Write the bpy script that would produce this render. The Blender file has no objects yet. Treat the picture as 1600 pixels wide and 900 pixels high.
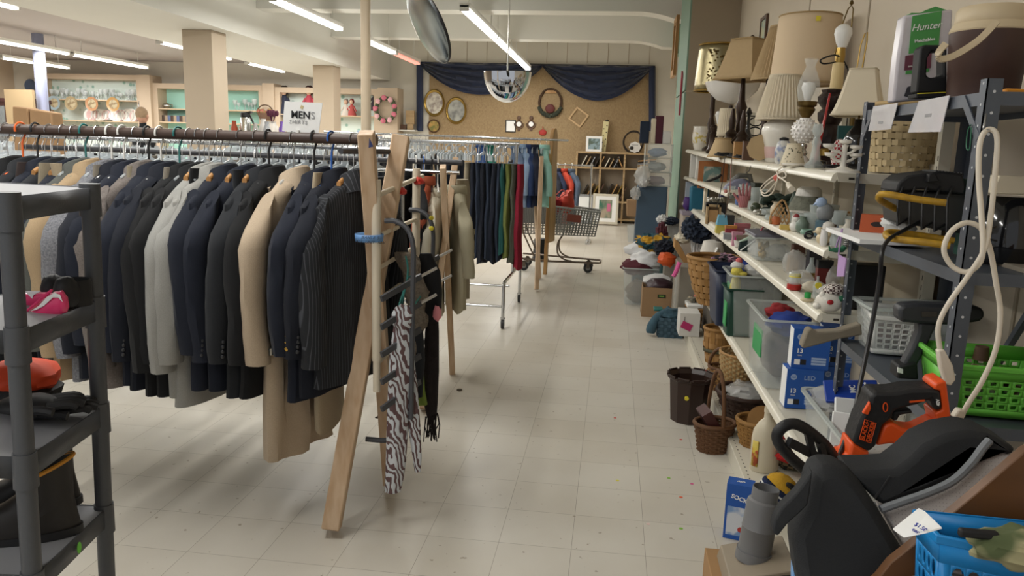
import bpy,bmesh,math,random
from math import sin,cos,pi,radians,sqrt,atan2
from mathutils import Vector,Matrix,noise as mnoise
random.seed(7)
S_=bpy.context.scene
COL=S_.collection
F_PX,CAM_H=1190.0,1.635
_a=Vector((160,215,F_PX)).normalized()
_u=Vector((.0305,1,-219.88/F_PX)).normalized()
_r=_a.cross(_u)
if _r.x<0:_r=-_r
WM=Matrix((_r,_a,_u))
CAM=Vector((0,0,CAM_H))
cd=bpy.data.cameras.new('camera');co=bpy.data.objects.new('camera',cd);COL.objects.link(co)
R_,U_,F_=WM@Vector((1,0,0)),WM@Vector((0,1,0)),WM@Vector((0,0,1))
co.matrix_world=Matrix.Translation(CAM)@Matrix((R_,U_,-F_)).transposed().to_4x4()
cd.sensor_width=36;cd.lens=F_PX/1600*36;cd.clip_start=.05;cd.clip_end=200
S_.camera=co
def P(px,py,x=None,y=None,z=None):
 "point of the place on the sight line of a photograph pixel, at a given x, y or z"
 v=WM@Vector((px-800,450-py,F_PX))
 t=x/v.x if x is not None else y/v.y if y is not None else(z-CAM_H)/v.z
 return CAM+v*t
S_.view_settings.view_transform='Standard';S_.view_settings.look='None'
S_.view_settings.gamma=1;S_.view_settings.use_curve_mapping=False
S_.view_settings.exposure=0.14
W=bpy.data.worlds.new('world');S_.world=W;W.use_nodes=True
W.node_tree.nodes['Background'].inputs[0].default_value=(.95,.97,1,1)
W.node_tree.nodes['Background'].inputs[1].default_value=.45
S_.cycles.use_denoising=True
S_.cycles.max_bounces=7;S_.cycles.transparent_max_bounces=16;S_.cycles.sample_clamp_indirect=4
TUBE_EMIT=9.0
LAMP_W=40.0
LAMP_W_SIDE=80.0
def lin(c):
 if isinstance(c,str):
  c=c.lstrip('#');c=[int(c[i:i+2],16)/255 for i in(0,2,4)]
  c=[v/12.92 if v<=.04045 else((v+.055)/1.055)**2.4 for v in c]
 return(c[0],c[1],c[2],1)
MATS={}
def M(name,col=None,rough=.6,metal=0,noise=None,bump=None,alpha=1,trans=0,emit=0,coat=0,sheen=0,ior=1.45):
 "cached principled material; noise=(scale, amount[, colour2]), bump=(scale, strength)"
 if name in MATS:return MATS[name]
 m=bpy.data.materials.new(name);m.use_nodes=True;MATS[name]=m
 nt=m.node_tree;b=nt.nodes['Principled BSDF'];c=lin(col or '#888888')
 b.inputs['Base Color'].default_value=c;b.inputs['Roughness'].default_value=rough
 b.inputs['Metallic'].default_value=metal;b.inputs['Alpha'].default_value=alpha
 b.inputs['Transmission Weight'].default_value=trans;b.inputs['IOR'].default_value=ior
 b.inputs['Coat Weight'].default_value=coat;b.inputs['Sheen Weight'].default_value=sheen
 if emit:
  b.inputs['Emission Color'].default_value=c;b.inputs['Emission Strength'].default_value=emit
 tc=None
 if noise or bump:tc=nt.nodes.new('ShaderNodeTexCoord')
 if noise:
  n=nt.nodes.new('ShaderNodeTexNoise');n.inputs['Scale'].default_value=noise[0];n.inputs['Detail'].default_value=4
  nt.links.new(tc.outputs['Object'],n.inputs['Vector'])
  mx=nt.nodes.new('ShaderNodeMix');mx.data_type='RGBA'
  c2=lin(noise[2])if len(noise)>2 else tuple(v*(1-noise[1])for v in c[:3])+(1,)
  mx.inputs[6].default_value=c;mx.inputs[7].default_value=c2
  if len(noise)>2:
   mr=nt.nodes.new('ShaderNodeMapRange');mr.inputs[1].default_value=.5-.5*(1-noise[1]);mr.inputs[2].default_value=.5+.5*(1-noise[1])
   nt.links.new(n.outputs['Fac'],mr.inputs[0]);nt.links.new(mr.outputs[0],mx.inputs[0])
  else:
   nt.links.new(n.outputs['Fac'],mx.inputs[0])
  nt.links.new(mx.outputs[2],b.inputs['Base Color'])
 if bump:
  n=nt.nodes.new('ShaderNodeTexNoise');n.inputs['Scale'].default_value=bump[0];n.inputs['Detail'].default_value=3
  nt.links.new(tc.outputs['Object'],n.inputs['Vector'])
  bp=nt.nodes.new('ShaderNodeBump');bp.inputs['Strength'].default_value=bump[1];bp.inputs['Distance'].default_value=.01
  nt.links.new(n.outputs['Fac'],bp.inputs['Height']);nt.links.new(bp.outputs[0],b.inputs['Normal'])
 return m
def nodes(m):
 nt=m.node_tree;return nt,nt.nodes['Principled BSDF']
def N(nt,kind,**kw):
 n=nt.nodes.new('ShaderNode'+kind)
 for k,v in kw.items():
  if k[0]=='i' and k[1:].isdigit():n.inputs[int(k[1:])].default_value=v
  else:setattr(n,k,v)
 return n
def pattern(name,c1,c2,tex,scale=(1,1,1),rough=.7,ramp=None,bump=0,distort=0,coord='Object',rot=(0,0,0),tscale=1):
 "two-colour procedural pattern: tex in wave / checker / voronoi / noise / brick / magic"
 if name in MATS:return MATS[name]
 m=M(name,c1,rough);nt,b=nodes(m)
 tc=N(nt,'TexCoord');mp=N(nt,'Mapping');mp.inputs['Scale'].default_value=scale;mp.inputs['Rotation'].default_value=rot
 nt.links.new(tc.outputs[coord],mp.inputs[0])
 t=N(nt,{'wave':'TexWave','checker':'TexChecker','voronoi':'TexVoronoi','noise':'TexNoise','magic':'TexMagic'}[tex])
 t.inputs['Scale'].default_value=tscale
 if tex=='wave':t.inputs['Distortion'].default_value=distort;t.inputs['Detail'].default_value=2;t.inputs['Detail Scale'].default_value=1.2
 nt.links.new(mp.outputs[0],t.inputs['Vector'])
 out=t.outputs['Distance']if tex=='voronoi' else t.outputs['Fac']if 'Fac' in t.outputs else t.outputs[1]
 rp=N(nt,'ValToRGB');lo,hi=ramp or(.45,.55)
 rp.color_ramp.elements[0].position=lo;rp.color_ramp.elements[1].position=hi
 rp.color_ramp.elements[0].color=lin(c1);rp.color_ramp.elements[1].color=lin(c2)
 nt.links.new(out,rp.inputs[0]);nt.links.new(rp.outputs[0],b.inputs['Base Color'])
 if bump:
  bp=N(nt,'Bump');bp.inputs['Strength'].default_value=bump;bp.inputs['Distance'].default_value=.004
  nt.links.new(out,bp.inputs['Height']);nt.links.new(bp.outputs[0],b.inputs['Normal'])
 return m
def wood(name,c1,c2,axis=2,scale=14,rough=.5):
 s=[scale]*3;s[axis]=scale*.07
 return pattern(name,c1,c2,'noise',tuple(s),rough,(.35,.65),.15)
class B:
 "collects shapes into ONE mesh"
 def __init__(s):s.v=[];s.f=[]
 def add(s,vs,fs):
  o=len(s.v);s.v+=[tuple(v)for v in vs];s.f+=[tuple(i+o for i in f)for f in fs];return s
 def box(s,c,d,rot=None):
  x,y,z=d[0]/2,d[1]/2,d[2]/2
  vs=[Vector((i*x,j*y,k*z))for i in(-1,1)for j in(-1,1)for k in(-1,1)]
  if rot is not None:vs=[rot@v for v in vs]
  c=Vector(c)
  return s.add([v+c for v in vs],[(0,1,3,2),(4,6,7,5),(0,4,5,1),(2,3,7,6),(0,2,6,4),(1,5,7,3)])
 def bb(s,a,b):return s.box([(a[i]+b[i])/2 for i in range(3)],[abs(b[i]-a[i])for i in range(3)])
 def bar(s,p,q,w,h,up=(0,0,1)):
  p,q=Vector(p),Vector(q);d=q-p;L=d.length;d=d.normalized();up=Vector(up)
  sd=d.cross(up)
  if sd.length<1e-4:sd=d.cross(Vector((1,0,0)))
  sd.normalize();u2=sd.cross(d)
  return s.box((p+q)/2,(w,L,h),Matrix((sd,d,u2)).transposed())
 def ring(s,c,ax,r,n,ph=0):
  c,ax=Vector(c),Vector(ax).normalized()
  e=Vector((0,0,1))if abs(ax.z)<.9 else Vector((1,0,0))
  a=e.cross(ax).normalized();b=ax.cross(a)
  return[c+(a*cos(2*pi*i/n+ph)+b*sin(2*pi*i/n+ph))*r for i in range(n)]
 def loft(s,rings,c0=True,c1=True,closed=False):
  n=len(rings[0]);vs=[p for r in rings for p in r];fs=[]
  m=len(rings)
  for k in range(m if closed else m-1):
   for i in range(n):
    j=(i+1)%n;k2=(k+1)%m
    fs.append((k*n+i,k*n+j,k2*n+j,k2*n+i))
  if not closed:
   if c0:fs.append(tuple(range(n-1,-1,-1)))
   if c1:fs.append(tuple((m-1)*n+i for i in range(n)))
  return s.add(vs,fs)
 def cyl(s,p,q,r,r2=None,n=14,caps=True):
  p,q=Vector(p),Vector(q);d=q-p
  return s.loft([s.ring(p,d,r,n),s.ring(q,d,r if r2 is None else r2,n)],caps,caps)
 def tube(s,pts,r,n=8,closed=False):
  pts=[Vector(p)for p in pts];m=len(pts);rings=[]
  rr=r if isinstance(r,(list,tuple))else[r]*m
  pa=None
  for i,p in enumerate(pts):
   if closed:d=pts[(i+1)%m]-pts[i-1]
   else:d=pts[min(i+1,m-1)]-pts[max(i-1,0)]
   d.normalize()
   if pa is None:
    e=Vector((0,0,1))if abs(d.z)<.9 else Vector((1,0,0));pa=e.cross(d).normalized()
   else:
    pa=(pa-d*pa.dot(d));pa=pa.normalized()if pa.length>1e-6 else d.orthogonal().normalized()
   b=d.cross(pa)
   rings.append([p+(pa*cos(2*pi*k/n)+b*sin(2*pi*k/n))*rr[i]for k in range(n)])
  return s.loft(rings,True,True,closed)
 def lathe(s,prof,n=24,c=(0,0,0),sx=1,sy=1,caps=True,fn=None):
  c=Vector(c);rings=[]
  for k,(r,z)in enumerate(prof):
   ring=[]
   for i in range(n):
    t=2*pi*i/n;q=r if fn is None else fn(r,z,t,k)
    ring.append(c+Vector((q*cos(t)*sx,q*sin(t)*sy,z)))
   rings.append(ring)
  return s.loft(rings,caps,caps)
 def prism(s,poly,a,b,axis='y'):
  "extrude 2D polygon; axis x: (y,z), axis y: (x,z), axis z: (x,y)"
  mk={'x':lambda p,t:(t,p[0],p[1]),'y':lambda p,t:(p[0],t,p[1]),'z':lambda p,t:(p[0],p[1],t)}[axis]
  return s.loft([[mk(p,a)for p in poly],[mk(p,b)for p in poly]])
 def surf(s,fn,nu,nv,cu=False):
  vs=[fn(i/(nu if cu else nu-1),j/(nv-1))for j in range(nv)for i in range(nu)];fs=[]
  for j in range(nv-1):
   for i in range(nu if cu else nu-1):
    k=(i+1)%nu;fs.append((j*nu+i,j*nu+k,(j+1)*nu+k,(j+1)*nu+i))
  return s.add(vs,fs)
 def ball(s,c,r,n=14,m=9,amp=0,freq=3,seed=0,flat=None):
  c=Vector(c);r=r if isinstance(r,(list,tuple))else(r,r,r);rings=[]
  for j in range(1,m):
   t=-pi/2+pi*j/m;ring=[]
   for i in range(n):
    d=Vector((cos(t)*cos(2*pi*i/n),cos(t)*sin(2*pi*i/n),sin(t)))
    k=1+amp*mnoise.noise(d*freq+Vector((seed*7.3,seed*3.1,seed)))
    p=Vector((d.x*r[0],d.y*r[1],d.z*r[2]))*k
    if flat is not None:p.z=max(p.z,flat)
    ring.append(c+p)
   rings.append(ring)
  return s.loft(rings)
 def build(s,name,mat,parent=None,bev=0,sub=0,solid=0,loc=None,rz=0,label=None,ang=.7):
  me=bpy.data.meshes.new(name);me.from_pydata(s.v,[],s.f);me.update()
  bm=bmesh.new();bm.from_mesh(me);bmesh.ops.recalc_face_normals(bm,faces=bm.faces);bm.to_mesh(me);bm.free()
  me.polygons.foreach_set('use_smooth',[True]*len(me.polygons));me.set_sharp_from_angle(angle=ang)
  me.materials.append(M(mat)if isinstance(mat,str)else mat)
  o=bpy.data.objects.new(name,me);COL.objects.link(o)
  if parent:o.parent=parent
  if loc is not None:o.location=loc
  o.rotation_euler.z=rz
  if solid:md=o.modifiers.new('s','SOLIDIFY');md.thickness=solid;md.offset=0
  if bev:md=o.modifiers.new('b','BEVEL');md.width=bev;md.segments=2;md.limit_method='ANGLE';md.angle_limit=.6
  if sub:md=o.modifiers.new('u','SUBSURF');md.levels=sub;md.render_levels=sub
  if label:o['label']=label
  return o
def tag(o,label,cat,group=None,kind=None):
 if label:o['label']=label
 if cat:o['category']=cat
 if group:o['group']=group
 if kind:o['kind']=kind
 return o
def T(name,label,cat,loc=(0,0,0),rz=0,group=None,rot=None):
 o=bpy.data.objects.new(name,None);COL.objects.link(o);o.empty_display_size=.05
 o.location=loc;o.rotation_euler=rot if rot else(0,0,rz)
 return tag(o,label,cat,group)
def struct(name,b,mat,**k):
 o=b.build(name,mat,**k);o['kind']='structure';return o
KIDS={}
def dup(root,loc,rz=None,label=None,rot=None,scale=None,mats=None,group=None):
 r=root.copy();COL.objects.link(r);r.location=loc
 if rz is not None:r.rotation_euler=(0,0,rz)
 if rot is not None:r.rotation_euler=rot
 if scale:r.scale=(scale,)*3 if isinstance(scale,(int,float))else scale
 if label:r['label']=label
 if group:r['group']=group
 if root not in KIDS:KIDS[root]=[(c,list(c.children))for c in root.children]
 def mm(o,s):
  if mats and s.name.split('.')[0]in mats and o.type=='MESH':
   o.material_slots[0].link='OBJECT';o.material_slots[0].material=mats[s.name.split('.')[0]]
 mm(r,root)
 for c,gs in KIDS[root]:
  k=c.copy();COL.objects.link(k);k.parent=r;mm(k,c)
  for g in gs:
   h=g.copy();COL.objects.link(h);h.parent=k;mm(h,g)
 return r
_txt={}
def text(name,body,size,mat,parent,mtx,depth=.0006,bold=False,spacing=1,shear=0,align='CENTER',sx=1):
 "flat lettering as a mesh part; mtx = 4x4 local matrix, text reads along +x, up +y"
 cu=bpy.data.curves.new('t','FONT');cu.body=body;cu.size=size;cu.extrude=depth;cu.align_x=align;cu.align_y='CENTER'
 cu.space_character=spacing;cu.shear=shear
 if bold:cu.offset=size*.022
 cu.resolution_u=3
 o=bpy.data.objects.new('t',cu);COL.objects.link(o)
 me=bpy.data.meshes.new_from_object(o.evaluated_get(bpy.context.evaluated_depsgraph_get()))
 bpy.data.objects.remove(o);bpy.data.curves.remove(cu)
 me.transform(Matrix.Diagonal((sx,1,1,1)));me.transform(mtx)
 me.materials.clear();me.materials.append(M(mat)if isinstance(mat,str)else mat)
 p=bpy.data.objects.new(name,me);COL.objects.link(p)
 if parent:p.parent=parent
 return p
def frame(o,x,y):
 "matrix with origin o, x axis x, y axis towards y"
 x=Vector(x).normalized();y=Vector(y);y=(y-x*y.dot(x)).normalized();z=x.cross(y)
 m=Matrix((x,y,z)).transposed().to_4x4();m.translation=Vector(o);return m
def pj(p):
 "photo pixel of a point of the place"
 q=Vector(p)-CAM;d=q.dot(F_);return 800+F_PX*q.dot(R_)/d,450-F_PX*q.dot(U_)/d
def arc(c,r,a0,a1,n,ax='xz'):
 c=Vector(c);out=[]
 for i in range(n+1):
  t=a0+(a1-a0)*i/n;p=r*cos(t),r*sin(t)
  out.append(c+Vector({'xz':(p[0],0,p[1]),'yz':(0,p[0],p[1]),'xy':(p[0],p[1],0)}[ax]))
 return out
def smooth(pts,k=4):
 "Catmull-Rom through points"
 pts=[Vector(p)for p in pts];out=[]
 for i in range(len(pts)-1):
  a,b,c,d=pts[max(i-1,0)],pts[i],pts[i+1],pts[min(i+2,len(pts)-1)]
  for j in range(k):
   t=j/k
   out.append(.5*((2*b)+(c-a)*t+(2*a-5*b+4*c-d)*t*t+(3*b-a-3*c+d)*t**3))
 return out+[pts[-1]]
def ORD(i):return['first','second','third','fourth','fifth','sixth','seventh','eighth','ninth','tenth','eleventh','twelfth','thirteenth','fourteenth','fifteenth','sixteenth','seventeenth','eighteenth','nineteenth','twentieth','twenty-first','twenty-second','twenty-third','twenty-fourth','twenty-fifth','twenty-sixth','twenty-seventh','twenty-eighth'][i]
# ========================= materials of the room
m=M('vinyl_tile','#cfc9bb',.33);nt,b=nodes(m)
tc=N(nt,'TexCoord');mp=N(nt,'Mapping');nt.links.new(tc.outputs['Object'],mp.inputs[0]);mp.inputs['Location'].default_value=(.09,.12,0)
br=N(nt,'TexBrick',offset=0.0,squash=1.0);br.inputs['Scale'].default_value=1;br.inputs['Brick Width'].default_value=.305;br.inputs['Row Height'].default_value=.305
br.inputs['Mortar Size'].default_value=.0011;br.inputs['Mortar Smooth'].default_value=.3;br.inputs['Bias'].default_value=0
br.inputs['Color1'].default_value=lin('#d0cbc0');br.inputs['Color2'].default_value=lin('#cac4b8');br.inputs['Mortar'].default_value=lin('#8b8475')
nt.links.new(mp.outputs[0],br.inputs['Vector'])
n1=N(nt,'TexNoise');n1.inputs['Scale'].default_value=1.3;n1.inputs['Detail'].default_value=5;nt.links.new(tc.outputs['Object'],n1.inputs['Vector'])
mx=N(nt,'Mix',data_type='RGBA',blend_type='MULTIPLY');mx.inputs[0].default_value=.55
r1=N(nt,'ValToRGB');r1.color_ramp.elements[0].position=.3;r1.color_ramp.elements[1].position=.6
r1.color_ramp.elements[0].color=(.80,.77,.72,1);r1.color_ramp.elements[1].color=(1,1,1,1)
nt.links.new(n1.outputs['Fac'],r1.inputs[0]);nt.links.new(br.outputs['Color'],mx.inputs[6]);nt.links.new(r1.outputs[0],mx.inputs[7])
n2=N(nt,'TexNoise');n2.inputs['Scale'].default_value=26;n2.inputs['Detail'].default_value=2;nt.links.new(tc.outputs['Object'],n2.inputs['Vector'])
r2=N(nt,'ValToRGB');r2.color_ramp.elements[0].position=.27;r2.color_ramp.elements[1].position=.295
r2.color_ramp.elements[0].color=(.5,.45,.38,1);r2.color_ramp.elements[1].color=(1,1,1,1)
mx2=N(nt,'Mix',data_type='RGBA',blend_type='MULTIPLY');mx2.inputs[0].default_value=.8
nt.links.new(n2.outputs['Fac'],r2.inputs[0]);nt.links.new(mx.outputs[2],mx2.inputs[6]);nt.links.new(r2.outputs[0],mx2.inputs[7]);nt.links.new(mx2.outputs[2],b.inputs['Base Color'])
bp=N(nt,'Bump');bp.inputs['Strength'].default_value=.12;bp.inputs['Distance'].default_value=.003
n3=N(nt,'TexNoise');n3.inputs['Scale'].default_value=7;nt.links.new(tc.outputs['Object'],n3.inputs['Vector'])
nt.links.new(n3.outputs['Fac'],bp.inputs['Height']);nt.links.new(bp.outputs[0],b.inputs['Normal'])
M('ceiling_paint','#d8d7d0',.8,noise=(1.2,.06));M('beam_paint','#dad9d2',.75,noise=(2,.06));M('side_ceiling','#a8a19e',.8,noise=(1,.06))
M('wall_cream','#cfc3b0',.7,noise=(1.5,.06),bump=(6,.05));M('wall_beige','#c0ad96',.7,noise=(2,.06));M('wall_white','#d6d2c6',.75,noise=(2,.05))
M('wall_lilac','#c5bfc4',.8,noise=(1,.06));M('pilaster_tan','#a3947f',.7,noise=(2,.08));M('pillar_tan','#b9a994',.6,noise=(2,.06))
M('green_paint','#7d9a88',.55,noise=(2,.1));M('teal_paint','#a4d6c8',.7,noise=(2,.08));M('pole_cream','#cbb99f',.45,noise=(3,.06))
pattern('wallpaper','#93b8ab','#d6e3dc','voronoi',(5.5,1,5.5),.8,(.18,.3),tscale=1)
pattern('corkboard','#a08a68','#8f7859','noise',(12,1,9),.9,(.3,.75),.1,tscale=3)
# ========================= room shell
YB,XR,XL,ZC,Y0=17.9,1.29,-15.0,4.05,-2.2
struct('floor',B().bb((XL,Y0,-.1),(XR+.6,YB,0)),'vinyl_tile')
struct('wall_back',B().bb((XL,YB,0),(XR+.6,YB+.15,ZC)),'wall_white')
struct('wall_left',B().bb((XL-.15,Y0,0),(XL,YB+.15,ZC)),'wall_beige')
struct('ceiling',B().bb((-5.3,Y0,ZC),(XR+.6,YB+.15,ZC+.12)),'ceiling_paint')
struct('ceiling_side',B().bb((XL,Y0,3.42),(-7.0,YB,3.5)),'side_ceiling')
struct('wall_right',B().bb((XR,Y0,0),(XR+.15,YB,ZC)),'wall_cream')
for i,yy in enumerate((2.55,4.4,5.75)):
 struct('trim_%d'%(i+1),B().bb((XR-.006,yy,0),(XR,yy+.016,ZC)),M('seam_strip','#a99c88',.6))
b=B()
for k in range(12):b.bb((-4.4+k*.46,YB-.006,3.55),(-4.385+k*.46,YB,ZC))
struct('trim_4',b,'seam_strip')
b=B()
for k in range(1,6):b.bb((-5.3,0.6+3.1*k-.015,ZC-.03),(XR,.6+3.1*k+.015,ZC))
for k in range(3):b.bb((-3.6+k*1.7,Y0,ZC-.02),(-3.58+k*1.7,YB,ZC))
struct('trim_5',b,'beam_paint')
struct('beam_soffit',B().bb((-7.0,Y0,3.08),(-5.3,YB,ZC)),'beam_paint')
for i,(yy,zz)in enumerate(((11.1,3.52),(14.1,3.54),(3.0,3.6))):
 poly=[(-5.3,zz),(.18,zz)]+[(.18+.56*t/8,zz-.10*(t/8)**2)for t in range(1,9)]+[(XR,zz-.1),(XR,ZC),(-5.3,ZC)]
 struct('beam_%d'%(i+1),B().prism(poly,yy,yy+.35,'y'),'beam_paint')
struct('pillar_right',B().bb((.76,8.95,0),(XR,10.2,ZC)),'pilaster_tan')
struct('trim_6',B().bb((.742,8.95,0),(.76,10.2,2.3)).bb((.742,8.95,2.32),(.76,10.2,ZC)),'green_paint')
struct('trim_7',B().bb((.765,8.943,2.3),(XR,8.95,2.32)),'seam_strip')
struct('trim_8',B().bb((.93,13.6,3.28),(XR,14.1,ZC)),'green_paint')
for i,(x0,x1,yy,y2)in enumerate(((-5.93,-5.5,10.15,10.55),(-5.86,-5.45,14.6,15.0))):
 struct('pillar_%d'%(i+1),B().bb((x0,yy,0),(x1,y2,3.08)),'pillar_tan',bev=.006)
struct('pillar_3',B().cyl((-2.63,8.0,0),(-2.63,8.0,ZC),.052,n=24),'pole_cream')
struct('pillar_4',B().cyl((-10.6,13.3,0),(-10.6,13.3,3.42),.1,n=20),M('pole_blue','#8b90a8',.5))
# ========================= fluorescent lights
M('tube_glow','#fffdf6',.4,emit=TUBE_EMIT);M('tube_dim','#ff9a8a',.4,emit=1.2);M('fitting_white','#d5d4ce',.5)
def fixture(x,y0,y1,z,label,n=2,dead=False,top=None,watts=LAMP_W,group='fluorescent fittings over the aisle',single=False):
 t=T('fluorescent_light',label,'ceiling light',(x,y0,z),0,group);L=y1-y0
 b=B().prism([(-.05,.05),(-.07,.1),(.07,.1),(.05,.05)],0,L,'y')
 b.build('housing','fitting_white',t)
 for dx in((0,)if single else(-.035,.035)):
  q=B().cyl((dx,.03,.02),(dx,L-.03,.02),.019,n=10);q.build('lamp_tube','tube_dim' if dead else 'tube_glow',t)
 for yy in(.012,L-.012):B().bb((-.06,yy-.012,0),(.06,yy+.012,.07)).build('lamp_holder','fitting_white',t)
 for yy in(.3,L-.3):B().cyl((0,yy,.1),(0,yy,(top or ZC)-z),.008,n=6).build('hanging_rod','fitting_white',t)
 if not dead:
  ld=bpy.data.lights.new('lamp','AREA');ld.shape='RECTANGLE';ld.size=.16;ld.size_y=L*.96;ld.energy=watts;ld.color=(1,.985,.95)
  lo=bpy.data.objects.new('lamp',ld);COL.objects.link(lo);lo.parent=t;lo.location=(0,L/2,-.012)
 return t
lab=['string of fluorescent tubes over the aisle, %s from the camera','string of fluorescent tubes beside the beam, %s from the camera']
for i,(a,c)in enumerate(((9.75,12.15),(12.2,14.5),(14.55,16.9),(7.3,9.65))):
 if i<3:fixture(-1.94,a,c,3.28,'twin fluorescent fitting in the aisle string, %s from the back wall'%['third','second','nearest'][i])
fixture(-1.94,4.6,7.0,3.28,'twin fluorescent fitting in the aisle string above the chrome rack')
fixture(-1.94,1.2,3.6,3.28,'twin fluorescent fitting in the aisle string above the jacket rack')
fixture(-1.94,-2.0,.4,3.28,'twin fluorescent fitting in the aisle string, near the store front')
for i,(a,c,dd)in enumerate(((9.2,11.55,0),(12.75,14.4,0),(14.5,16.2,1))):
 fixture(-4.2,a,c,3.28,['lit fluorescent fitting beside the soffit, before the cream pole','lit fluorescent fitting beside the soffit, beyond the cream pole','dim pinkish fluorescent fitting beside the soffit near the blue drape'][i],dead=bool(dd))
fixture(-4.2,5.2,7.6,3.28,'lit fluorescent fitting beside the soffit above the hanger racks')
fixture(-4.2,1.6,4.0,3.28,'lit fluorescent fitting beside the soffit above the jacket rack')
for i,(a,c)in enumerate(((9.0,11.3),(11.4,13.8),(13.9,16.3))):
 fixture(-10.4,a,c,3.1,'bare fluorescent tube in the long row before the blue post, %s from the shelves'%['third','second','nearest'][i],top=3.42,watts=LAMP_W_SIDE,single=True,group='fluorescent tubes in the side room')
for i,(a,c)in enumerate(((12.3,14.6),(14.7,16.7))):
 fixture(-12.6,a,c,3.1,'bare fluorescent tube in the far row behind the blue post, %s from the shelves'%['second','nearest'][i],top=3.42,watts=LAMP_W_SIDE,single=True,group='fluorescent tubes in the side room')
for i,(a,c)in enumerate(((6.4,8.9),(11.9,14.2),(14.9,16.6))):
 fixture(-7.35,a,c,3.1,'bare fluorescent tube along the soffit edge, %s'%['left of the near pillar','behind the near pillar','right of the far pillar'][i],top=3.42,watts=LAMP_W_SIDE,single=True,group='fluorescent tubes in the side room')
# ========================= jacket rack (nearest rack on the left)
wood('pine','#cfb496','#bf9f7e',2,30,.6);M('rod_brown','#4a3a33',.45);M('rod_dark','#3c3c40',.45);M('chrome','#c9cbcd',.18,1);M('hook_metal','#b4b4b4',.25,1)
wood('hanger_wood','#b98a55','#a87743',1,40,.4);M('clear_plastic','#dfe6ea',.18,alpha=.5);M('white_plastic','#e4e3de',.4);M('black_plastic','#1b1b1d',.45)
M('teal_plastic','#1f6f6c',.4);M('blue_plastic','#2b5fae',.4);M('orange_plastic','#e8692c',.45);M('paper_white','#eeeeec',.7);M('ink','#262629',.8);M('ink_grey','#9a9a9c',.8)
M('tape_blue','#6f9bd0',.5);M('tape_red','#c8382c',.5)
M('gold_button','#c9a24f',.25,1);M('dark_button','#2a2b2e',.3)
def post(b,p,q,w=.089,h=.038):
 b.bar(p,q,h,w,up=(0,1,.2))
def aframe(name,label,x,fa,ta,fb,tb,w=.085,h=.042):
 "crossed pair of pine legs; feet and tops given as (y, z)"
 t=T(name,label,'rack end frame',(x,0,0),0,None)
 B().bar((-.03,fa[0],fa[1]),(-.03,ta[0],ta[1]),h,w,up=(0,1,0)).build('leg','pine',t,bev=.003)
 B().bar((h-.03,fb[0],fb[1]),(h-.03,tb[0],tb[1]),h,w,up=(0,1,0)).build('leg','pine',t,bev=.003)
 ym=(ta[0]+tb[0])/2
 return t
RY,RZ_=3.12,1.648
t=T('rack_trestle','crossed pine legs at the aisle end of the jacket rack','rack end frame',(-1.0,RY,0))
o_=Vector(t.location);p1t,p1m,p2t=P(572,207,y=2.95),P(600,622,y=3.24),P(627,214,y=3.34)
p1f=p1t+(p1m-p1t)*(p1t.z/(p1t.z-p1m.z));p2f=Vector((-1.10,2.86,0));p1f.z=p2f.z=.03
B().bar(p1f-o_,p1t-o_,.085,.06,up=(1,.2,0)).build('leg','pine',t,bev=.003)
B().bar(p2f-o_,p2t-o_,.085,.075,up=(1,.2,0)).build('leg','pine',t,bev=.006)
q=B().loft([[P(px,py,y=2.9)-o_+Vector((0,dy,0))for px,py in((577,216),(583,229),(576,231))]for dy in(0.0,.004)]).build('painted_mark',M('mark_navy','#2a3566',.7),t)
B().cyl((-.07,-.18,1.60),(.03,.18,1.60),.012).build('cross_bolt','rod_dark',t)
dup(t,(-3.95,RY,0),label='crossed pine legs at the far end of the jacket rack, behind the grey shelf')
rod=B().cyl((-3.9,RY,RZ_),(-.98,RY,RZ_),.022,n=16).build('garment_rod','rod_brown');tag(rod,'brown round rod of the jacket rack','clothes rail')
def hook(b,r,drop,wire=.0024):
 pts=[Vector((0,r*cos(a),r*sin(a)))for a in[radians(-60+250*i/10)for i in range(11)]][::-1]
 pts=[Vector((0,-p.y,p.z))for p in pts]
 pts=[Vector((0,r*cos(a),r*sin(a)))for a in[radians(200-22*i)for i in range(11)]]+[Vector((0,.012,-r*1.25)),Vector((0,.002,-r*1.9)),Vector((0,0,-drop))]
 b.tube(pts,wire,6)
def make_hanger(kind,r=.026):
 t=T('clothes_hanger','hanger','hanger',(0,0,0))
 h=B();thick=kind in('white','teal','black','blue','orange')
 hook(h,r+(.004 if thick else 0),.145,.0045 if thick else.0022)
 mat={'white':'white_plastic','teal':'teal_plastic','black':'black_plastic','blue':'blue_plastic','orange':'orange_plastic'}.get(kind,'hook_metal')
 h.build('hook',mat,t)
 a=B()
 if kind=='wood':
  for s in(1,-1):
   rings=[]
   for k in range(8):
    u=k/7;y=s*.095*u;z=-.104-.035*u**1.5;hh=.024-.010*u;ww=.008+.004*u
    rings.append([(ww*cos(q),y,z+hh*sin(q))for q in[2*pi*i/10 for i in range(10)]])
   a.loft(rings)
  a.build('arms','hanger_wood',t)
 elif kind=='clear':
  a.bb((-.004,-.018,-.115),(.004,.018,-.085))
  a.tube([(0,-.10,-.145),(0,-.05,-.12),(0,0,-.105),(0,.05,-.12),(0,.10,-.145)],.006,6)
  a.tube([(0,-.10,-.145),(0,.10,-.148)],.004,6)
  a.build('arms','clear_plastic',t)
 else:
  a.tube([(0,-.10,-.15),(0,-.05,-.125),(0,0,-.1),(0,.05,-.125),(0,.10,-.15),(0,0,-.155)],.0045,6,closed=True)
  a.build('arms',mat,t)
 return t
HG={k:make_hanger(k)for k in('wood','clear','white','teal','black','blue','orange')}
for k in HG:HG[k].location=(0,-50,0)
hused=set()
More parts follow.
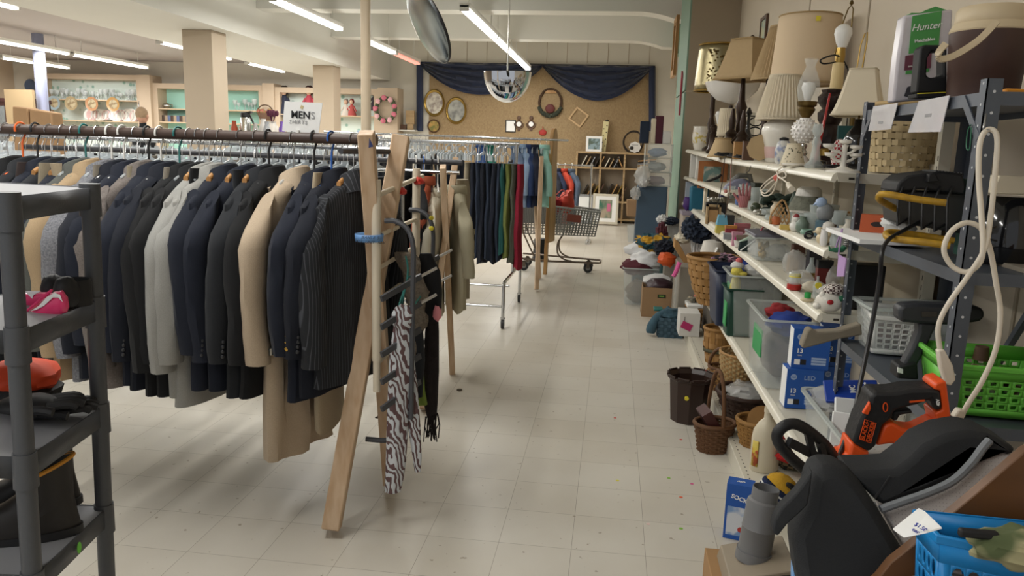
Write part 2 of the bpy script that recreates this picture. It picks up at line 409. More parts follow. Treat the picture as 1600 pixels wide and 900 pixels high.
for _h in HG.values():
 for _c in _h.children:
  if _c.name.startswith('arms'):_c.location.z=-.045
def hanger(kind,loc,rz,label,group):
 if kind not in hused:
  hused.add(kind);h=HG[kind];h.location=loc;h.rotation_euler.z=rz;h['label']=label;h['group']=group;return h
 return dup(HG[kind],loc,rz,label,group=group)
def sleeve(b,s,L,seed,w=.058,d=.07,out=.03):
 rings=[]
 for k in range(12):
  u=k/11;z=-.215-L*u
  y=s*(.20+.055*min(1,u*4)+out*sin(u*pi*.8));xx=.018*sin(u*3+seed)
  f=min(1,.55+u*3)*(1-.22*u)
  ring=[]
  for i in range(14):
   a=2*pi*i/14
   n=1+.16*mnoise.noise(Vector((cos(a)*1.3+seed,sin(a)*1.3,u*5)))
   ring.append((xx+w*f*n*cos(a),y+d*f*n*sin(a),z+(.045*(1-u*4)*(-s*sin(a))if u<.25 else 0)))
  rings.append(ring)
 return b.loft(rings)
def make_jacket(label,L=.80,SL=.60,mat='wool',seed=0,buttons=None,coll='j',W_=.235):
 L+=.07;SL+=.05
 t=T('suit_jacket' if coll=='j' else 'trench_coat',label,'jacket' if coll=='j' else 'coat',(0,0,0),0,None)
 b=B();prof=[(-.112,.055,.05),(-.135,.085,.054),(-.16,.125,.05),(-.19,.175,.045),(-.225,W_-.01,.042),(-.28,W_,.046),(-.40,W_-.01,.05)]
 for k in range(1,9):prof.append((-.40-(L-.30)*k/8,W_-.01+.03*k/8,.05+.008*k/8))
 rings=[]
 for k,(z,wy,tx)in enumerate(prof):
  ring=[]
  for i in range(28):
   a=2*pi*i/28;ca,sa=cos(a),sin(a)
   f=1+(1.5 if coll=='trench' else.45)*max(0,-z-.25)*mnoise.noise(Vector((ca*2.2+seed*3,sa*3.5,z*1.5)))
   ex=tx*(abs(ca)**.8)*(1 if ca>0 else-1)*f+.012*mnoise.noise(Vector((sa*4,z*5,seed)))
   ring.append((ex,wy*sa*(1+.04*mnoise.noise(Vector((seed,z*3,sa)))),z))
  rings.append(ring)
 b.loft(rings);b.build('body',mat,t)
 for s in(-1,1):sleeve(B(),s,SL,seed+s).build('sleeve',mat,t)
 c=B();rings=[]
 for k in range(17):
  a=-pi*.86+2*pi*.86*k/16;rx,ry=.058,.064
  rings.append([(rx*q*cos(a)+(0 if q<1 else.003),ry*q*sin(a),z-.026*(1-cos(a)))for q,z in((.88,-.075),(.96,-.062),(1.08,-.068),(1.42,-.142),(1.5,-.152),(1.38,-.15),(1.05,-.1))])
 c.loft(rings);c.build('collar',mat,t)
 l=B()
 for s in(-1,1):l.prism([(s*.05,-.12),(s*.10,-.16),(s*.085,-.20),(s*.105,-.21),(s*.02,-.45),(s*.015,-.40)],-.062,-.052,'x')
 l.build('lapel',mat,t)
 if buttons:
  bt=B();n=3 if buttons=='gold_button' else 4;zc=-.215-SL
  for k in range(n):bt.ball((.022+.001*k,-.318+.001*k,zc+.035+k*(.026 if n==3 else.02)),(.0105,.007,.0105)if n==3 else(.0085,.006,.0085),8,6)
  bt.build('cuff_button',buttons,t)
 return t
FAB=dict(bump=(420,.25))
def fab(n,c,c2=None,sc=300):return M('fabric_'+n,c,.92,noise=(sc,.35)if not c2 else(sc,.5,c2),bump=(500,.2),sheen=.04)
fab('navy','#171d2c');fab('black','#121316');fab('charcoal','#212429');fab('midnight','#131825');fab('lightgrey','#a3a29d');fab('midgrey','#67686b');fab('tan','#b39a78');fab('greygreen','#5c5e59');fab('espresso','#3a2f2d')
fab('brown_tweed','#5f5854','#7a726d',160);fab('grey_tweed','#55565c','#8a8b90',140);fab('trench','#c6b299');fab('khaki','#9b907a');fab('beige','#b9a88d');fab('stone','#8d8578')
pattern('fabric_pinstripe','#222428','#484a50','wave',(1,1,1),.9,(.88,.98),0,0,'Object',(0,0,0),26);
nt,b_=nodes(MATS['fabric_pinstripe']);[setattr(n,'bands_direction','Y')for n in nt.nodes if n.type=='TEX_WAVE']
jk=[(522,'pinstripe','charcoal pinstripe suit jacket','wood','dark_button',.80,.60),(486,'midnight','midnight navy suit jacket with dark cuff buttons','blue','dark_button',.84,.56),(458,'navy','navy blazer with three gold cuff buttons','black','gold_button',.86,.55),(424,'trench','','clear',None,1.25,.60),(384,'black','black suit jacket','black',None,.86,.60),(364,'charcoal','charcoal wool suit jacket','wood','dark_button',.86,.6),(338,'navy','dark navy suit jacket with black cuff buttons','wood','dark_button',.84,.60),(306,'navy','navy suit jacket with four cuff buttons','wood','dark_button',.84,.57),(286,'lightgrey','light grey suit jacket','clear',None,.92,.62),(270,'lightgrey','pale grey sport coat','wood',None,.88,.66),(256,'black','black dinner jacket','clear',None,.88,.62),(238,'black','plain black suit jacket','teal','gold_button',.88,.66),(208,'midnight','blue-black suit jacket','white','dark_button',.86,.62),(188,'navy','faded navy suit jacket','black','dark_button',.84,.58),(170,'brown_tweed','brown-grey tweed jacket','clear',None,.86,.66),(148,'navy','navy blazer with brass cuff buttons','white','gold_button',.80,.56),(128,'midnight','dark blue suit jacket','white',None,.82,.60),(108,'grey_tweed','mottled grey tweed jacket','clear',None,.84,.62),(86,'tan','tan sport coat','teal',None,.84,.62),(70,'greygreen','grey-green suit jacket','clear',None,.84,.60),(52,'navy','navy wool jacket','wood',None,.84,.6),(30,'charcoal','charcoal jacket','wood',None,.84,.6),(8,'navy','navy jacket','black',None,.84,.6),(-16,'charcoal','dark grey jacket','orange',None,.84,.6),(-40,'black','black jacket','wood',None,.84,.6)]
for i,(px,fb_,words,hk,bt,L,SL)in enumerate(jk):
 x=P(px,420,y=RY-.24).x;rz=random.uniform(-.10,.10)+(-.10 if i else-.32)
 if fb_=='trench':
  t=make_jacket('beige trench coat, the only long coat on the near jacket rack',1.14,.60,'fabric_trench',4.2,None,'trench',.215)
  k=B().bar((.06,-.02,-.93),(.075,-.01,-1.08),.035,.008);k.build('belt_end','fabric_trench',t)
  B().tube([(.078,-.035,-1.0),(.078,.015,-1.0),(.078,.015,-1.045),(.078,-.035,-1.045)],.004,6,True).build('buckle',M('buckle_brown','#4b2e22',.35),t)
  c=B().loft([[(.058*cos(a)+.018*sin(3),-.222+.062*sin(a),z)for a in[2*pi*j/14 for j in range(14)]]for z in(-.80,-.828)]);c.build('cuff_lining',pattern('plaid_cuff','#c9c3b6','#3d3f3c','wave',(1,1,1),.9,(.5,.7),tscale=40),t)
 else:
  t=make_jacket('%s, %s from the rack\'s aisle end'%(words,ORD(i)),L,SL,'fabric_'+fb_,i*1.7+.3,bt)
 t.location=(x,RY,RZ_-.05);t.rotation_euler.z=rz
 hanger(hk,(x,RY,RZ_),rz,'%s hanger, %s from the aisle end of the jacket rack'%({'wood':'wooden','clear':'clear plastic'}.get(hk,hk+' plastic'),ORD(i)),'hangers on the jacket rod')
def drape(b,w,d,h,seed,top=.55,folds=5,amp=.22,n=40,m=12,bottom=1.0,hem=.02):
 rings=[]
 for k in range(m):
  ox,wn=.022*mnoise.noise(Vector((seed,k*.33,5))),1+.28*mnoise.noise(Vector((k*.27,seed*3,2)));u=k/(m-1);z=-h*u;f=top+(bottom-top)*(u**.6);ring=[]
  for i in range(n):
   a=2*pi*i/n
   q=1+amp*(.25+.75*u)*sin(folds*a+seed*2.1+u*1.2)*(.6+.6*mnoise.noise(Vector((cos(a)+seed,sin(a),u*2))))
   ring.append((d*f*cos(a)*q+ox,w*f*wn*sin(a)*(1+.25*(q-1))+ox,z+(hem*sin(2*a+seed)if k==m-1 else 0)))
  rings.append(ring)
 return b.loft(rings)
for i,(px,fb_,words,z0)in enumerate(((500,'beige','beige trousers hanging below the pinstripe jacket',.40),(276,'stone','grey-beige trousers hanging below the light grey jackets',.54),(385,'charcoal','charcoal trousers below the charcoal jacket',.58),(222,'khaki','khaki trousers below the blue-black jacket',.63),(168,'stone','stone grey trousers below the tweed jacket',.61),(116,'beige','cream trousers below the mottled tweed jacket',.62),(92,'khaki','khaki trousers below the tan sport coat',.63),(318,'black','black trousers below the navy jacket with four buttons',.58),(60,'espresso','dark brown trousers beside the grey shelf',.5))):
 x=P(px,500,y=RY-.05).x
 o=drape(B(),.15,.045,RZ_-.14-z0,i+.5,.6,4,.2).build('hanging_trousers','fabric_'+fb_,loc=(x,RY,RZ_-.14));tag(o,words,'trousers','trousers on the jacket rack')
t=T('rack_sign',"white card sign reading men's shirts clipped on the jacket rod",'sign',P(470,205,y=RY),0)
o_=Vector(t.location)
c=[P(441,205,y=RY)-o_,P(498,209,y=RY)-o_,P(504,161,y=RY)-o_,P(445,158,y=RY)-o_]
B().loft([[v+Vector((0,-.001,0))for v in c],[v+Vector((0,.001,0))for v in c]]).build('card','paper_white',t)
B().bar(P(466,214,y=RY)-o_,P(466,203,y=RY)-o_,.02,.012).build('holder','white_plastic',t)
xa=(c[1]-c[0]);ya=(c[3]-c[0])
text('lettering',"MEN",.041,'ink',t,frame(P(470,180,y=RY)-o_+Vector((0,-.003,0)),xa,ya),bold=True)
text('lettering',"'S",.041,'ink_grey',t,frame(P(488,181,y=RY)-o_+Vector((0,-.003,0)),xa,ya))
text('lettering',"SHIRTS",.022,'ink_grey',t,frame(P(466,191,y=RY)-o_+Vector((0,-.003,0)),xa,ya),shear=.2,spacing=1.2)
B().bar(P(473,165,y=RY)-o_+Vector((0,-.002,0)),P(471,170,y=RY)-o_+Vector((0,-.002,0)),.012,.001,up=(0,1,0)).build('clip_mark',M('tan_mark','#c9b98a',.7),t)
# ========================= scarf ladder tied to the end frame
M('cream_tube','#d8ccb6',.4,noise=(8,.06));M('grey_plastic_bar','#45464a',.5)
t=T('scarf_ladder','cream metal ladder frame tied to the end of the jacket rack','ladder rack',(-.985,3.14,0))
yA,yB=-.14,.50
B().cyl((.04,yA,.735),(.04,yA,1.49),.019,n=14).cyl((.04,yA,.60),(.04,yA,.735),.0155,n=14).build('upright','cream_tube',t)
B().cyl((.04,yB,.735),(.04,yB,1.52),.019,n=14).cyl((.04,yB,.60),(.04,yB,.735),.0155,n=14).build('upright','cream_tube',t)
for k in range(5):B().cyl((.04,yA,1.26-.135*k),(.04,yB,1.275-.135*k),.010,n=10).build('rung','cream_tube',t)
B().cyl((.04,yA-.01,1.425),(.04,yB+.12,1.48),.011,n=10).build('rung','cream_tube',t)
o=B().loft([B().ring((-.0,.0,z),(0,0,1),r,16)for z,r in((1.24,.056),(1.27,.058))],False,False).build('tape_band','tape_blue',loc=(-.975,3.0,-.0),solid=.002);tag(o,'blue tape with scribbled writing binding ladder to the pine leg','tape')
for k,(w_,zz)in enumerate((("ALS   UNIT   NW",1.243),("JEANS II  S",1.262))):
 text('scribble',w_,.016,'ink',o,frame((.024,-.064,zz),(1,.1,0),(0,0,1)),shear=.3)
for(yy,zz,w_)in((3.30,1.435,'nearer end of the top'),(3.62,1.465,'far end of the top')):
 o=B().ball((0,0,0),(.028,.03,.018),14,9,.5,4,zz).build('tape_knot','tape_red',loc=(-.93,yy,zz-.005));tag(o,'red tape knot on the %s rung of the cream ladder'%w_,'tape')
def cascade(base,label,n,dz,tilt):
 t=T('scarf_cascade_hanger',label,'hanger',base)
 B().tube(smooth([(-.0,0,0),(.05,-.01,.0),(.10,-.02,-.03),(.125,-.03,-.10),(.125,-.03,-.25),(.12,-.03,-.25-dz*n)],5),.011,8).build('hook_arm','grey_plastic_bar',t)
 for k in range(n):
  z=-.27-dz*k
  B().bar((.02,-.12,z-.03),(.13,.08*tilt,z+.035),.012,.024).build('swing_arm','grey_plastic_bar',t)
  if k<2:B().cyl((.13,.08*tilt,z+.035),(.185,.13*tilt,z+.065),.007,n=8).build('arm_tip','hook_metal',t)
 return t
ca=cascade(P(602,345,y=3.0),'dark grey cascade scarf hanger hooked on the near ladder upright',5,.115,1)
cb=cascade(P(640,328,y=3.62),'dark grey cascade scarf hanger hooked on the far ladder upright',4,.13,1)
M('sticker_yellow','#e3d23c',.6)
for k,zz in enumerate((-.03,-.08)):B().ball((.12,-.045,zz),(.012,.004,.012),10,6).build('round_sticker','sticker_yellow',cb)
o=B().tube(smooth([P(572,686,y=3.05),P(600,688,y=3.05),P(614,683,y=3.05),P(618,660,y=3.05)],5),.012,8).build('scarf_hook','grey_plastic_bar');tag(o,'bent dark grey hook at the bottom of the scarf cascade','hook')
m=pattern('zebra','#bfc3c6','#5e4646','wave',(1,1,.6),.8,(.48,.55),0,13,'Object',(.9,.5,.3),15)
def scarf(pts,mat,label,seed,d=.03,fr=None,cat='scarf',name='hanging_scarf',folds=4,amp=.3):
 "pts: (pixel x left, pixel x right, pixel y) cross-sections at depth y"
 b=B();rings=[];yy=d
 for(xl,xr,py,dep)in pts:
  a_,c_=P(xl,py,y=dep),P(xr,py,y=dep);mid=(a_+c_)/2;hw=(c_-a_).length/2;ax=(c_-a_).normalized();bx=Vector((-ax.y,ax.x,0));ring=[]
  for i in range(24):
   q=2*pi*i/24;f=1+amp*sin(folds*q+seed)*.5
   ring.append(mid+ax*hw*cos(q)+bx*min(.05,hw*.7)*sin(q)*f)
  rings.append(ring)
 b.loft(rings)
 o=b.build(name,mat);tag(o,label,cat);return o
z1=scarf([(622,640,486,2.98),(617,642,500,2.98),(612,644,530,2.98),(608,645,570,2.98),(606,640,620,2.98),(604,637,680,2.98),(603,634,725,2.98),(602,630,750,2.98),(602,626,768,2.98)],m,'zebra striped scarf knotted on the cascade hanger',1.2)
z2=scarf([(630,642,520,3.0),(634,652,600,3.0),(638,657,670,3.0),(645,659,715,3.0),(648,657,737,3.0)],m,None,2.4);z2.parent=z1;del z2['category']
o=B().ball(P(629,497,y=2.97),(.045,.03,.06),16,10,.25,3,2).build('scarf_knot',m,z1)
o.parent=z1
M('fur_grey','#857a6c',.95,noise=(60,.5),bump=(120,1))
def furry(o,ln,cnt,mat,seed):
 pass
fu=B();rings=[]
for k in range(26):
 py=395+190*k/25;xc=632+14*sin(k/6)+k*.5;hw=15+3*sin(k)
 c_=P(xc,py,y=3.2);rings.append([c_+Vector((cos(q),sin(q)*.6,0))*(hw/330)*(1+.35*mnoise.noise(Vector((cos(q)*4,sin(q)*4,k*1.7))))for q in[2*pi*i/30 for i in range(30)]])
for r_ in range(0):pass
o=fu.loft(rings).build('fur_scarf','fur_grey');tag(o,'grey brown fur scarf hanging behind the zebra scarf','scarf')
for s_,(pts,mt,lb)in enumerate((([(656,674,396,3.3),(648,688,425,3.3),(644,691,455,3.3),(642,690,482,3.3),(648,672,510,3.3)],'fabric_black','black top draped over the upper cascade arm'),([(668,684,470,3.3),(664,686,520,3.3),(662,686,580,3.3),(662,684,630,3.3),(668,682,655,3.3)],M('fabric_shawl','#2b2424',.95,noise=(30,.5),bump=(60,.8)),'dark brown fringed shawl beside the zebra scarf'),([(645,662,580,3.25),(648,664,610,3.25),(650,668,632,3.25)],M('fabric_green','#7d9440',.9,noise=(60,.4)),'lime green scarf end below the dark shawl'),([(640,660,500,3.2),(640,664,560,3.2),(646,660,620,3.2)],'fabric_charcoal','charcoal scarf between the fur scarf and the shawl'),([(597,604,610,3.25),(590,606,650,3.25),(586,604,652,3.25)],'fabric_espresso','brown garment corner behind the pine leg'))):
 scarf(pts,mt,lb,s_+2.2)
fr=B()
for k in range(22):
 a_=P(667+k*.8,648,y=3.3)+Vector((0,random.uniform(-.03,.03),0));fr.tube([a_,a_+Vector((random.uniform(-.01,.01),0,-.05)),a_+Vector((random.uniform(-.02,.015),0,-.09-random.random()*.05))],.003,5)
o=fr.build('fringe',MATS['fabric_shawl']);tag(o,'dark fringe along the bottom of the brown shawl','fringe');o.parent=[q for q in COL.objects if q.get('label','').startswith('dark brown fringed')][0];del o['category']
o=B().tube(smooth([P(634,400,y=3.05),P(637,430,y=3.05),P(622,495,y=2.98),P(616,500,y=2.98),P(622,482,y=2.98),P(634,445,y=3.05),P(640,432,y=3.05),P(660,434,y=3.35)],5),.004,6).tube(smooth([P(640,486,y=2.98),P(652,470,y=3.05),P(664,455,y=3.4)],4),.004,6).build('ribbon_tie',M('teal_cord','#2b6d66',.7));tag(o,'teal ribbon tying the zebra scarf to the cascade arms','ribbon')
o=B().ball(P(683,490,y=3.25),(.02,.01,.035),10,8,.3,4,5).build('pink_tag',M('tag_pink','#d98a90',.7));tag(o,'small pink ribbon tag above the fringed shawl','tag')
# ========================= racks behind the jackets
def clear_hanger_src():
 t=HG['clear'];return t
def simple_hanger():
 "small clear trouser hanger: wire hook, bar with two clips"
 t=T('trouser_hanger','clear plastic trouser hanger with wire hook on a rail behind the jackets','hanger',(0,0,0),0,'clear hangers on the rails behind the jackets')
 h=B();hook(h,.02,.085,.0022);h.build('hook','hook_metal',t)
 a=B().bb((-.005,-.02,-.11),(.005,.02,-.075)).bar((0,-.15,-.125),(0,0,-.095),.008,.02).bar((0,.15,-.125),(0,0,-.095),.008,.02).bb((-.006,-.16,-.17),(.006,-.115,-.12)).bb((-.006,.115,-.17),(.006,.16,-.12))
 a.build('arms','clear_plastic',t);return t
SH=simple_hanger();sh_used=[0]
def rail_of_hangers(x0,x1,y,z,n,jit=.3):
 for k in range(n):
  x=x0+(x1-x0)*(k+random.uniform(-.4,.4))/n;rz=random.uniform(-jit,jit)
  if not sh_used[0]:SH.location=(x,y,z);SH.rotation_euler.z=rz;sh_used[0]=1
  else:dup(SH,(x,y,z),rz)
def trousers(name,label,loc,mat,L=.78,w=.17,d=.03,seed=0,cat='trousers',group=None,rz=0,folds=5,amp=.3,top=.75):
 o=drape(B(),w,d,L,seed,top,folds,amp,44,12).build(name,mat,loc=(loc[0],loc[1],loc[2]),rz=rz);return tag(o,label,cat,group)
o=B().cyl((-3.9,4.15,1.625),(-1.15,4.15,1.60),.014,n=12).build('clothes_rail','chrome');tag(o,'chrome rail of clear hangers just behind the jacket rack','clothes rail')
for xx,w_ in((-1.16,'aisle'),(-3.88,'far')):tag(B().cyl((xx,4.15,0),(xx,4.15,1.60),.014,n=10).bb((xx-.02,3.9,0),(xx+.02,4.4,.03)).build('rail_stand','chrome'),'chrome stand under the %s end of the rail behind the jackets'%w_,'rack stand')
rail_of_hangers(-3.8,-1.25,4.15,1.605,62)
for i in range(16):trousers('hanging_trousers','dark trousers packed on the rail behind the jackets',(-3.7+i*.16,4.15,1.45),['fabric_black','fabric_navy','fabric_charcoal','fabric_midnight'][i%4],.9,.15,.05,i,group='dark trousers behind the jackets')
t=T('rack_trestle','crossed pine legs holding the rack of khaki shirts','rack end frame',(-1.03,5.0,0))
o_=Vector(t.location);a1,a2,c1=P(692,260,y=4.78),Vector((-1.08,5.23,0)),P(712,250,y=5.22)
c2=P(690,420,y=4.85);c2=c1+(c2-c1)*(c1.z/(c1.z-c2.z));c2.z=.02;a2.z=.02
B().bar(a2-o_,a1-o_,.085,.04,up=(1,.2,0)).build('leg','pine',t,bev=.003);B().bar(c2-o_,c1-o_,.085,.04,up=(1,.2,0)).build('leg','pine',t,bev=.003)
dup(t,(-4.1,5.0,0),label='crossed pine legs at the far end of the khaki shirt rack, hidden among hangers')
tag(B().cyl((-4.15,5.0,1.535),(-.99,5.0,1.525),.018,n=12).build('garment_rod','rod_dark'),'dark upper rod of the khaki shirt rack','clothes rail')
tag(B().cyl((-2.6,4.96,1.46),(-1.0,4.96,1.46),.013,n=12).build('garment_rod','chrome'),'thin chrome lower rod of the khaki shirt rack','clothes rail')
for i,(px,k_)in enumerate(((636,'black'),(650,'white'),(662,'blue'),(674,'black'),(684,'white'))):
 x=P(px,262,y=5.0).x;hanger(k_,(x,5.0,1.53),.3,'%s plastic hanger on the khaki shirt rack, %s from its pine legs'%(k_,ORD(4-i)),'hangers of the khaki shirt rack')
def shirt(label,loc,mat,L=.72,W_=.2,seed=0,rz=0,SLn=.45,cat='shirt',tx=.06):
 t=T('hanging_shirt',label,cat,loc,rz);rings=[]
 for z,wy,d in[(-.10,.05,.05),(-.13,.08,.055),(-.17,.15,.05),(-.21,W_,.045),(-.28,W_,tx)]+[(-.28-(L-.2)*k/8,W_*.97,tx*(1+.12*k/8))for k in range(1,9)]:
  rings.append([(d*cos(a)*(1+.25*sin(5*a+seed)*min(1,-z)),wy*sin(a),z+.02*sin(3*a+seed)*(z<-.5))for a in[2*pi*i/30 for i in range(30)]])
 B().loft(rings).build('body',mat,t)
 for s in(-1,1):sleeve(B(),s,SLn,seed+s,.05,.06).build('sleeve',mat,t)
 B().lathe([(.05,-.11),(.062,-.07),(.066,-.075),(.07,-.13)],18,caps=False).build('collar',mat,t,solid=.004)
 return t
M('fabric_khaki_shirt','#aba48c',.9,noise=(8,.12),bump=(300,.2));M('fabric_offwhite','#cfc9b6',.9,noise=(8,.1))
sx=[P(px,380,y=4.9).x for px in(650,660,672,690,715,728)]
shirt('black shirt at the far side of the pine-legged shirt rack',(sx[0]-.1,5.0,1.53),'fabric_black',.8,.2,1)
shirt('black shirt beside the off-white shirt on the pine-legged rack',(sx[0]-.0,5.0,1.53),'fabric_black',.85,.2,2,.2)
shirt('rust orange shirt squeezed between black shirts',(sx[1]-.01,5.0,1.50),M('fabric_rust','#a5543a',.9),.62,.17,3,.1)
shirt('off-white long shirt nearest the pine legs',(sx[2]+.0,5.02,1.42),'fabric_offwhite',.85,.21,4,.1)
shirt('khaki utility shirt with chest pockets on the pine-legged rack',(sx[4]-.06,5.14,1.44),'fabric_khaki_shirt',.84,.18,5,.5,tx=.045)
k=[q for q in COL.objects if q.get('label','').startswith('khaki utility')][0]
for zz in(-.36,-.52):B().bb((.055,-.17,zz-.11),(.075,-.06,zz)).bb((.072,-.175,zz-.03),(.08,-.055,zz+.008)).build('pocket','fabric_khaki_shirt',k,bev=.004)
tag(drape(B(),.13,.06,.86,3,.7,5,.2).build('hanging_coat','fabric_khaki',loc=(P(715,400,y=5.25).x,5.36,1.40)),'khaki coat behind the khaki utility shirt','coat')
CX,CY,CZ=-.93,7.35,1.668
t=T('chrome_rack','chrome rolling clothes rack carrying jeans and trousers','clothes rack',(-2.3,CY,0))
f=B().cyl((-1.5,0,CZ),(1.40,0,CZ),.019,n=14);f.build('top_rail','chrome',t)
for sx_ in(-1.45,1.37):
 B().cyl((sx_,0,.42),(sx_,0,CZ),.016,n=12).build('upright','chrome',t)
 B().tube([(sx_,-.62,.09),(sx_,-.62,.4),(sx_,-.58,.42),(sx_,.58,.42),(sx_,.62,.4),(sx_,.62,.09)],.016,10).build('end_frame','chrome',t)
 for yy in(-.62,.62):
  c=B().cyl((sx_-.012,yy+.0,.042),(sx_+.012,yy,.042),.042,n=18).build('caster',M('caster_black','#2c2c2e',.5),t)
  B().bb((sx_-.02,yy-.012,.05),(sx_-.014,yy+.012,.1)).bb((sx_+.014,yy-.012,.05),(sx_+.02,yy+.012,.1)).bb((sx_-.02,yy-.015,.09),(sx_+.02,yy+.015,.1)).build('caster_fork','chrome',c).parent=c
for yy in(-.6,-.2):B().cyl((-1.45,yy,.20 if yy<-.5 else.32),(1.37,yy,.20 if yy<-.5 else.32),.011,n=10).build('base_rail','chrome',t)
rail_of_hangers(-3.75,-1.0,CY,CZ,78)
jeans=[]
for i,(px,c_,L,w,lb)in enumerate(((726,'khaki',.80,.14,'khaki trousers, first of the trousers by the utility shirt'),(736,'navy',.92,.14,'dark navy trousers beside the khaki trousers'),(744,'denim',.90,.15,'dark blue jeans, first pair on the chrome rack'),(752,'midnight',.96,.15,'midnight blue jeans, second pair on the chrome rack'),(760,'denim',.93,.15,'blue jeans with pale seams, third pair on the chrome rack'),(768,'navy',.95,.15,'navy jeans, fourth pair on the chrome rack'),(776,'denim',.92,.15,'dark jeans before the olive trousers'),(783,'tealcloth',.86,.13,'dark teal shorts squeezed before the olive trousers'),(791,'olive',.90,.16,'olive green trousers on the chrome rack'),(799,'greenbrown',.95,.14,'grey-green trousers between the olive and red pairs'),(808,'red',1.0,.13,'raspberry red trousers at the chrome rack end'))):
 if 'fabric_'+c_ not in MATS:M('fabric_'+c_,{'denim':'#2b3547','tealcloth':'#1f5552','olive':'#6b7338','greenbrown':'#565a4e','red':'#8d1730'}[c_],.92,noise=(14,.35),bump=(300,.2))
 x=P(px,330,y=7.2).x
 o=trousers('hanging_trousers',lb,(x,CY,CZ-.19),'fabric_'+c_,L,w,.04,i*1.3,folds=6,amp=.34,top=.8)
 b=B().tube([(0.045,w*.7*cos(q),-.1+.3*sin(q)*(1 if sin(q)>0 else 1))for q in[2*pi*j/14 for j in range(15)]],.004,5)
 if c_ in('denim','khaki','navy'):b.build('seam_piping',M('seam_pale','#8e9096',.9),o)
for i in range(14):trousers('hanging_trousers','dark trousers packed on the far part of the chrome rack',(-3.6+i*.12,CY,CZ-.17),['fabric_black','fabric_navy','fabric_midnight'][i%3],.9,.14,.045,i,group='dark trousers on the far part of the chrome rack')
t=T('rack_trestle','crossed pine legs beside the shopping cart','rack end frame',(-.85,9.1,0));o_=Vector(t.location)
B().bar(Vector((-.81,8.66,.02))-o_,P(846,245,y=9.0)-o_,.09,.045,up=(1,.2,0)).build('leg','pine',t,bev=.003)
B().bar(Vector((-.86,9.5,.02))-o_,P(834,250,y=9.2)-o_,.09,.045,up=(1,.2,0)).build('leg','pine',t,bev=.003)
tag(B().cyl((-3.6,9.3,1.755),(-.55,9.3,1.735),.013,n=10).build('garment_rod','chrome'),'chrome rod of the pale shirt rack beyond the jeans','clothes rail')
tag(B().cyl((-1.25,9.2,1.47),(-.8,9.2,1.47),.02,n=10).cyl((-1.25,9.2,1.38),(-.8,9.2,1.38),.02,n=10).build('garment_rod','rod_dark'),'pair of dark rods between the pine legs by the cart','clothes rail')
tag(B().cyl((-3.5,9.3,0),(-3.5,9.3,1.75),.016,n=10).bb((-3.53,9.0,0),(-3.47,9.6,.03)).build('rail_stand','chrome'),'chrome stand at the far end of the pale shirt rack','rack stand')
rail_of_hangers(-3.4,-.75,9.3,1.74,46)
for i,(px,c_,lb)in enumerate(((752,'#2a4f8a','royal blue shirt beyond the jeans'),(764,'#2b7f6d','sea green shirt beyond the jeans'),(806,'#6d7f9c','slate blue shirt behind the chrome rack upright'),(818,'#8fa6c4','sky blue shirt behind the chrome rack upright'),(826,'#2a3d66','indigo shirt beside the sky blue shirt'),(834,'#20263a','near-black shirt beside the aqua shirt'),(850,'#9fcfc4','pale aqua shirt next to the upright plank'))):
 m=M('shirt_%d'%i,c_,.9);shirt(lb,(P(px,240,y=9.3).x,9.3,1.745),m,.72,.2,i,.3)
for i in range(12):trousers('hanging_trousers','dark garments on the far part of the pale shirt rack',(-3.3+i*.13,9.3,1.55),['fabric_black','fabric_navy','fabric_charcoal'][i%3],.8,.15,.05,i,cat='garment',group='dark garments on the pale shirt rack')
wood('board_wood','#b58d5a','#9c7444',2,16,.5)
pts=[(-.14,0),(.14,0),(.145,.2),(.12,.9)]+[(.105*cos(a),1.28+.16*sin(a))for a in[pi*k/10 for k in range(11)]]+[(-.12,.9),(-.145,.2)]
t=T('ironing_board','narrow brown wooden ironing board standing on end beside the cart','board',(-.74,9.75,.45),1.36)
B().prism(pts,0,.05,'y').build('top','board_wood',t,bev=.006);B().bar((0,.07,-.43),(.0,.06,.6),.05,.04).build('leg','board_wood',t)
M('cart_grey','#8b8b88',.5);M('cart_panel','#85878a',.5);M('cart_brown','#6d6055',.35,.6)
t=T('shopping_cart','grey plastic mesh shopping cart with bags inside, beyond the pine legs','shopping cart',(-.75,10.35,0),0)
L0,L1=-.46,.55
def cpt(u,v,side):
 x=(L0+.04*v*0)+(L1-L0+.06*v)*u;z0,z1=.50+.0*u,.92-.10*u
 y=side*(.19+.05*v)*(1-.18*u);return Vector((x,y,z0+(z1-z0)*v))
b=B()
def grid_bars(fn,nu,nv,r=.0062):
 for i in range(nu+1):b.bar(fn(i/nu,0),fn(i/nu,1),r*2,r*2)
 for j in range(nv+1):
  for i in range(6):b.bar(fn(i/6,j/nv),fn((i+1)/6,j/nv),r*2,r*2)
for s in(-1,1):grid_bars(lambda u,v:cpt(u,v,s),26,10)
grid_bars(lambda u,v:cpt(1,v,-1).lerp(cpt(1,v,1),u),10,10);grid_bars(lambda u,v:cpt(0,v,-1).lerp(cpt(0,v,1),u),10,10)
for i in range(22):b.bar(cpt(i/21,0,-1),cpt(i/21,0,1),.008,.008)
b.build('basket','cart_grey',t)
rim=[cpt(0,1,-1),cpt(1,1,-1),cpt(1,1,1),cpt(0,1,1)];B().tube(rim,.015,8,closed=True).build('rim','cart_grey',t)
B().loft([[cpt(u,v,-1)+Vector((0,dy,0))for u,v in((.02,.35),(.44,.35),(.44,.96),(.02,.96))]for dy in(-.012,-.004)]).build('advert_panel',pattern('cart_sign','#85878a','#3e4043','wave',(1,1,1),.5,(.9,.95),tscale=14,distort=3),t)
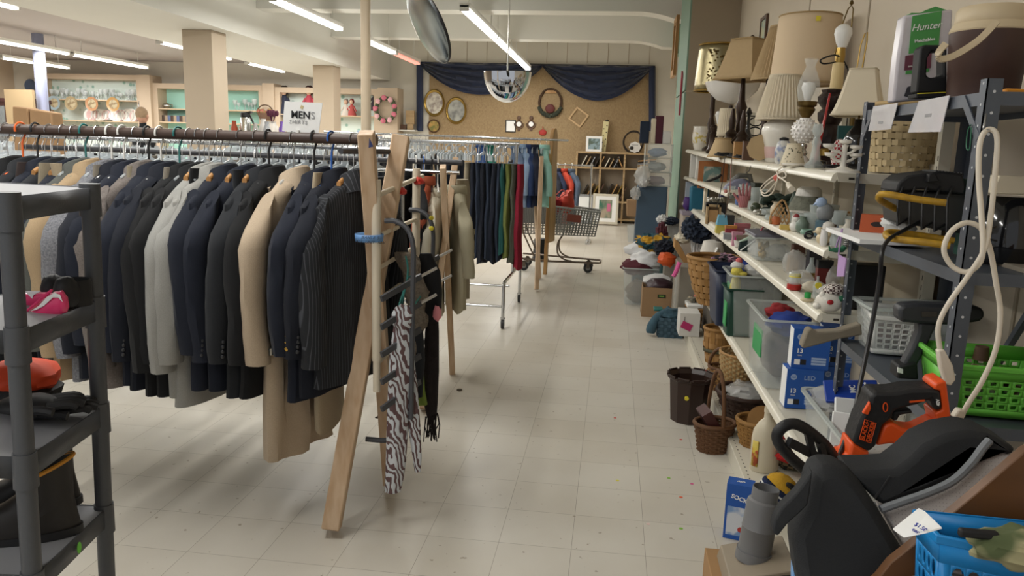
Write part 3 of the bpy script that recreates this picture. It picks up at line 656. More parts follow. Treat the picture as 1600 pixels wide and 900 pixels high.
B().loft([[cpt(u,v,-1)+Vector((0,dy,0))for u,v in((.60,.52),(.78,.52),(.78,.80),(.60,.80))]for dy in(-.012,-.004)]).build('price_panel',M('cart_red','#8e4a3c',.5),t)
B().tube([(.0,-.2,.14),(.62,-.15,.14),(.645,-.12,.14),(.645,.12,.14),(.62,.15,.14),(-.45,.24,.17)],.014,8).tube([(.0,-.2,.14),(-.45,-.24,.17)],.014,8).build('chassis','cart_brown',t)
for s in(-1,1):
 B().tube(smooth([(.12,s*.17,.49),(.06,s*.17,.38),(.07,s*.17,.24),(.16,s*.17,.17),(.26,s*.165,.15)],4),.011,8).build('strut','cart_brown',t)
 B().tube([(-.46,s*.22,.95),(-.50,s*.22,1.02),(-.40,s*.22,.5),(-.25,s*.21,.2)],.011,8).build('strut','cart_brown',t)
 for(xx,yy)in((.48,.13*s),(-.38,.21*s)):
  w_=B().cyl((xx,yy-.014,.062),(xx,yy+.014,.062),.062,n=20).build('caster','caster_black',t)
  B().cyl((xx,yy-.016,.062),(xx,yy+.016,.062),.03,n=14).build('hub','cart_grey',w_);B().bb((xx-.02,yy-.026,.06),(xx+.02,yy-.018,.135)).bb((xx-.02,yy+.018,.06),(xx+.02,yy+.026,.135)).bb((xx-.02,yy-.026,.125),(xx+.02,yy+.026,.137)).build('fork','cart_brown',w_)
B().cyl((-.5,-.25,1.03),(-.5,.25,1.03),.016,n=10).build('handle','chrome',t)
M('bag_red','#a3262b',.7,noise=(6,.3));M('cord_pink','#d9675f',.6)
tag(B().ball((0,0,0),(.17,.13,.12),20,12,.35,2.2,3).build('red_bag','bag_red',loc=(-.80,10.35,.89)),'crumpled red bag inside the shopping cart','bag')
tag(B().ball((0,0,0),(.10,.10,.16),18,12,.3,2,5).build('orange_bag',M('bag_orange','#c5402c',.6),loc=(-.60,10.36,.93)),'orange red bag with pink cord inside the cart','bag')
tag(B().tube(smooth([(-.86,10.25,.97),(-.74,10.22,1.03),(-.66,10.22,1.10),(-.62,10.24,1.05),(-.72,10.2,.98)],5),.008,6).build('drawstring_loop','cord_pink'),'looped pink cord over the red bag','cord')
tag(B().lathe([(.02,0),(.13,.0),(.115,.06),(.10,.30),(.09,.33),(.02,.34)],20).build('black_pot','black_plastic',loc=(-1.0,11.1,.0)),'black bucket upside down on the floor behind the cart','bucket')
tag(B().cyl((-1.35,13.6,1.36),(-.35,13.6,1.36),.014,n=10).cyl((-.38,13.6,0),(-.38,13.6,1.4),.018,n=10).cyl((-1.3,13.6,0),(-1.3,13.6,1.36),.018,n=10).bb((-.42,13.3,0),(-.34,13.9,.03)).bb((-1.34,13.3,0),(-1.26,13.9,.03)).build('clothes_rail','chrome'),'small chrome rail of red and dark clothes beyond the cart','clothes rail')
for i,(px,c_,lb)in enumerate(((866,'#20232f','black coat on the far small rail'),(872,'#28304a','navy coat on the far small rail'),(883,'#b5402c','bright orange red jumper on the far small rail'),(894,'#4d5a6c','slate grey blue shirt at the far rail end'))):
 x=P(px,250,y=13.6).x;shirt(lb,(x,13.6,1.36),M('far_shirt_%d'%i,c_,.9),.95,.2,i,.5,.5)
 hanger('white',(x,13.6,1.36),.5,'white hanger on the far small rail, %s from its post'%ORD(3-i),'white hangers on the far rail')
# ========================= the back wall
b=B().bb((-4.35,YB-.03,.02),(.76,YB-.005,3.52));tag(b.build('corkboard','corkboard'),'tan pegboard covering the back wall below the blue drape','board')
m=M('drape_blue','#283350',.85,noise=(9,.35),bump=(18,.5),sheen=.3)
def yb(px,py,d=.05):return P(px,py,y=YB-d)
def swag(pts_top,pts_bot,label):
 rings=[];n=len(pts_top)
 for j in range(15):
  v=j/14;ring=[]
  for i in range(n):
   p=yb(*pts_top[i]).lerp(yb(*pts_bot[i]),v);p.y-=.05+.05*sin(v*26+.7*sin(i))+.02*mnoise.noise(Vector((i*.5,v*9,0)));ring.append(p)
  rings.append(ring)
 vs=[p for r in rings for p in r];b=B();fs=[(j*n+i,j*n+i+1,(j+1)*n+i+1,(j+1)*n+i)for j in range(14)for i in range(n-1)];b.add(vs,fs)
 return b
tl=smooth([Vector((655+195*u,97+7*u,0))for u in[k/20 for k in range(21)]],1)
def cat_curve(x0,y0,x1,y1,sag,n,pw=2.0):
 return[(x0+(x1-x0)*k/(n-1),y0+(y1-y0)*k/(n-1)+sag*(1-abs(2*k/(n-1)-1)**pw))for k in range(n)]
top1=[(657+190*k/24,97+5*k/24)for k in range(25)];bot1=cat_curve(660,104,847,106,43,25,2.2)
top2=[(847+175*k/24,102+2*k/24)for k in range(25)];bot2=cat_curve(848,104,1018,107,52,25,2.0)
t=T('window_drape','dark blue velvet drape swagged along the top of the back wall','drape',yb(760,97,.02));o_=Vector(t.location)
def loc_(b):b.v=[tuple(Vector(v)-o_)for v in b.v];return b
loc_(swag(top1,bot1,'')).build('swag',m,t,solid=.01);loc_(swag(top2,bot2,'')).build('swag',m,t,solid=.01)
def tail(px,py0,py1,wpx):
 b=B();rings=[]
 for k in range(10):
  c=yb(px,py0+(py1-py0)*k/9,.1);rings.append([c+Vector((wpx/66*.5*cos(a)*(1+.2*sin(4*a)),.05*sin(a),0))for a in[2*pi*i/16 for i in range(16)]])
 return b.loft(rings)
loc_(tail(656,98,205,9)).build('tail',m,t);loc_(tail(1019,104,205,9)).build('tail',m,t)
B().bb((-4.62,-.12,-.02),(.80,-.04,.03)).build('rail','rod_dark',t).location=Vector((0,YB-.0,yb(840,102).z))-Vector((0,o_.y,o_.z))+Vector((-o_.x,.02,0))
M('brass_frame','#a68a4a',.3,.9);M('frame_brown','#5b4232',.5);M('glass_dark','#2a2f30',.1)
def oval(px,py,rx,rz,label,mat,cat='picture',pic=None,rim=.04,name='oval_picture'):
 c=yb(px,py,.03);t=T(name,label,cat,c)
 rings=[]
 B().lathe([(1-.0,0)],4)if 0 else None
 b=B();n=32;prof=[(1.0,0),(1.02,-.03),(.96,-.05),(.84,-.03),(.80,-.015)]
 b.loft([[(rx*q*cos(2*pi*i/n),d,rz*q*sin(2*pi*i/n))for i in range(n)]for q,d in prof],False,False).build('frame',mat,t)
 B().loft([[(rx*.83*cos(2*pi*i/n),d,rz*.83*sin(2*pi*i/n))for i in range(n)]for d in(-.018,-.002)]).build('picture',pic,t);return t
pic1=pattern('floral_print','#cfcabd','#8d7f78','noise',(9,9,9),.3,(.4,.65),tscale=1);pic2=pattern('grey_print','#a7a79f','#6e6f6c','noise',(6,6,6),.3,(.4,.65),tscale=1);pic3=pattern('yellow_print','#b9934d','#6d6f35','noise',(8,8,8),.4,(.4,.62),tscale=1)
S66=1/66.0
oval(679,161,16*S66,20*S66,'oval floral picture in brass frame, upper left on the pegboard','brass_frame',pic=pic1)
oval(713,173,16*S66,20*S66,'oval grey landscape picture in brass frame on the pegboard','brass_frame',pic=pic2)
oval(678,197,10*S66,10*S66,'round yellow flower plate below the oval pictures','frame_brown',pic=pic3,name='wall_plate',cat='plate')
c=yb(860,160,.03);t=T('twig_wreath','twig wreath with a red apple cutout on the back wall','wreath',c);b=B()
for k in range(9):
 b.tube([((.25+.02*sin(9*a+k))*cos(a),-.03+.03*sin(7*a+k*2),(.29+.02*cos(8*a+2*k))*sin(a))for a in[2*pi*i/40 for i in range(40)]],.014,5,closed=True)
b.build('twigs',M('twig','#4f3c2c',.9),t)
B().ball((0,-.04,-.14),(.11,.02,.10),18,10,.08,2).build('apple',M('apple_red','#5c2420',.6),t);B().bb((-.14,-.04,.2),(.14,-.02,.27)).build('banner','board_wood',t,bev=.01)
b=B()
for k in range(14):a=-pi*.15-pi*.7*k/13;b.ball((.27*cos(a),-.05,.3*sin(a)),.05,8,6,.4,4,k)
b.build('greenery',M('pine_dark','#34392e',.9),t)
def rect_frame(px,py,w,h,label,mat,pic,rot=0,rim=.03,d=.02,yy=None,name='picture_frame',loc=None,tilt=0,lean=0,mat_w=0,mat_mat='paper_white',cat='picture frame'):
 c=loc or yb(px,py,.03);t=T(name,label,cat,c,rot=(lean,tilt,rot));b=B()
 b.bb((-w/2,-d,-h/2),(w/2,0,-h/2+rim)).bb((-w/2,-d,h/2-rim),(w/2,0,h/2)).bb((-w/2,-d,-h/2+rim),(-w/2+rim,0,h/2-rim)).bb((w/2-rim,-d,-h/2+rim),(w/2,0,h/2-rim)).build('frame',mat,t)
 if pic:
  if mat_w:
   B().bb((-w/2+rim,-d*.5,-h/2+rim),(w/2-rim,-d*.2,h/2-rim)).build('mount',mat_mat,t);r2=rim+mat_w
   B().bb((-w/2+r2,-d*.6,-h/2+r2),(w/2-r2,-d*.5,h/2-r2)).build('picture',pic,t)
  else:B().bb((-w/2+rim,-d*.5,-h/2+rim),(w/2-rim,-d*.2,h/2-rim)).build('picture',pic,t)
 return t
wood('frame_pine','#b49a74','#9d825c',0,20);M('frame_black','#29231f',.4);M('frame_grey','#8b8c8e',.5);M('frame_cream','#cbc4b2',.5)
rect_frame(904,183,.34,.34,'empty wooden frame hung as a diamond on the pegboard',M('frame_pale','#c4a67c',.5),None,tilt=.6,rim=.035,d=.03)
rect_frame(798,197,.24,.28,'black framed white notice on the back wall above the shirt rack','frame_black','paper_white',rim=.02)
for px,lb in((811,'small wall clock with brown scrolls beside the framed notice'),(830,'small round wall clock with looped brown frame')):
 t=T('wall_clock',lb,'clock',yb(px,194,.03));B().lathe([(.02,-.02),(.075,-.02),(.09,0)],20).build('case','frame_brown',t).rotation_euler.x=-pi/2
 B().lathe([(.005,-.03),(.055,-.03),(.055,-.02)],20).build('dial','paper_white',t).rotation_euler.x=-pi/2
 B().tube([(.11*cos(a),-.01,.02+.13*sin(a))for a in[pi*1.0+pi*k/12 for k in range(13)]],.012,6).ball((0,-.02,.14),(.05,.02,.05),10,6).bb((-.03,-.02,-.15),(.03,0,-.08)).build('scrollwork','frame_brown',t)
tag(B().ball((0,0,0),(.09,.03,.07),14,8).cyl((0,0,.05),(0,0,.14),.01,n=6).build('wall_ornament',M('ornament_red','#a2302a',.6),loc=yb(848,207,.05)),'small red apple ornament on the back wall above the rack','ornament')
t=T('cubby_shelf','open wooden cubby shelf full of picture frames on the back wall','shelf unit',(0,YB-.02,0));x0,x1=P(900,280,y=17.6).x,P(1012,280,y=17.6).x;dp=-.34
M('cubby_back','#9a8f80',.8)
zt,zm=P(950,239,y=17.6).z,P(950,263,y=17.6).z
xs=[x0+(x1-x0)*k/3.0 for k in range(4)]
for xx in xs:B().bb((xx-.02,dp,0),(xx+.02,0,zt)).build('divider','frame_pine',t)
for zz,n_ in((zt,'shelf_board'),(zm,'shelf_board'),(.48,'shelf_board'),(.08,'shelf_board')):B().bb((x0-.02,dp-.01,zz-.02),(x1+.02,0,zz+.02)).build(n_,'frame_pine',t)
B().bb((x0,-.012,.05),(x1,-.004,zt)).build('back_panel','cubby_back',t)
fc=['frame_black','frame_pine','frame_brown','board_wood','frame_grey','frame_cream','brass_frame']
nf=0
for cell in range(3):
 for row in range(2):
  zb=zm+.02 if row else.50;hh=(zt-zm-.06)if row else(zm-.50)*.62
  for k in range(5 if row else 4):
   xx=xs[cell]+.10+k*(.10 if row else.12);lean=(.45 if cell<2 else(1.25 if row else.5))*(1 if cell!=1 or k<3 or not row else-1)
   if row and cell==2:lean=1.45;xx=xs[cell]+.30;zz=zb+.02+k*.035;L=.4
   else:L=hh*random.uniform(.8,1.0);zz=zb
   t=T('picture_frame','thin frame leaning in the cubby shelf on the back wall','picture frame',(xx,YB-.2,zz),rot=(0,lean,0),group='frames filed in the cubby shelf')
   B().bb((-.012,-.13,.0),(.012,.13,L)).build('frame',fc[(nf*3+cell)%7],t);nf+=1
rect_frame(0,0,.46,.64,'grey framed certificate standing on the floor below the cubby shelf','frame_grey','paper_white',loc=Vector((P(911,320,y=17.2).x,17.3,.325)),lean=-.08,rim=.05,mat_w=.02)
rect_frame(0,0,.56,.66,'cream framed picture of a pink chair in a garden, on the floor','frame_cream',None,loc=Vector((P(946,325,y=17.0).x,16.95,.36)),lean=-.1,rim=.05,mat_w=.06)
k=[q for q in COL.objects if q.get('label','').startswith('cream framed')][0]
B().bb((-.23,-.012,-.28),(.23,-.004,.28)).build('mount','paper_white',k);B().bb((-.14,-.016,-.20),(.14,-.012,.20)).build('picture',pattern('garden_print','#3f6f5a','#a89a86','noise',(5,5,3),.5,(.4,.6)),k);B().bb((.03,-.018,-.05),(.11,-.016,.12)).build('pink_chair',M('print_pink','#c86a8c',.5),k)
rect_frame(0,0,.36,.34,'white framed landscape standing on top of the cubby shelf','paper_white',pattern('landscape_print','#58685c','#8aa0a8','noise',(8,8,8),.4),loc=Vector((P(928,226,y=17.5).x,17.6,zt+.19)),lean=-.05,rim=.05)
t=T('domino_post','tall cream board with black dots standing on the cubby shelf','ornament',(P(942,230,y=17.5).x,17.72,zt+.021),rot=(0,.06,0));B().bb((-.06,-.02,0),(.06,.02,.68)).build('board',M('cream_board','#d9cf9e',.6),t);B().ball((.02,0,.69),(.04,.015,.03),8,6).build('finial','frame_black',t)
b=B()
for k in range(8):b.cyl((-.03+.06*(k%2),-.024,.06+k*.075),(-.03+.06*(k%2),-.019,.06+k*.075),.014,n=10)
b.build('dot_print','frame_black',t)
t=T('wall_plaque','white scalloped plaque with black heart on the pegboard','sign',yb(992,230,.06));B().prism([(.13*cos(a)*(1+.06*cos(8*a)),.12*sin(a)*(1+.06*cos(8*a)))for a in[2*pi*k/48 for k in range(48)]],-.02,.0,'y').build('plate','paper_white',t);B().ball((-.07,-.025,-.02),(.045,.006,.045),10,6).build('heart','frame_black',t);B().bb((-.08,-.024,.04),(.07,-.02,.055)).build('script_line','ink_grey',t)
b=B()
for k in range(6):b.tube([((.22+.015*sin(5*a+k))*cos(a),.02*sin(6*a+k),(.24+.015*cos(6*a+k))*sin(a))for a in[2*pi*i/30 for i in range(30)]],.016,5,closed=True)
tag(b.build('grapevine_wreath',M('vine_dark','#3d352f',.9),loc=yb(990,222,.02)),'dark grapevine wreath hanging behind the white plaque','wreath')
# ========================= side wall of display alcoves (far left)
ya=YB-.0
def alcove(i,x0,x1,ztop,back,shelves,zb=0):
 b=B().bb((x0,-.4,0),(x0+.12,0,ztop)).bb((x1-.12,-.4,0),(x1,0,ztop)).bb((x0+.12,-.4,ztop-.12),(x1-.12,0,ztop)).bb((x0+.12,-.39,0),(x1-.12,0,.5))
 t=T('display_alcove',['wide wallpapered display alcove at the far left of the back wall','teal display alcove between the wallpapered alcoves','wallpapered doll alcove behind the round cream pole'][i],'display shelf',(0,ya,0));b.build('surround','wall_beige',t)
 B().bb((x0+.12,-.02,.5),(x1-.12,-.01,ztop-.12)).build('back_panel',back,t)
 for z in shelves:B().bb((x0+.12,-.39,z-.025),(x1-.12,-.02,z)).build('shelf_board',M('shelf_beige','#bfa98c',.6),t)
za=lambda py:P(250,py,y=17.5).z
xa=lambda px:P(px,170,y=17.5).x
sh=[za(158),za(192),za(215)]
alcove(0,xa(60),xa(222),za(118),'wallpaper',[za(158),za(191)])
alcove(1,xa(240),xa(412),za(130),'teal_paint',[P(330,171,y=17.5).z,P(330,192,y=17.5).z,.9])
alcove(2,xa(430),xa(592),za(132),'wallpaper',[P(560,181,y=17.5).z,.9])
struct('trim_9',B().bb((xa(222),ya-.5,0),(xa(240),ya,za(118))).bb((xa(412),ya-.45,0),(xa(430),ya,za(127))).bb((xa(592),ya-.5,0),(xa(623),ya,za(130))),'wall_beige')
M('glassware','#dfe6e6',.08,alpha=.35);M('china_white','#dedad2',.25);M('china_pink','#c9a7a3',.25);M('mug_dark','#4a3c34',.3);M('mug_blue','#5a6a8c',.3);M('mug_tan','#a3907a',.3);M('silver','#c4c4c0',.2,1)
def goblet(name='glass_goblet',lab='',h=.16,r=.04):
 b=B().lathe([(.001,0),(r,.0),(r*.9,.006),(.006,.02),(.006,h*.45),(r*.6,h*.55),(r,h*.8),(r*.95,h),(r*.9,h),(r*.55,h*.58),(.001,h*.52)],14);return b
GLS=goblet().build('glass_goblet','glassware');tag(GLS,'clear glass goblet on the display alcove shelves','glass','goblets in the display alcoves');used=0
spots=[(xa(75+3.7*k),za(158))for k in range(38)]+[(P(358+6.5*k,170,y=17.4).x,P(330,171,y=17.5).z)for k in range(6)]
for k,(x,z)in enumerate(spots):
 o=GLS if k==0 else GLS.copy()
 if k:COL.objects.link(o)
 o.location=(x,YB-.1-random.random()*.2,z+.001);s=random.uniform(.9,1.7);o.scale=(s,s,s)
PL=B().lathe([(.001,.0),(.07,.0),(.1,.012),(.1,.016),(.068,.006),(.001,.006)],20).build('display_plate','china_white');tag(PL,'plate standing on the lower shelf of the wide wallpapered alcove','plate','plates in the wide alcove')
for k in range(16):
 o=PL if k==0 else PL.copy()
 if k:COL.objects.link(o)
 o.location=(xa(128+k*5.6),YB-.16,za(191)+.14);o.rotation_euler=(pi/2-.2,0,0);s=random.uniform(1.1,1.7);o.scale=(s,s,s)
 o.material_slots[0].link='OBJECT';o.material_slots[0].material=MATS[['china_white','china_pink','glassware','china_white'][k%4]]
for k,(px,c_,w_)in enumerate(((86,'#8fa0a8','blue-grey'),(113,'#9b8a6a','brown'),(145,'#a67c5a','orange brown'),(178,'#a98452','tan'))):
 t=T('wall_plate','round %s plate hung on the shelf edge of the wide alcove'%w_,'plate',(xa(px),YB-.41,za(165)),rot=(pi/2,0,0));B().lathe([(.01,0),(.14,.0),(.17,.02),(.17,.025),(.13,.01),(.01,.01)],22).build('rim',M('plate_%d'%k,c_,.35),t);B().lathe([(.005,.011),(.11,.012),(.005,.016)],18).build('picture',pattern('plate_pic','#857358','#ada083','noise',(12,12,12),.4),t)
MG=T('mug','mug in the row on the teal alcove shelf','mug',(0,0,0),0,'mugs in the teal alcove');B().lathe([(.001,0),(.045,0),(.047,.1),(.041,.1),(.04,.012),(.001,.012)],14).build('body','mug_dark',MG);B().tube(arc((.047,0,.05),.03,-pi/2,pi/2,8,'xz'),.006,6).build('handle','mug_dark',MG)
for k in range(10):
 o_=dict(loc=(P(246+k*4.7,190,y=17.4).x,YB-.2,P(330,192,y=17.5).z+.001))
 if k==0:MG.location=o_['loc'];MG.scale=(1.5,)*3
 else:dup(MG,o_['loc'],random.uniform(0,3),scale=1.5,mats={'body':MATS[['mug_dark','mug_tan','mug_blue'][k%3]],'handle':MATS[['mug_dark','mug_tan','mug_blue'][k%3]]})
for px,py,lb in((228,165,'upper'),(228,185,'lower')):
 o=B().lathe([(.01,0),(.1,0),(.17,.03),(.16,.04),(.09,.015),(.01,.012)],22).build('silver_tray','silver',loc=(xa(px),YB-.42,za(py)));o.rotation_euler=(pi/2,0,0);tag(o,'%s round silver tray on the pier beside the wide alcove'%lb,'tray')
tag(B().ball((0,0,.07),(.10,.08,.07),14,8).tube([(.09,0,.1),(.16,0,.09),(.13,0,.02)],.012,6).cyl((-.08,0,.07),(-.16,0,.13),.015,n=8).build('teapot','silver',loc=(xa(253),YB-.2,P(330,171,y=17.5).z)),'silver teapot on the upper teal alcove shelf','teapot')
def doll(px,py,c1,c2,lb,s=1.0):
 t=T('doll',lb,'doll',(xa(px),YB-.24,P(px,py,y=17.5).z));t.scale=(s,s,s)
 B().lathe([(.01,0),(.13,.0),(.11,.08),(.05,.2),(.06,.25),(.03,.3)],16,sy=.7).cyl((-.05,0,.25),(-.13,-.03,.12),.022,.016).cyl((.05,0,.25),(.13,-.03,.12),.022,.016).build('dress',M('doll_'+c1.strip('#'),c1,.8),t)
 B().ball((0,-.01,.36),(.05,.05,.06)).build('head',M('doll_skin','#d9b59c',.5),t);B().ball((0,.012,.37),(.066,.06,.075),12,8,.2,4).build('hair',M('doll_'+c2.strip('#'),c2,.8),t)
doll(440,181,'#262b3d','#2b211d','doll in a navy dress with long dark hair in the alcove',1.6);doll(479,181,'#a33b48','#3a2420','dark haired doll in red behind the white card sign',1.6)
doll(546,181,'#b0504c','#7c2a26','seated doll in a red bonnet on the alcove shelf',.9);doll(537,181,'#cfc6bb','#8b8078','grey haired small doll beside the red bonnet doll',.9);doll(582,172,'#2c2630','#241f1f','black and pink doll beside the flower wreath',1.1)
c=Vector((P(602,171,y=17.3).x,YB-.56,P(602,171,y=17.3).z));t=T('flower_wreath','wreath of pink flowers on the pier beside the doll alcove','wreath',c);b=B();g=B()
for k in range(44):a=2*pi*k/44;b.ball((.22*cos(a),-.03*random.random(),.25*sin(a)),.05,7,5,.5,4,k)
b.build('leaves',M('wreath_green','#4c5a41',.9),t)
for k in range(9):a=2*pi*k/9+.3;g=B().ball((.23*cos(a),-.06,.26*sin(a)),(.06,.03,.06),9,6,.35,4,k).build('flower',M('flower_'+str(k%2),['#c76f80','#d9a9ae'][k%2],.7),t)
c=Vector((xa(420),YB-.6,P(420,186,y=17.3).z));t=T('flower_basket','handled basket of dried flowers hung on the pier by the airpot','basket',c);B().lathe([(.01,-.02),(.12,-.02),(.18,.12),(.17,.13),(.11,0),(.01,0)],20).build('bowl','frame_brown',t);B().tube(arc((0,0,.12),.2,0,pi,16),.014,6).build('handle','twig',t);b=B()
for k in range(14):b.ball((random.uniform(-.13,.13),random.uniform(-.1,.0),.14+random.random()*.06),.05,7,5,.4,4,k)
b.build('flowers',pattern('dried_flowers','#7a6a3c','#8b4a40','noise',(20,20,20)),t)
t=T('china_cabinet','dark red wooden cabinet with glass doors at the far left','cabinet',(P(25,180,y=15).x,15.2,0));B().bb((-.7,-.3,0),(.5,.2,.5)).bb((-.7,.15,.5),(.5,.2,2.3)).bb((-.7,-.3,.5),(-.64,.2,2.3)).bb((.44,-.3,.5),(.5,.2,2.3)).bb((-.72,-.32,2.25),(.52,.22,2.33)).build('body',M('mahogany','#3d2423',.4,noise=(5,.3)),t)
for dx in(-.6,-.08):B().bb((dx,-.3,.55),(dx+.05,-.27,2.2)).bb((dx+.43,-.3,.55),(dx+.48,-.27,2.2)).bb((dx,-.3,.5),(dx+.48,-.27,.56)).bb((dx,-.3,2.18),(dx+.48,-.27,2.25)).build('door','mahogany',t)
for dx in(-.6,-.08):B().bb((dx+.05,-.29,.56),(dx+.43,-.285,2.18)).build('pane',M('cab_glass','#9aa0a0',.1,alpha=.3),t)
t=T('wall_clock','round blue rimmed clock behind the blue post','clock',(P(40,133,y=17.7).x,YB-.02,P(40,133,y=17.7).z));t.rotation_euler.x=pi/2;B().lathe([(.12,0),(.16,.03),(.15,.04),(.12,.03)],24).build('rim',M('clock_blue','#51607c',.4),t);B().lathe([(.005,.01),(.13,.01),(.005,.015)],24).build('dial','paper_white',t)
tag(B().bb((-.28,-.03,0),(.28,.03,1.6)).build('tan_screen',M('screen_tan','#a58f6d',.8),loc=(P(33,180,y=13.0).x,13.0,.0+P(33,140,y=13).z-1.6)),'tan panel leaning beside the blue post','panel')
struct('trim_10',B().bb((XL,12.4,0),(-9.2,13.0,P(33,140,y=13).z-1.6)),'wall_beige')
def counter(n,x0,x1,y,z,lb):
 t=T('display_table',lb,'table',((x0+x1)/2,y,0));w=(x1-x0)/2
 B().bb((-w,-.35,z-.04),(w,.35,z)).build('top',M('table_white','#d3d0c8',.5),t,bev=.004)
 for sx in(-1,1):
  for sy in(-1,1):B().bb((sx*(w-.06)-.025,sy*.3-.025,0),(sx*(w-.06)+.025,sy*.3+.025,z-.04)).build('leg','table_white',t)
counter(0,P(180,215,y=11.2).x,P(330,215,y=11.2).x,11.2,1.62,'tall white table beneath the glass shelves')
xc0,xc1=P(362,215,y=11.0).x,P(520,215,y=11.0).x
counter(1,xc0,xc1,11.0,1.66,'tall white table of bottles and the airpot behind the card sign')
xb=lambda px:P(px,200,y=11.0).x
t=T('airpot','steel airpot with black pump top among the bottles','airpot',(xb(384),11.0,1.661));B().lathe([(.01,0),(.075,0),(.075,.27),(.06,.3),(.01,.3)],22).build('body','silver',t);B().lathe([(.01,.30),(.075,.3),(.07,.36),(.03,.37),(.01,.37)],20).bar((0,0,.35),(.11,-.02,.37),.05,.03).bar((.07,0,.33),(.14,-.02,.2),.02,.02).build('pump_lid','black_plastic',t)
for k,(px,c_,h,r,lb)in enumerate(((366,'#a5482e',.24,.05,'rust red canister by the pillar'),(375,'#cdb9a5',.26,.06,'pale beige jug beside the airpot'),(399,'#a9a7a4',.22,.045,'grey vase right of the airpot'),(407,'#d8d6d2',.28,.06,'tall white pitcher right of the airpot'),(417,'#9fa3a8',.24,.05,'grey glass bottle beside the white pitcher'),(436,'#6a4a9c',.25,.045,'purple bottle by the card sign'))):
 tag(B().lathe([(.005,0),(r,0),(r*1.05,h*.55),(r*.6,h*.8),(r*.65,h),(r*.5,h),(.005,h*.9)],16).build('bottle',M('bottle_%d'%k,c_,.3),loc=(xb(px),11.0+.1*(k%2),1.661)),lb,'bottle')
t=T('purple_vase','clear vase with purple base and dried stems','vase',(xb(428),10.95,1.661));B().lathe([(.005,0),(.07,0),(.075,.07)],16).build('base',M('purple_base','#4a3290',.2),t);B().lathe([(.075,.07),(.09,.15),(.05,.22),(.06,.24)],16,caps=False).build('vase','glassware',t);b=B()
for k in range(7):b.tube([(0,0,.2),(random.uniform(-.08,.08),random.uniform(-.04,.04),.38)],.006,5).ball((random.uniform(-.08,.08),0,.36),(.03,.02,.05),7,5,.5,4,k)
b.build('stems',M('stem_plum','#55293c',.9),t)
for k,(px,lb)in enumerate(((540,'white mug box behind the cream pole'),(552,'white box right of the cream pole'),(566,'pale blue box behind the rack legs'),(590,'grey photo box below the flower wreath'),(606,'white card box below the flower wreath'))):
 tag(B().bb((-.09,-.05,0),(.09,.05,.2+.05*(k%3))).build('gift_box',M('gift_%d'%k,['#d0ced0','#d8d5cc','#9fb0c8','#8f94a4','#dcd8d4'][k],.6),loc=(P(px,200,y=14.0).x,14.0,1.56),bev=.004),lb,'box')
counter(2,P(530,215,y=14.0).x,P(640,215,y=14.0).x,14.0,1.559,'white table below the flower wreath')
t=T('wall_shelf','small wooden wall shelf of blocks left of the blue drape','shelf',(P(637,200,y=17.6).x,YB-.25,P(637,203,y=17.6).z));B().bb((-.2,-.12,-.03),(.2,.25,0)).build('shelf_board','table_white',t)
for k,(dx,h,lb)in enumerate(((-.11,.12,'small dark wooden clock block on the wall shelf'),(.05,.14,'pine letter block on the wall shelf'))):tag(B().bb((-.07,-.04,0),(.07,.04,h)).build('wood_block',['frame_brown','frame_pine'][k],loc=Vector(t.location)+Vector((dx,0,.0005)),bev=.01),lb,'block')
tag(B().bb((-.1,-.05,0),(.1,.05,.3)).build('wood_block','frame_pine',loc=Vector(t.location)+Vector((.05,.0,.1405))),'stacked pine box on top of the letter block','block')
t=T('person','person with short fair hair in a dark top, seen from behind among the racks','person',(P(223,190,y=10.6).x,10.6,0))
hz=P(223,181,y=10.6).z
b=B();prof=[(.12,.02),(.125,.5),(.15,.82),(.165,.95),(.14,1.1),(.18,1.34),(.185,1.42),(.15,1.48),(.07,1.51),(.052,1.55),(.055,1.58)]
zs=(hz-.10)/1.58
b.loft([[(r*cos(a),r*.62*sin(a),z*zs)for a in[2*pi*i/20 for i in range(20)]]for r,z in prof])
b.build('body','fabric_charcoal',t)
h=B().ball((0,0,hz),(.075,.095,.115),18,12).ball((-.08,0,hz-.01),(.012,.025,.035),8,6).ball((.08,0,hz-.01),(.012,.025,.035),8,6).ball((0,.1,hz-.02),(.015,.02,.02),8,6);h.build('head',M('skin','#c99a83',.55),t)
B().ball((0,-.015,hz+.03),(.083,.095,.10),18,12,.08,5).build('hair',M('hair_fair','#b59a7c',.8,noise=(40,.4)),t)
for k,(px0,px1)in enumerate(((30,58),(55,95))):
 a_,c_=P(px0,215,y=5.2),P(px1,215,y=5.2);w=(c_.x-a_.x);b=B().prism([(0,0),(w,0),(w*.92,.30 if k else.33),(w*.1,.32 if k else.34)],-.06,.06,'y');tag(b.build('paper_bag',M('kraft','#b08c66',.8,noise=(10,.15),bump=(14,.5)),loc=(a_.x,5.2,P(px0,240,y=5.2).z),bev=.01),['kraft paper bag standing behind the left end of the rod','kraft paper bag beside the dark round tag'][k],'paper bag')
tag(B().bb((P(10,230,y=5.2).x,4.95,0),(P(110,230,y=5.2).x,5.45,P(30,240,y=5.2).z-.002)).build('storage_crate','table_white',bev=.01),'white stand beneath the kraft paper bags','stand')
tag(B().cyl((-6.6,6.3,1.63),(-2.4,6.3,1.63),.014,n=10).cyl((-2.42,6.3,0),(-2.42,6.3,1.63),.014,n=10).cyl((-6.5,6.3,0),(-6.5,6.3,1.63),.014,n=10).build('clothes_rail','chrome'),'long chrome rail of clear hangers behind the jackets, left of the aisle racks','clothes rail')
rail_of_hangers(-6.3,-2.5,6.3,1.63,70)
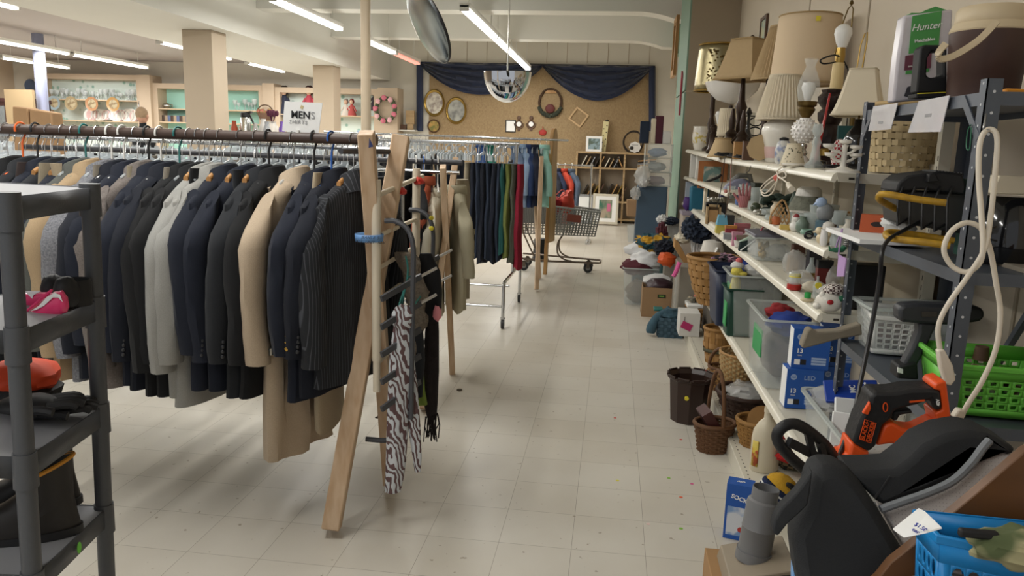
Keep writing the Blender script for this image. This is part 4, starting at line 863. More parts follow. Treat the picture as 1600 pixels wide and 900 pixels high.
for i in range(18):trousers('hanging_trousers','dark trousers on the long rail left of the aisle racks',(-6.2+i*.2,6.3,1.47),['fabric_black','fabric_navy','fabric_charcoal','fabric_stone'][i%4],.85,.15,.05,i,group='dark trousers on the long rail')
M('mirror','#d8dade',.03,1);M('mirror_worn','#8f989c',.22,1,noise=(5,.4),bump=(4,.12));M('rim_black','#1c1c1e',.4)
c=P(669,38,y=6.6);t=T('disc_mirror','round convex security mirror seen edge on, hung near the cream pole','mirror',c);n=(.29*(CAM-c).normalized()-.957*(.9*R_+.43*U_)).normalized()
R=n.to_track_quat('Z','Y').to_matrix().to_4x4()
b=B().lathe([(.345*sin(a),.06*cos(a))for a in[pi/2*k/10 for k in range(10,0,-1)]]+[(.002,.06)],40);b.build('mirror_face','mirror_worn',t).matrix_local=R
b=B().lathe([(.345,-.012),(.352,0),(.345,.012),(.33,.0)],40,caps=False);b.build('rim','rim_black',t).matrix_local=R
b=B().lathe([(.002,-.03),(.2,-.025),(.345,-.01)],30);b.build('back_shell','rim_black',t).matrix_local=R
B().cyl(-.03*n,Vector((-.03*n.x,-.03*n.y,ZC-c.z)),.012,n=8).build('hanging_rod','fitting_white',t)
c=P(793,112,y=10.2);t=T('dome_mirror','half-dome security mirror hanging over the aisle','mirror',c);r_=.315
b=B();rows=[]
for j in range(13):
 v=pi/2*j/12;rows.append([(r_*cos(v)*cos(pi+pi*i/32)if 1 else 0,0,0)for i in range(33)])
vs=[];fs=[]
for j in range(13):
 th=-pi/2*j/12
 for i in range(33):
  ph=pi+pi*i/32;vs.append((r_*cos(th)*cos(ph),r_*.45*cos(th)*sin(ph),1.25*r_*sin(th)))
for j in range(12):
 for i in range(32):fs.append((j*33+i,j*33+i+1,(j+1)*33+i+1,(j+1)*33+i))
b.add(vs,fs).build('mirror_face','mirror',t)
B().prism([(r_*cos(a),1.25*r_*sin(a))for a in[-pi*k/24 for k in range(25)]],.0,.012,'y').build('back_plate','fitting_white',t)
B().cyl((0,.0,0),(0,.0,ZC-c.z),.01,n=8).build('hanging_rod','fitting_white',t)
# ========================= cream gondola shelving along the right wall
XF=.79
M('gondola','#d5d0c0',.4,noise=(6,.05));M('gondola_back','#b8ad98',.6,noise=(4,.06));M('slot_dark','#3a342c',.8)
M('lip_strip','#e2ddcd',.3)
def fz(p):return(Vector(p)-CAM).dot(F_)
def at(px,py,X,z):
 "spot on a shelf: pixel column px, distance X from the aisle line, shelf height z -> (location, metres per pixel)"
 y=P(px,py,x=X).y;p=Vector((X,y,z));return p,fz(p)/F_PX
def on(px,py,z):
 p=P(px,py,z=z);return p,fz(p)/F_PX
def shelf(y0,y1,z,xf=XF,th=.032,label='',xb=1.165,z2=None,brk=True):
 "one cream shelf section with its turned-down lip; z2 = height at the far end"
 z2=z if z2 is None else z2;t=T('gondola_shelf',label,'shelf',(xf,y0,z),0,'cream shelf boards of the wall shelving');L=y1-y0;sl=(z2-z)/L
 def q(x,y,dz):return(x,y,dz+sl*y)
 B().loft([[q(.02,yy,-.004),q(xb-xf,yy,-.004),q(xb-xf,yy,-.02),q(.02,yy,-.02)]for yy in(.004,L-.004)]).build('deck','gondola',t)
 B().loft([[q(.03,yy,.0),q(.012,yy,-.001),q(0,yy,-.012),q(-.004,yy,-th),q(.01,yy,-th-.006),q(.03,yy,-.01)]for yy in(.004,L-.004)]).build('front_lip','lip_strip',t)
 if brk:
  B().prism([(.012,-.003),(xb-xf,-.003),(xb-xf,-.05),(.02,-.034)],-.004,.0,'y').build('end_bracket','gondola',t)
  B().bb((.055,-.0055,-.026),(.075,-.004,-.018)).build('bracket_slot','slot_dark',t)
 return t
ZT,ZM,ZB3,ZD,ZK=1.578,1.303,1.060,.466,.10
yj=[2.92,4.18,5.42,6.93]
lz=P(1132,247,x=XF).z;lf=P(1072,233,x=XF).z;z52=P(1200,255,x=XF).z
yT=[2.92,P(1200,255,x=XF).y,P(1132,247,x=XF).y,P(1072,233,x=XF).y]
zT=[P(1304,269,x=XF).z,z52,lz,lf]
for i in range(3):shelf(yT[i],yT[i+1],zT[i],z2=zT[i+1],brk=(i==0),label='top cream shelf of lamps, %s section'%['near','middle','far'][i])
for i in range(2):shelf(yj[i],yj[i+1],ZM,brk=(i==0),label='second cream shelf, of figurines and glass, %s section'%['near','far'][i])
for i in range(3):shelf(yj[i],yj[i+1],ZB3,brk=(i==0),label='third cream shelf, of bagged goods, %s section'%['near','middle','far'][i])
for i in range(2):shelf([2.3,4.18][i],[4.18,6.35][i],ZD,xf=.80,th=.03,brk=False,label='deep lower cream shelf carrying the plastic bins, %s section'%['near','far'][i])
for i,(za_,zb_)in enumerate(((P(1066,274,x=.80).z,0),(P(1062,312,x=.80).z,0))):
 ye=P(1066,274,x=.80).y if i==0 else P(1062,312,x=.80).y
 shelf(yj[2]+.1,ye,za_,xf=.80,brk=False,label=['upper','lower'][i]+' short cream shelf by the pilaster')
t=T('deck_unit','long low cream base deck of the wall shelving, with punched holes','shelf',(.705,2.3,0));Lb=4.6
B().bb((0,0,0),(.5,Lb,ZK-.02)).bb((-.002,0,ZK-.02),(.5,Lb,ZK)).build('deck','gondola',t,bev=.003)
b=B()
for k in range(100):b.bb((.022,.05+k*.045,ZK),(.028,.06+k*.045,ZK+.0006))
b.build('hole_pattern','slot_dark',t)
t=T('shelf_uprights','cream back panels and slotted posts of the wall shelving','shelf back',(1.165,2.92,0))
for k,yy in enumerate((0.0,1.25,2.5,4.0,5.6)):
 p_=B().bb((-.02,yy,0),(.02,yy+.035,1.99 if k<4 else 1.72)).build('post','gondola',t);b=B()
 for j in range(38):b.bb((-.0206,yy+.008,.3+j*.036),(-.0198,yy+.013,.318+j*.036))
 b.build('slot_pattern','slot_dark',p_).parent=p_
for k,(a,c)in enumerate(((0.035,1.25),(1.285,2.5),(2.535,4.0))):B().bb((.0,a,.05),(.012,c,1.62)).build('back_panel','gondola_back',t)
M('shade_cream','#d8ccb4',.85);M('shade_tan','#bfa57d',.8,noise=(30,.1));M('shade_peach','#d9c2a2',.8);M('shade_grey','#c2b59d',.85);M('shade_trim','#a98f66',.7);M('shade_inner','#c9b48c',.85)
M('bronze','#3b2c22',.35,.5,noise=(20,.3));M('dark_wood','#2e1d18',.35,noise=(12,.3));M('brass','#a98b4c',.28,.95);M('brass_dark','#6d5a34',.35,.9);M('milk_glass','#e6e3df',.2,coat=.4);M('ceramic_white','#e2ddd2',.22,coat=.5);M('ceramic_grey','#bdb6ab',.25,coat=.4)
M('pink_band','#d9b9b4',.3);M('bulb_white','#e9e8e4',.25);M('glass_clear','#e9eff0',.05,alpha=.22);M('glass_tint','#cfd8d6',.06,alpha=.4);M('candle_cream','#d8bf8a',.5);M('red_glass','#b3161a',.12,coat=.6);M('cord_white','#ddd3c2',.5);M('black_gloss','#121214',.12,coat=.6);M('black_matte','#1b1b1d',.6);M('wire_black','#17171a',.4)
def turn(name,mat,parent,prof,k,n=26,c=(0,0,0),fn=None,sx=1,sy=1,label=None,caps=True):
 "lathe with the profile in photo pixels (radius, height)"
 return B().lathe([(max(r,.02)*k,h*k)for r,h in prof],n,Vector(c)*k,sx,sy,caps,fn).build(name,mat,parent,label=label)
def pleat(amt,n):return lambda r,z,t,k:r*(1+amt*(1 if int(t*n/pi)%2 else-1))
def shade(t,k,r0,h0,r1,h1,mat,c=(0,0,0),n=40,pl=0,sq=0,trim=None,curve=0,lean=None):
 "open lampshade, r0 at height h0 (bottom), r1 at h1 (top); sq = square plan"
 rings=[]
 for j in range(9):
  u=j/8;r=r0+(r1-r0)*(u**(1-curve));h=h0+(h1-h0)*u;ring=[]
  for i in range(n):
   a=2*pi*i/n;q=r
   if sq:q=r/max(abs(cos(a+sq)),abs(sin(a+sq)))*.86
   if pl:q*=1+(.04 if i%2 else-.03)
   ring.append(Vector((q*cos(a),q*sin(a),h))*k)
  rings.append(ring)
 o=B().loft(rings,False,False).build('lamp_shade',mat,t,solid=.0025,ang=.5 if not pl else.1);o.location=Vector(c)*k
 if lean:o.rotation_euler=lean
 if trim:
  for r,h in((r0,h0),(r1,h1)):
   B().tube([Vector(((r/max(abs(cos(a+sq)),abs(sin(a+sq)))*.86 if sq else r)*cos(a),(r/max(abs(cos(a+sq)),abs(sin(a+sq)))*.86 if sq else r)*sin(a),h))*k for a in[2*pi*i/40 for i in range(40)]],1.3*k,6,closed=True).build('trim_band',trim,o)
 return o
def lampT(px,py,X,label,name='table_lamp',cat='lamp',z=None,rz=0):
 p,k=at(px,py,X,0);
 y=p.y;zz=zT[0]
 for i in range(3):
  if yT[i]<=y<=yT[i+1]:zz=zT[i]+(zT[i+1]-zT[i])*(y-yT[i])/(yT[i+1]-yT[i])
 p.z=zz+.001 if z is None else z
 return T(name,label,cat,p,rz),k,p
def hgt(p,py,px):
 "height in pixels above the object's base of a photo row, measured at the object's depth"
 return(P(px,py,y=p.y).z-p.z)/(fz(p)/F_PX)
t,k,p=lampT(1335,250,1.0,'table lamp with pleated beige bell shade and black base, beside the steel rack')
H=lambda py,px=1300:hgt(p,py,px)
turn('base','black_gloss',t,[(15,0),(16,4),(11,8),(10,14),(17,26),(18,40),(13,52),(6,60),(5,70)],k)
shade(t,k,40,H(188,1340),20,H(122,1345),'shade_cream',sq=.4,curve=.25,trim='shade_grey');B().cyl((0,0,60*k),(0,0,H(125,1345)*k),1.5*k).build('stem','brass_dark',t)
t,k,p=lampT(1290,252,1.04,'carved dark wood lamp without shade, harp and white bulb showing');H=lambda py,px=1300:hgt(p,py,px)
turn('base','dark_wood',t,[(20,0),(21,6),(14,12),(18,30),(19,50),(13,58),(17,64),(18,74),(12,80),(19,88),(20,96),(14,102),(16,106),(6,108)],k,8)
hb=H(145)
turn('candle_sleeve','candle_cream',t,[(9,hb-4),(8,H(110))],k,16,c=(4,0,0));turn('socket','brass',t,[(6,H(110)),(7,H(100)),(6,H(88))],k,16,c=(5,0,0))
turn('bulb','bulb_white',t,[(6,H(88)),(8,H(82)),(12,H(68)),(11,H(60)),(6,H(55)),(.5,H(53))],k,18,c=(6,0,0))
B().tube([Vector(v)*k for v in[(-3,0,H(100)),(2,0,H(60)),(9,0,H(32)),(13,0,H(26)),(16,0,H(32)),(16,0,H(60)),(10,0,H(84)),(8,0,H(96))]],1.0*k,6).build('harp','brass_dark',t);turn('finial','brass_dark',t,[(1,H(26)),(3,H(24)),(2,H(20)),(1,H(19))],k,10,c=(13,0,0))
B().tube([Vector(v)*k for v in smooth([(4,0,H(108)),(-18,-6,H(112)),(-22,-8,H(106)),(0,-6,H(100)),(18,0,H(120)),(22,0,H(145))],5)],1.2*k,6).build('cord_loop','wire_black',t)
t,k,p=lampT(1325,252,1.1,'slim brass harp lamp behind the carved dark lamp');H=lambda py,px=1318:hgt(p,py,px)
turn('base','brass_dark',t,[(12,0),(12,5),(4,10),(3,H(150)),(5,H(140)),(5,H(120)),(2,H(118))],k,16);B().tube([Vector(v)*k for v in[(-2,0,H(128)),(0,0,H(85)),(4,0,H(68)),(7,0,H(66)),(8,0,H(80)),(5,0,H(120))]],1*k,6).build('harp','brass',t)
o=B().bb((-.04,-.01,0),(.04,.01,.36)).bb((.0,-.02,.0),(.012,-.01,.36)).build('metal_bracket','silver',loc=at(1344,130,1.12,ZT)[0]);o.location.z=zT[0]+.001;tag(o,'grey metal channel standing behind the beige bell lamp','bracket')
p,k=at(1268,230,.93,zT[0]+.002);p.z=zT[0]+.012
q0,q1=P(1276,232,y=p.y),P(1297,146,y=p.y+.05);q0.z=p.z
tag(B().cyl(q0,q1,.010,.005,10).build('glass_stick','red_glass'),'slim red glass stick leaning on the carved lamp','ornament')
t,k,p=lampT(1252,256,.90,'oil style lamp with hobnail milk glass ball and clear chimney',rz=0);H=lambda py,px=1256:hgt(p,py,px)
turn('base','milk_glass',t,[(14,0),(14,3),(9,8),(6,13)],k);turn('stem','silver',t,[(5,13),(7,17),(4,22),(6,27),(5,30)],k,18)
hc=(H(190)+H(226))/2;rr=(H(190)-H(226))/2
b=B().ball((0,0,hc*k),rr*k,30,18)
for j in range(9):
 for i in range(16):
  th=-1.2+2.4*j/8;a=2*pi*(i+.5*(j%2))/16;b.ball(((rr*cos(th)*cos(a))*k,(rr*cos(th)*sin(a))*k,(hc+rr*sin(th))*k),1.9*k,6,4)
b.build('hobnail_ball','milk_glass',t)
turn('burner','brass_dark',t,[(5,H(190)),(9,H(184)),(12,H(178)),(10,H(174)),(13,H(172)),(14,H(166)),(3,H(165))],k,22);turn('bulb','bulb_white',t,[(4,H(166)),(6,H(158)),(10,H(146)),(8,H(139)),(1,H(137))],k,16)
turn('chimney','glass_clear',t,[(12,H(166)),(16,H(150)),(14,H(136)),(6,H(115)),(10,H(104))],k,24,caps=False)
t,k,p=lampT(1215,256,.905,'large white ceramic lamp with pink band and pleated white shade');H=lambda py,px=1215:hgt(p,py,px)
turn('base','ceramic_white',t,[(17,0),(19,4),(22,24),(26,H(215)),(27,H(208)),(24,H(198)),(12,H(190)),(8,H(186))],k,32);turn('pink_band','pink_band',t,[(19.8,6),(21.2,14),(22.2,22)],k,32,caps=False)
shade(t,k,36,H(191),21,H(127),'shade_cream',n=80,pl=1,trim='shade_cream');B().cyl((0,0,H(192)*k),(0,0,H(135)*k),2*k).build('stem','brass_dark',t)
t,k,p=lampT(1245,250,1.07,'tall lamp with big plain peach drum shade, against the wall');H=lambda py,px=1246:hgt(p,py,px)
turn('base','brass_dark',t,[(16,0),(17,5),(6,12),(9,30),(12,50),(5,70),(3,H(135))],k,20);shade(t,k,48,H(139),42,H(40),'shade_peach',trim='shade_trim');tg=B().bb((-3*k,-46.4*k,H(54)*k),(3*k,-45.6*k,H(47)*k)).build('price_sticker','sticker_yellow',t)
t,k,p=lampT(1190,245,1.06,'lamp with tilted pleated tan shade left of the drum shade');H=lambda py,px=1185:hgt(p,py,px)
turn('base','bronze',t,[(14,0),(14,4),(5,10),(8,26),(4,50),(3,H(128))],k,18);shade(t,k,36,H(131),15,H(52),'shade_tan',n=80,pl=1,c=(12,0,0),trim='shade_tan')
t,k,p=lampT(1152,240,1.0,'bronze lamp with square flared tan shade and cord trim');H=lambda py,px=1150:hgt(p,py,px)
turn('base','bronze',t,[(13,0),(14,4),(6,9),(9,20),(12,34),(7,48),(5,58),(9,70),(5,80),(3,H(128))],k,20);shade(t,k,39,H(130),21,H(70),'shade_tan',sq=.78,curve=.2,trim='shade_trim',c=(4,0,0));turn('finial','bronze',t,[(2,H(70)),(4,H(66)),(1,H(63))],k,10,c=(8,0,0))
t,k,p=lampT(1136,240,1.0,'white glass bowl lampshade turned up, under the square tan shade',name='glass_bowl_lamp');H=lambda py,px=1150:hgt(p,py,px)
turn('base','bronze',t,[(12,0),(12,4),(4,9),(3,H(168))],k,16);B().lathe([(2*k,H(166)*k),(22*k,H(160)*k),(36*k,H(146)*k),(40*k,H(134)*k),(38*k,H(134)*k),(30*k,H(148)*k),(2*k,H(158)*k)],30).build('bowl','milk_glass',t);t.location.x-=0
t,k,p=lampT(1108,236,.95,'dark twisted candlestick lamp with embossed gold metal drum shade',z=None);H=lambda py,px=1112:hgt(p,py,px)
turn('base','bronze',t,[(11,0),(11,4),(5,8),(6,20),(4,30),(6,40),(3,50),(4,60),(3,H(150))],k,16)
m=M('gold_metal','#9a9070',.28,1,bump=(16,.35));shade(t,k,35,H(146),31,H(77),'gold_metal',trim='brass',c=(6,0,0))
b=B()
for zc_ in(.35,.72):
 for j in range(20):a=-1.9+random.uniform(-.35,.35);hh=H(146)+(H(77)-H(146))*(zc_-.15+random.random()*.3);b.ball(((34*cos(a)+6)*k,33.5*sin(a)*k,hh*k),1.6*k,6,4)
b.build('embossed_flowers','brass_dark',t)
t,k,p=lampT(1113,236,.86,'fluted brown wooden candle lamp with small dark top');H=lambda py,px=1108:hgt(p,py,px)
turn('base','bronze',t,[(9,0),(10,4),(7,8),(6,24),(7,28),(4,31),(6,38),(3,42)],k,14)
t,k,p=lampT(1093,236,.9,'white china pot with yellow flowers at the far end of the top shelf',name='china_pot',cat='pot');turn('pot','ceramic_white',t,[(8,0),(10,6),(12,20),(11,34),(12,35),(9,34)],k,20);turn('flower_band',pattern('yellow_flower','#e2ddd2','#c9b45a','noise',(30,30,30),.3,(.5,.62)),t,[(11.3,10),(12.3,20),(11.6,26)],k,20,caps=False)
t,k,p=lampT(1132,240,.88,'small lamp with narrow white pleated shade and bulb beside it');H=lambda py,px=1133:hgt(p,py,px)
turn('base','ceramic_white',t,[(9,0),(9,3),(5,6),(6,16),(3,24),(3,H(175))],k,16);shade(t,k,13,H(214),11,H(173),'shade_cream',n=60,pl=1)
t,k,p=lampT(1119,239,.93,'bare white bulb lamp on yellow candle socket',name='candle_lamp');H=lambda py,px=1118:hgt(p,py,px)
turn('base','ceramic_white',t,[(8,0),(8,3),(3,8),(3,H(205))],k,14);turn('bulb','bulb_white',t,[(2,H(196)),(4,H(188)),(6,H(182)),(4,H(177)),(1,H(176))],k,14);turn('socket','candle_cream',t,[(2.4,H(206)),(2.4,H(196))],k,12)
t,k,p=lampT(1128,245,.80,'tan empire lampshade standing upside on the shelf edge',name='lampshade',cat='lampshade');shade(t,k,21,0.5,11,27,'shade_tan',trim='shade_trim')
t,k,p=lampT(1097,236,1.02,'beige flared lampshade leaning at the far shelf end',name='lampshade',cat='lampshade',z=None);shade(t,k,20,22,10,50,'shade_peach',curve=.3);turn('base','bronze',t,[(8,0),(8,3),(3,6),(2,50)],k,12)
t,k,p=lampT(1183,250,.80,'octagonal tan lampshade lying on its side on the top shelf',name='lampshade',cat='lampshade');o=B().loft([B().ring((0,y_*k,20*k),(0,1,0),r_*k,8)for y_,r_ in((-14,19),(14,9))],True,False).build('shade_body','shade_tan',t)
for dx,w,h,d,lb,mt in((1153,15,24,10,'small orange brown wooden box on the top shelf edge','board_wood'),(1168,16,26,12,'brown wooden block box beside the orange box','frame_brown')):
 p,k=at(dx,250,.815,0);t,k,p=lampT(dx,250,.815,lb,name='wooden_box',cat='box');B().bb((-w/2*k,-d/2*k,0),(w/2*k,d/2*k,h*k)).build('body',mt,t,bev=.003);B().bb((-w/2*k-.002,-d/2*k-.002,h*k),(w/2*k+.002,d/2*k+.002,h*k+.006)).build('lid',mt,t)
for dx,X,lb in((1140,.87,'bronze urn lamp body with handles behind the tan shade'),(1157,.9,'second bronze urn lamp body, beside the candle lamp'),(1165,1.0,'black turned candlestick lamp body before the scroll panel')):
 t,k,p=lampT(dx,243,X,lb,name='urn_lamp');turn('body','bronze' if X<.95 else 'black_gloss',t,[(8,0),(9,4),(4,8),(9,16),(11,24),(7,30),(9,34),(4,40),(5,52),(2,70)]if X<.95 else[(7,0),(8,3),(3,6),(8,22),(6,32),(3,40),(2,60),(5,64),(1,72)],k,18)
 if X<.95:
  for s in(-1,1):B().tube([Vector(v)*k for v in[(s*9,0,17),(s*15,0,24),(s*10,0,30)]],1*k,6).build('handle','bronze',t)
t,k,p=lampT(1176,244,1.08,'dark scrolled metal panel behind the lamps',name='scroll_screen',cat='panel');b=B().bb((-16*k,-1*k,0),(-14*k,k,60*k)).bb((14*k,-k,0),(16*k,k,60*k)).bb((-16*k,-k,58*k),(16*k,k,60*k)).bb((-16*k,-k,0),(16*k,k,2*k))
for j in range(4):b.tube([Vector((9*cos(a),0,14*j+9+6*sin(a)))*k for a in[2*pi*i/16 for i in range(16)]],1*k,5,closed=True)
b.build('scrollwork','wire_black',t)
t,k,p=lampT(1316,272,.80,'white ceramic candelabra with four small cups at the near shelf end',name='candelabra',cat='candle holder');
turn('base','ceramic_white',t,[(24,0),(22,3),(10,6),(4,9),(3.5,34),(5,38)],k,24)
for(dx,dy,hz_)in((-18,0,22),(16,2,22),(-22,-2,34),(14,-3,33),(0,0,40)):
 B().tube([Vector(v)*k for v in[(0,0,hz_-8),(dx*.6,dy,hz_-5),(dx,dy,hz_)]],2*k,8).build('arm','ceramic_white',t);turn('cup','ceramic_white',t,[(3,hz_-1),(8,hz_+1),(9,hz_+5),(7.5,hz_+5),(6,hz_+2)],k,16,c=(dx,dy,0))
t,k,p=lampT(1272,262,.83,'cut crystal lamp body with brass cup at the shelf edge',name='crystal_lamp');turn('body','glass_tint',t,[(13,0),(15,4),(8,10),(5,30),(7,36),(4,44)],k,10);turn('brass_cup','brass',t,[(6,18),(7,26),(5,28)],k,14,c=(12,0,0));turn('cup','glass_tint',t,[(4,44),(8,52),(6,62)],k,10)
t,k,p=lampT(1222,254,.84,'round glass jar with blue flowers beside the white ceramic lamp',name='flower_jar',cat='jar');turn('jar',pattern('blue_flowers','#cfcdc6','#7c86a4','noise',(26,26,26),.2,(.45,.6)),t,[(9,0),(11,4),(12,18),(9,30),(6,33)],k,20);turn('lid','black_matte',t,[(6.5,33),(7,36),(2,38)],k,14)
t,k,p=lampT(1238,256,.83,'small cream lampshade with speckled flowers',name='lampshade',cat='lampshade');shade(t,k,17,.3,9,30,pattern('speckle_shade','#5e5a48','#d6cbb2','voronoi',(60,60,60),.8,(.2,.3)),trim='shade_cream')
t,k,p=lampT(1240,259,.80,'white beaded plate lying at the shelf edge',name='beaded_plate',cat='plate');turn('plate','ceramic_white',t,[(14,0),(17,2),(17,4),(12,2)],k,26)
t,k,p=lampT(1308,254,.95,'red and white gingham cloth hat behind the candelabra',name='gingham_hat',cat='hat');gm=pattern('gingham','#d8cfc9','#9c2a30','checker',(1,1,1),.9,(.4,.6),tscale=90);B().ball((0,0,20*k),(10*k,10*k,22*k),16,10,.15,3,2,flat=-20*k).build('crown',gm,t)
t,k,p=lampT(1322,256,1.08,'dark teal binder standing behind the black lamp base',name='binder',cat='binder');B().bb((-16*k,-4*k,0),(12*k,4*k,58*k)).build('cover',M('teal_dark','#1d4a4c',.5),t)
t,k,p=lampT(1281,264,.86,'small black cup lying between crystal lamp and candelabra',name='black_cup',cat='cup');turn('cup','black_gloss',t,[(7,0),(9,4),(8,10),(3,12)],k,16)
t=rect_frame(0,0,.30,.36,'brown framed picture on the wall behind the tan shades','frame_brown',pattern('wall_print','#b9b58e','#8aa6a0','noise',(6,6,6),.5),loc=Vector((XR-.003,P(1194,60,x=XR).y,P(1194,58,x=XR).z)),rot=-pi/2)
t=rect_frame(0,0,.5,.75,'ornate wooden frame hung on the green pilaster side','board_wood',pattern('carved','#b9a184','#6d543c','wave',(3,3,12),.6,tscale=3),loc=Vector((.7415,P(1056,80,x=.735).y,P(1056,75,x=.735).z)),rot=-pi/2,rim=.08,d=.04)
yr=9.3
tag(B().prism([(-.02,0),(.02,0),(.03,.45),(.0,.5),(-.03,.45)],-.02,.0,'x').build('red_paddle',M('paddle_red','#b24a56',.5),loc=(.74,yr,P(1054,180,y=yr).z)),'narrow red paddle hung on the green pilaster side','paddle')
# ========================= goods on the second shelf
def put(px,py,X,z,name,label,cat,rz=0,group=None):
 p,k=at(px,py,X,z+.0008);return T(name,label,cat,p,rz,group),k,p
def one(px,py,X,z,name,label,cat,mat,prof=None,fn=None,n=20,rz=0,group=None,**kw):
 "a thing that is a single mesh: lathe profile or a builder function, in pixels"
 p,k=at(px,py,X,z+.0008);b=B()
 if prof:b.lathe([(max(r,.02)*k,h*k)for r,h in prof],n)
 else:fn(b,k)
 return tag(b.build(name,mat,loc=p,rz=rz,**kw),label,cat,group)
def bx(w,d,h):return lambda b,k:b.bb((-w/2*k,-d/2*k,0),(w/2*k,d/2*k,h*k))
def bl(rx,ry,rz_,amp=.2,fr=3,sd=1,n=22,m=14):return lambda b,k:b.ball((0,0,rz_*k*.9),(rx*k,ry*k,rz_*k),n,m,amp,fr,sd,flat=-rz_*k*.9)
M('bag_clear','#dcdcd8',.12,alpha=.38,bump=(18,.9));M('iron_grey','#8e8fa6',.35);M('iron_blue','#262a5a',.35);M('copper','#b0744a',.35,.3)
M('fig_white','#dddad3',.3);M('fig_grey','#8f9396',.35,noise=(30,.2));M('fig_blue','#9fb4d2',.3);M('fig_cream','#d9c9a8',.3);M('fig_green','#2c6a4c',.5);M('leaf_dark','#27352b',.8);M('carton_white','#d8d6d0',.6);M('kraft_tan','#b58f62',.8)
z=ZM
t,k,p=put(1150,285,.95,z,'steam_iron','lilac grey steam iron with dark blue soleplate lying on the second shelf','iron',.0)
B().prism([(-24*k,0),(-20*k,8*k),(22*k,8*k),(24*k,0)],-.05,.05,'y').build('soleplate','iron_blue',t,bev=.006);B().prism([(-22,8),(-14,20),(-2,28),(12,30),(22,24),(22,8)]and[(a*k,c*k)for a,c in[(-22,8),(-14,20),(-2,28),(12,30),(22,24),(22,8)]],-.042,.042,'y').build('shell','iron_grey',t,bev=.012);B().tube([Vector(v)*k for v in[(-8,0,24),(4,0,34),(20,0,34),(24,0,20)]],4*k,8).build('handle','cart_grey',t)
t,k,p=put(1110,290,.93,z,'copper_picture_stand','copper coloured board with a tile picture, leaning on the second shelf','picture');B().bb((-20*k,-2*k,0),(24*k,2*k,42*k)).build('board','copper',t);B().bb((-12*k,-3*k,10*k),(14*k,-2*k,34*k)).build('tile_picture',pattern('tile_print','#b5b3a6','#6d8a85','noise',(14,14,14),.4),t);B().tube([Vector(v)*k for v in[(-16,-8,2),(-12,-10,8),(10,-10,18),(14,-9,22)]],2.2*k,6).build('black_handle','black_matte',t)
for i,(px,c_,h,w,lb)in enumerate(((1082,'carton_white',34,20,'tall white carton at the far end of the second shelf'),(1097,'carton_white',46,22,'white appliance carton beside the copper board'))):one(px,285,.93,ZM,'carton',lb,'box',c_,fn=bx(w,16,h),bev=.004)
t,k,p=put(1163,305,.83,z,'hand_vase','pink striped glass hand standing open fingered on the second shelf','ornament');ps=pattern('pink_stripe','#c98f8f','#8a3f48','wave',(1,1,1),.3,(.4,.6),tscale=60)
turn('palm',ps,t,[(6,0),(8,4),(9,12),(8,18)],k,16,sy=.6);b=B()
for dx,tx,h in((-6,-9,30),(-2,-3,36),(3,3,37),(7,8,32)):b=B().cyl(Vector((dx,0,15))*k,Vector((tx,0,h))*k,2.6*k,1.6*k,10).ball(Vector((tx,0,h))*k,1.6*k,8,6).build('finger',ps,t)
B().cyl(Vector((-6,0,8))*k,Vector((-17,0,22))*k,2.6*k,1.7*k,10).build('thumb',ps,t)
tag(B().tube(smooth([P(x_,y_,x=.775)for x_,y_ in((1221,262),(1214,268),(1218,278),(1228,276),(1224,268),(1208,276),(1195,286),(1188,296),(1196,302),(1208,290),(1214,280),(1204,284),(1190,298),(1194,306),(1206,302),(1214,284),(1216,276),(1230,286),(1234,292))],6),.0035,6).build('cord_bundle','cord_white'),'bundle of cream electric cord hanging from the top shelf lip','cord')
tag(B().ball(P(1213,278,x=.772),(.014,.012,.014),10,8,.4,4,1).build('cord_tie',M('tie_pink','#d86f62',.6)),'pink tie around the bundle of cream cord','tie')
tag(B().cyl(P(1232,288,x=.775),P(1237,296,x=.775),.012,.015,12).build('cord_plug','cord_white'),'white plug at the end of the hanging cord bundle','plug')
for i,(py0,px0,px1,py1,lb,c_)in enumerate(((250,1132,1120,325,'dark cord hanging over the top shelf lip above the copper board','wire_black'),(252,1143,1133,340,'thin brown cord hanging in front of the steam iron','frame_brown'),(262,1172,1166,270,'short black cord wrapped over the top shelf lip','wire_black'))):tag(B().tube(smooth([P(px0+3,py0-6,x=.80),P(px0,py0,x=.78),P((px0+px1)/2+2,(py0+py1)/2,x=.78),P(px1,py1,x=.785)],4),.003,6).build('power_lead',c_),lb,'cord')
tag(B().tube([P(1142,258,x=.775),P(1141,300,x=.775)],.0015,5).ball(P(1134,299,x=.775),(.012,.006,.014),10,8,.1).build('heart_pendant',M('heart_pink','#c9837a',.5)),'pink heart pendant on a string below the top shelf','pendant')
one(1215,308,.93,z,'fabric_plant','dark green leafy artificial plant behind the hanging cord bundle','plant','leaf_dark',fn=lambda b,k:[b.ball((random.uniform(-22,22)*k,random.uniform(-8,8)*k,random.uniform(4,30)*k),(9*k,6*k,5*k),8,6,.3,3,q)for q in range(22)])
t,k,p=put(1262,322,.96,z,'candle_house','white ceramic house with a moss covered roof on the second shelf','ornament');turn('walls','fig_white',t,[(22,0),(21,18),(30,19),(31,22),(22,24)],k,24);turn('roof',M('moss_grey','#8b8d7e',.9,noise=(40,.5),bump=(50,.9)),t,[(30,22),(26,32),(20,44)],k,24);turn('chimney','fig_white',t,[(20,44),(18,54),(12,58),(10,58)],k,20)
for dx in(-8,6):B().ball(Vector((dx,-19,36 if dx<0 else 12))*k,2*k,10,6).build('window_hole','black_matte',t)
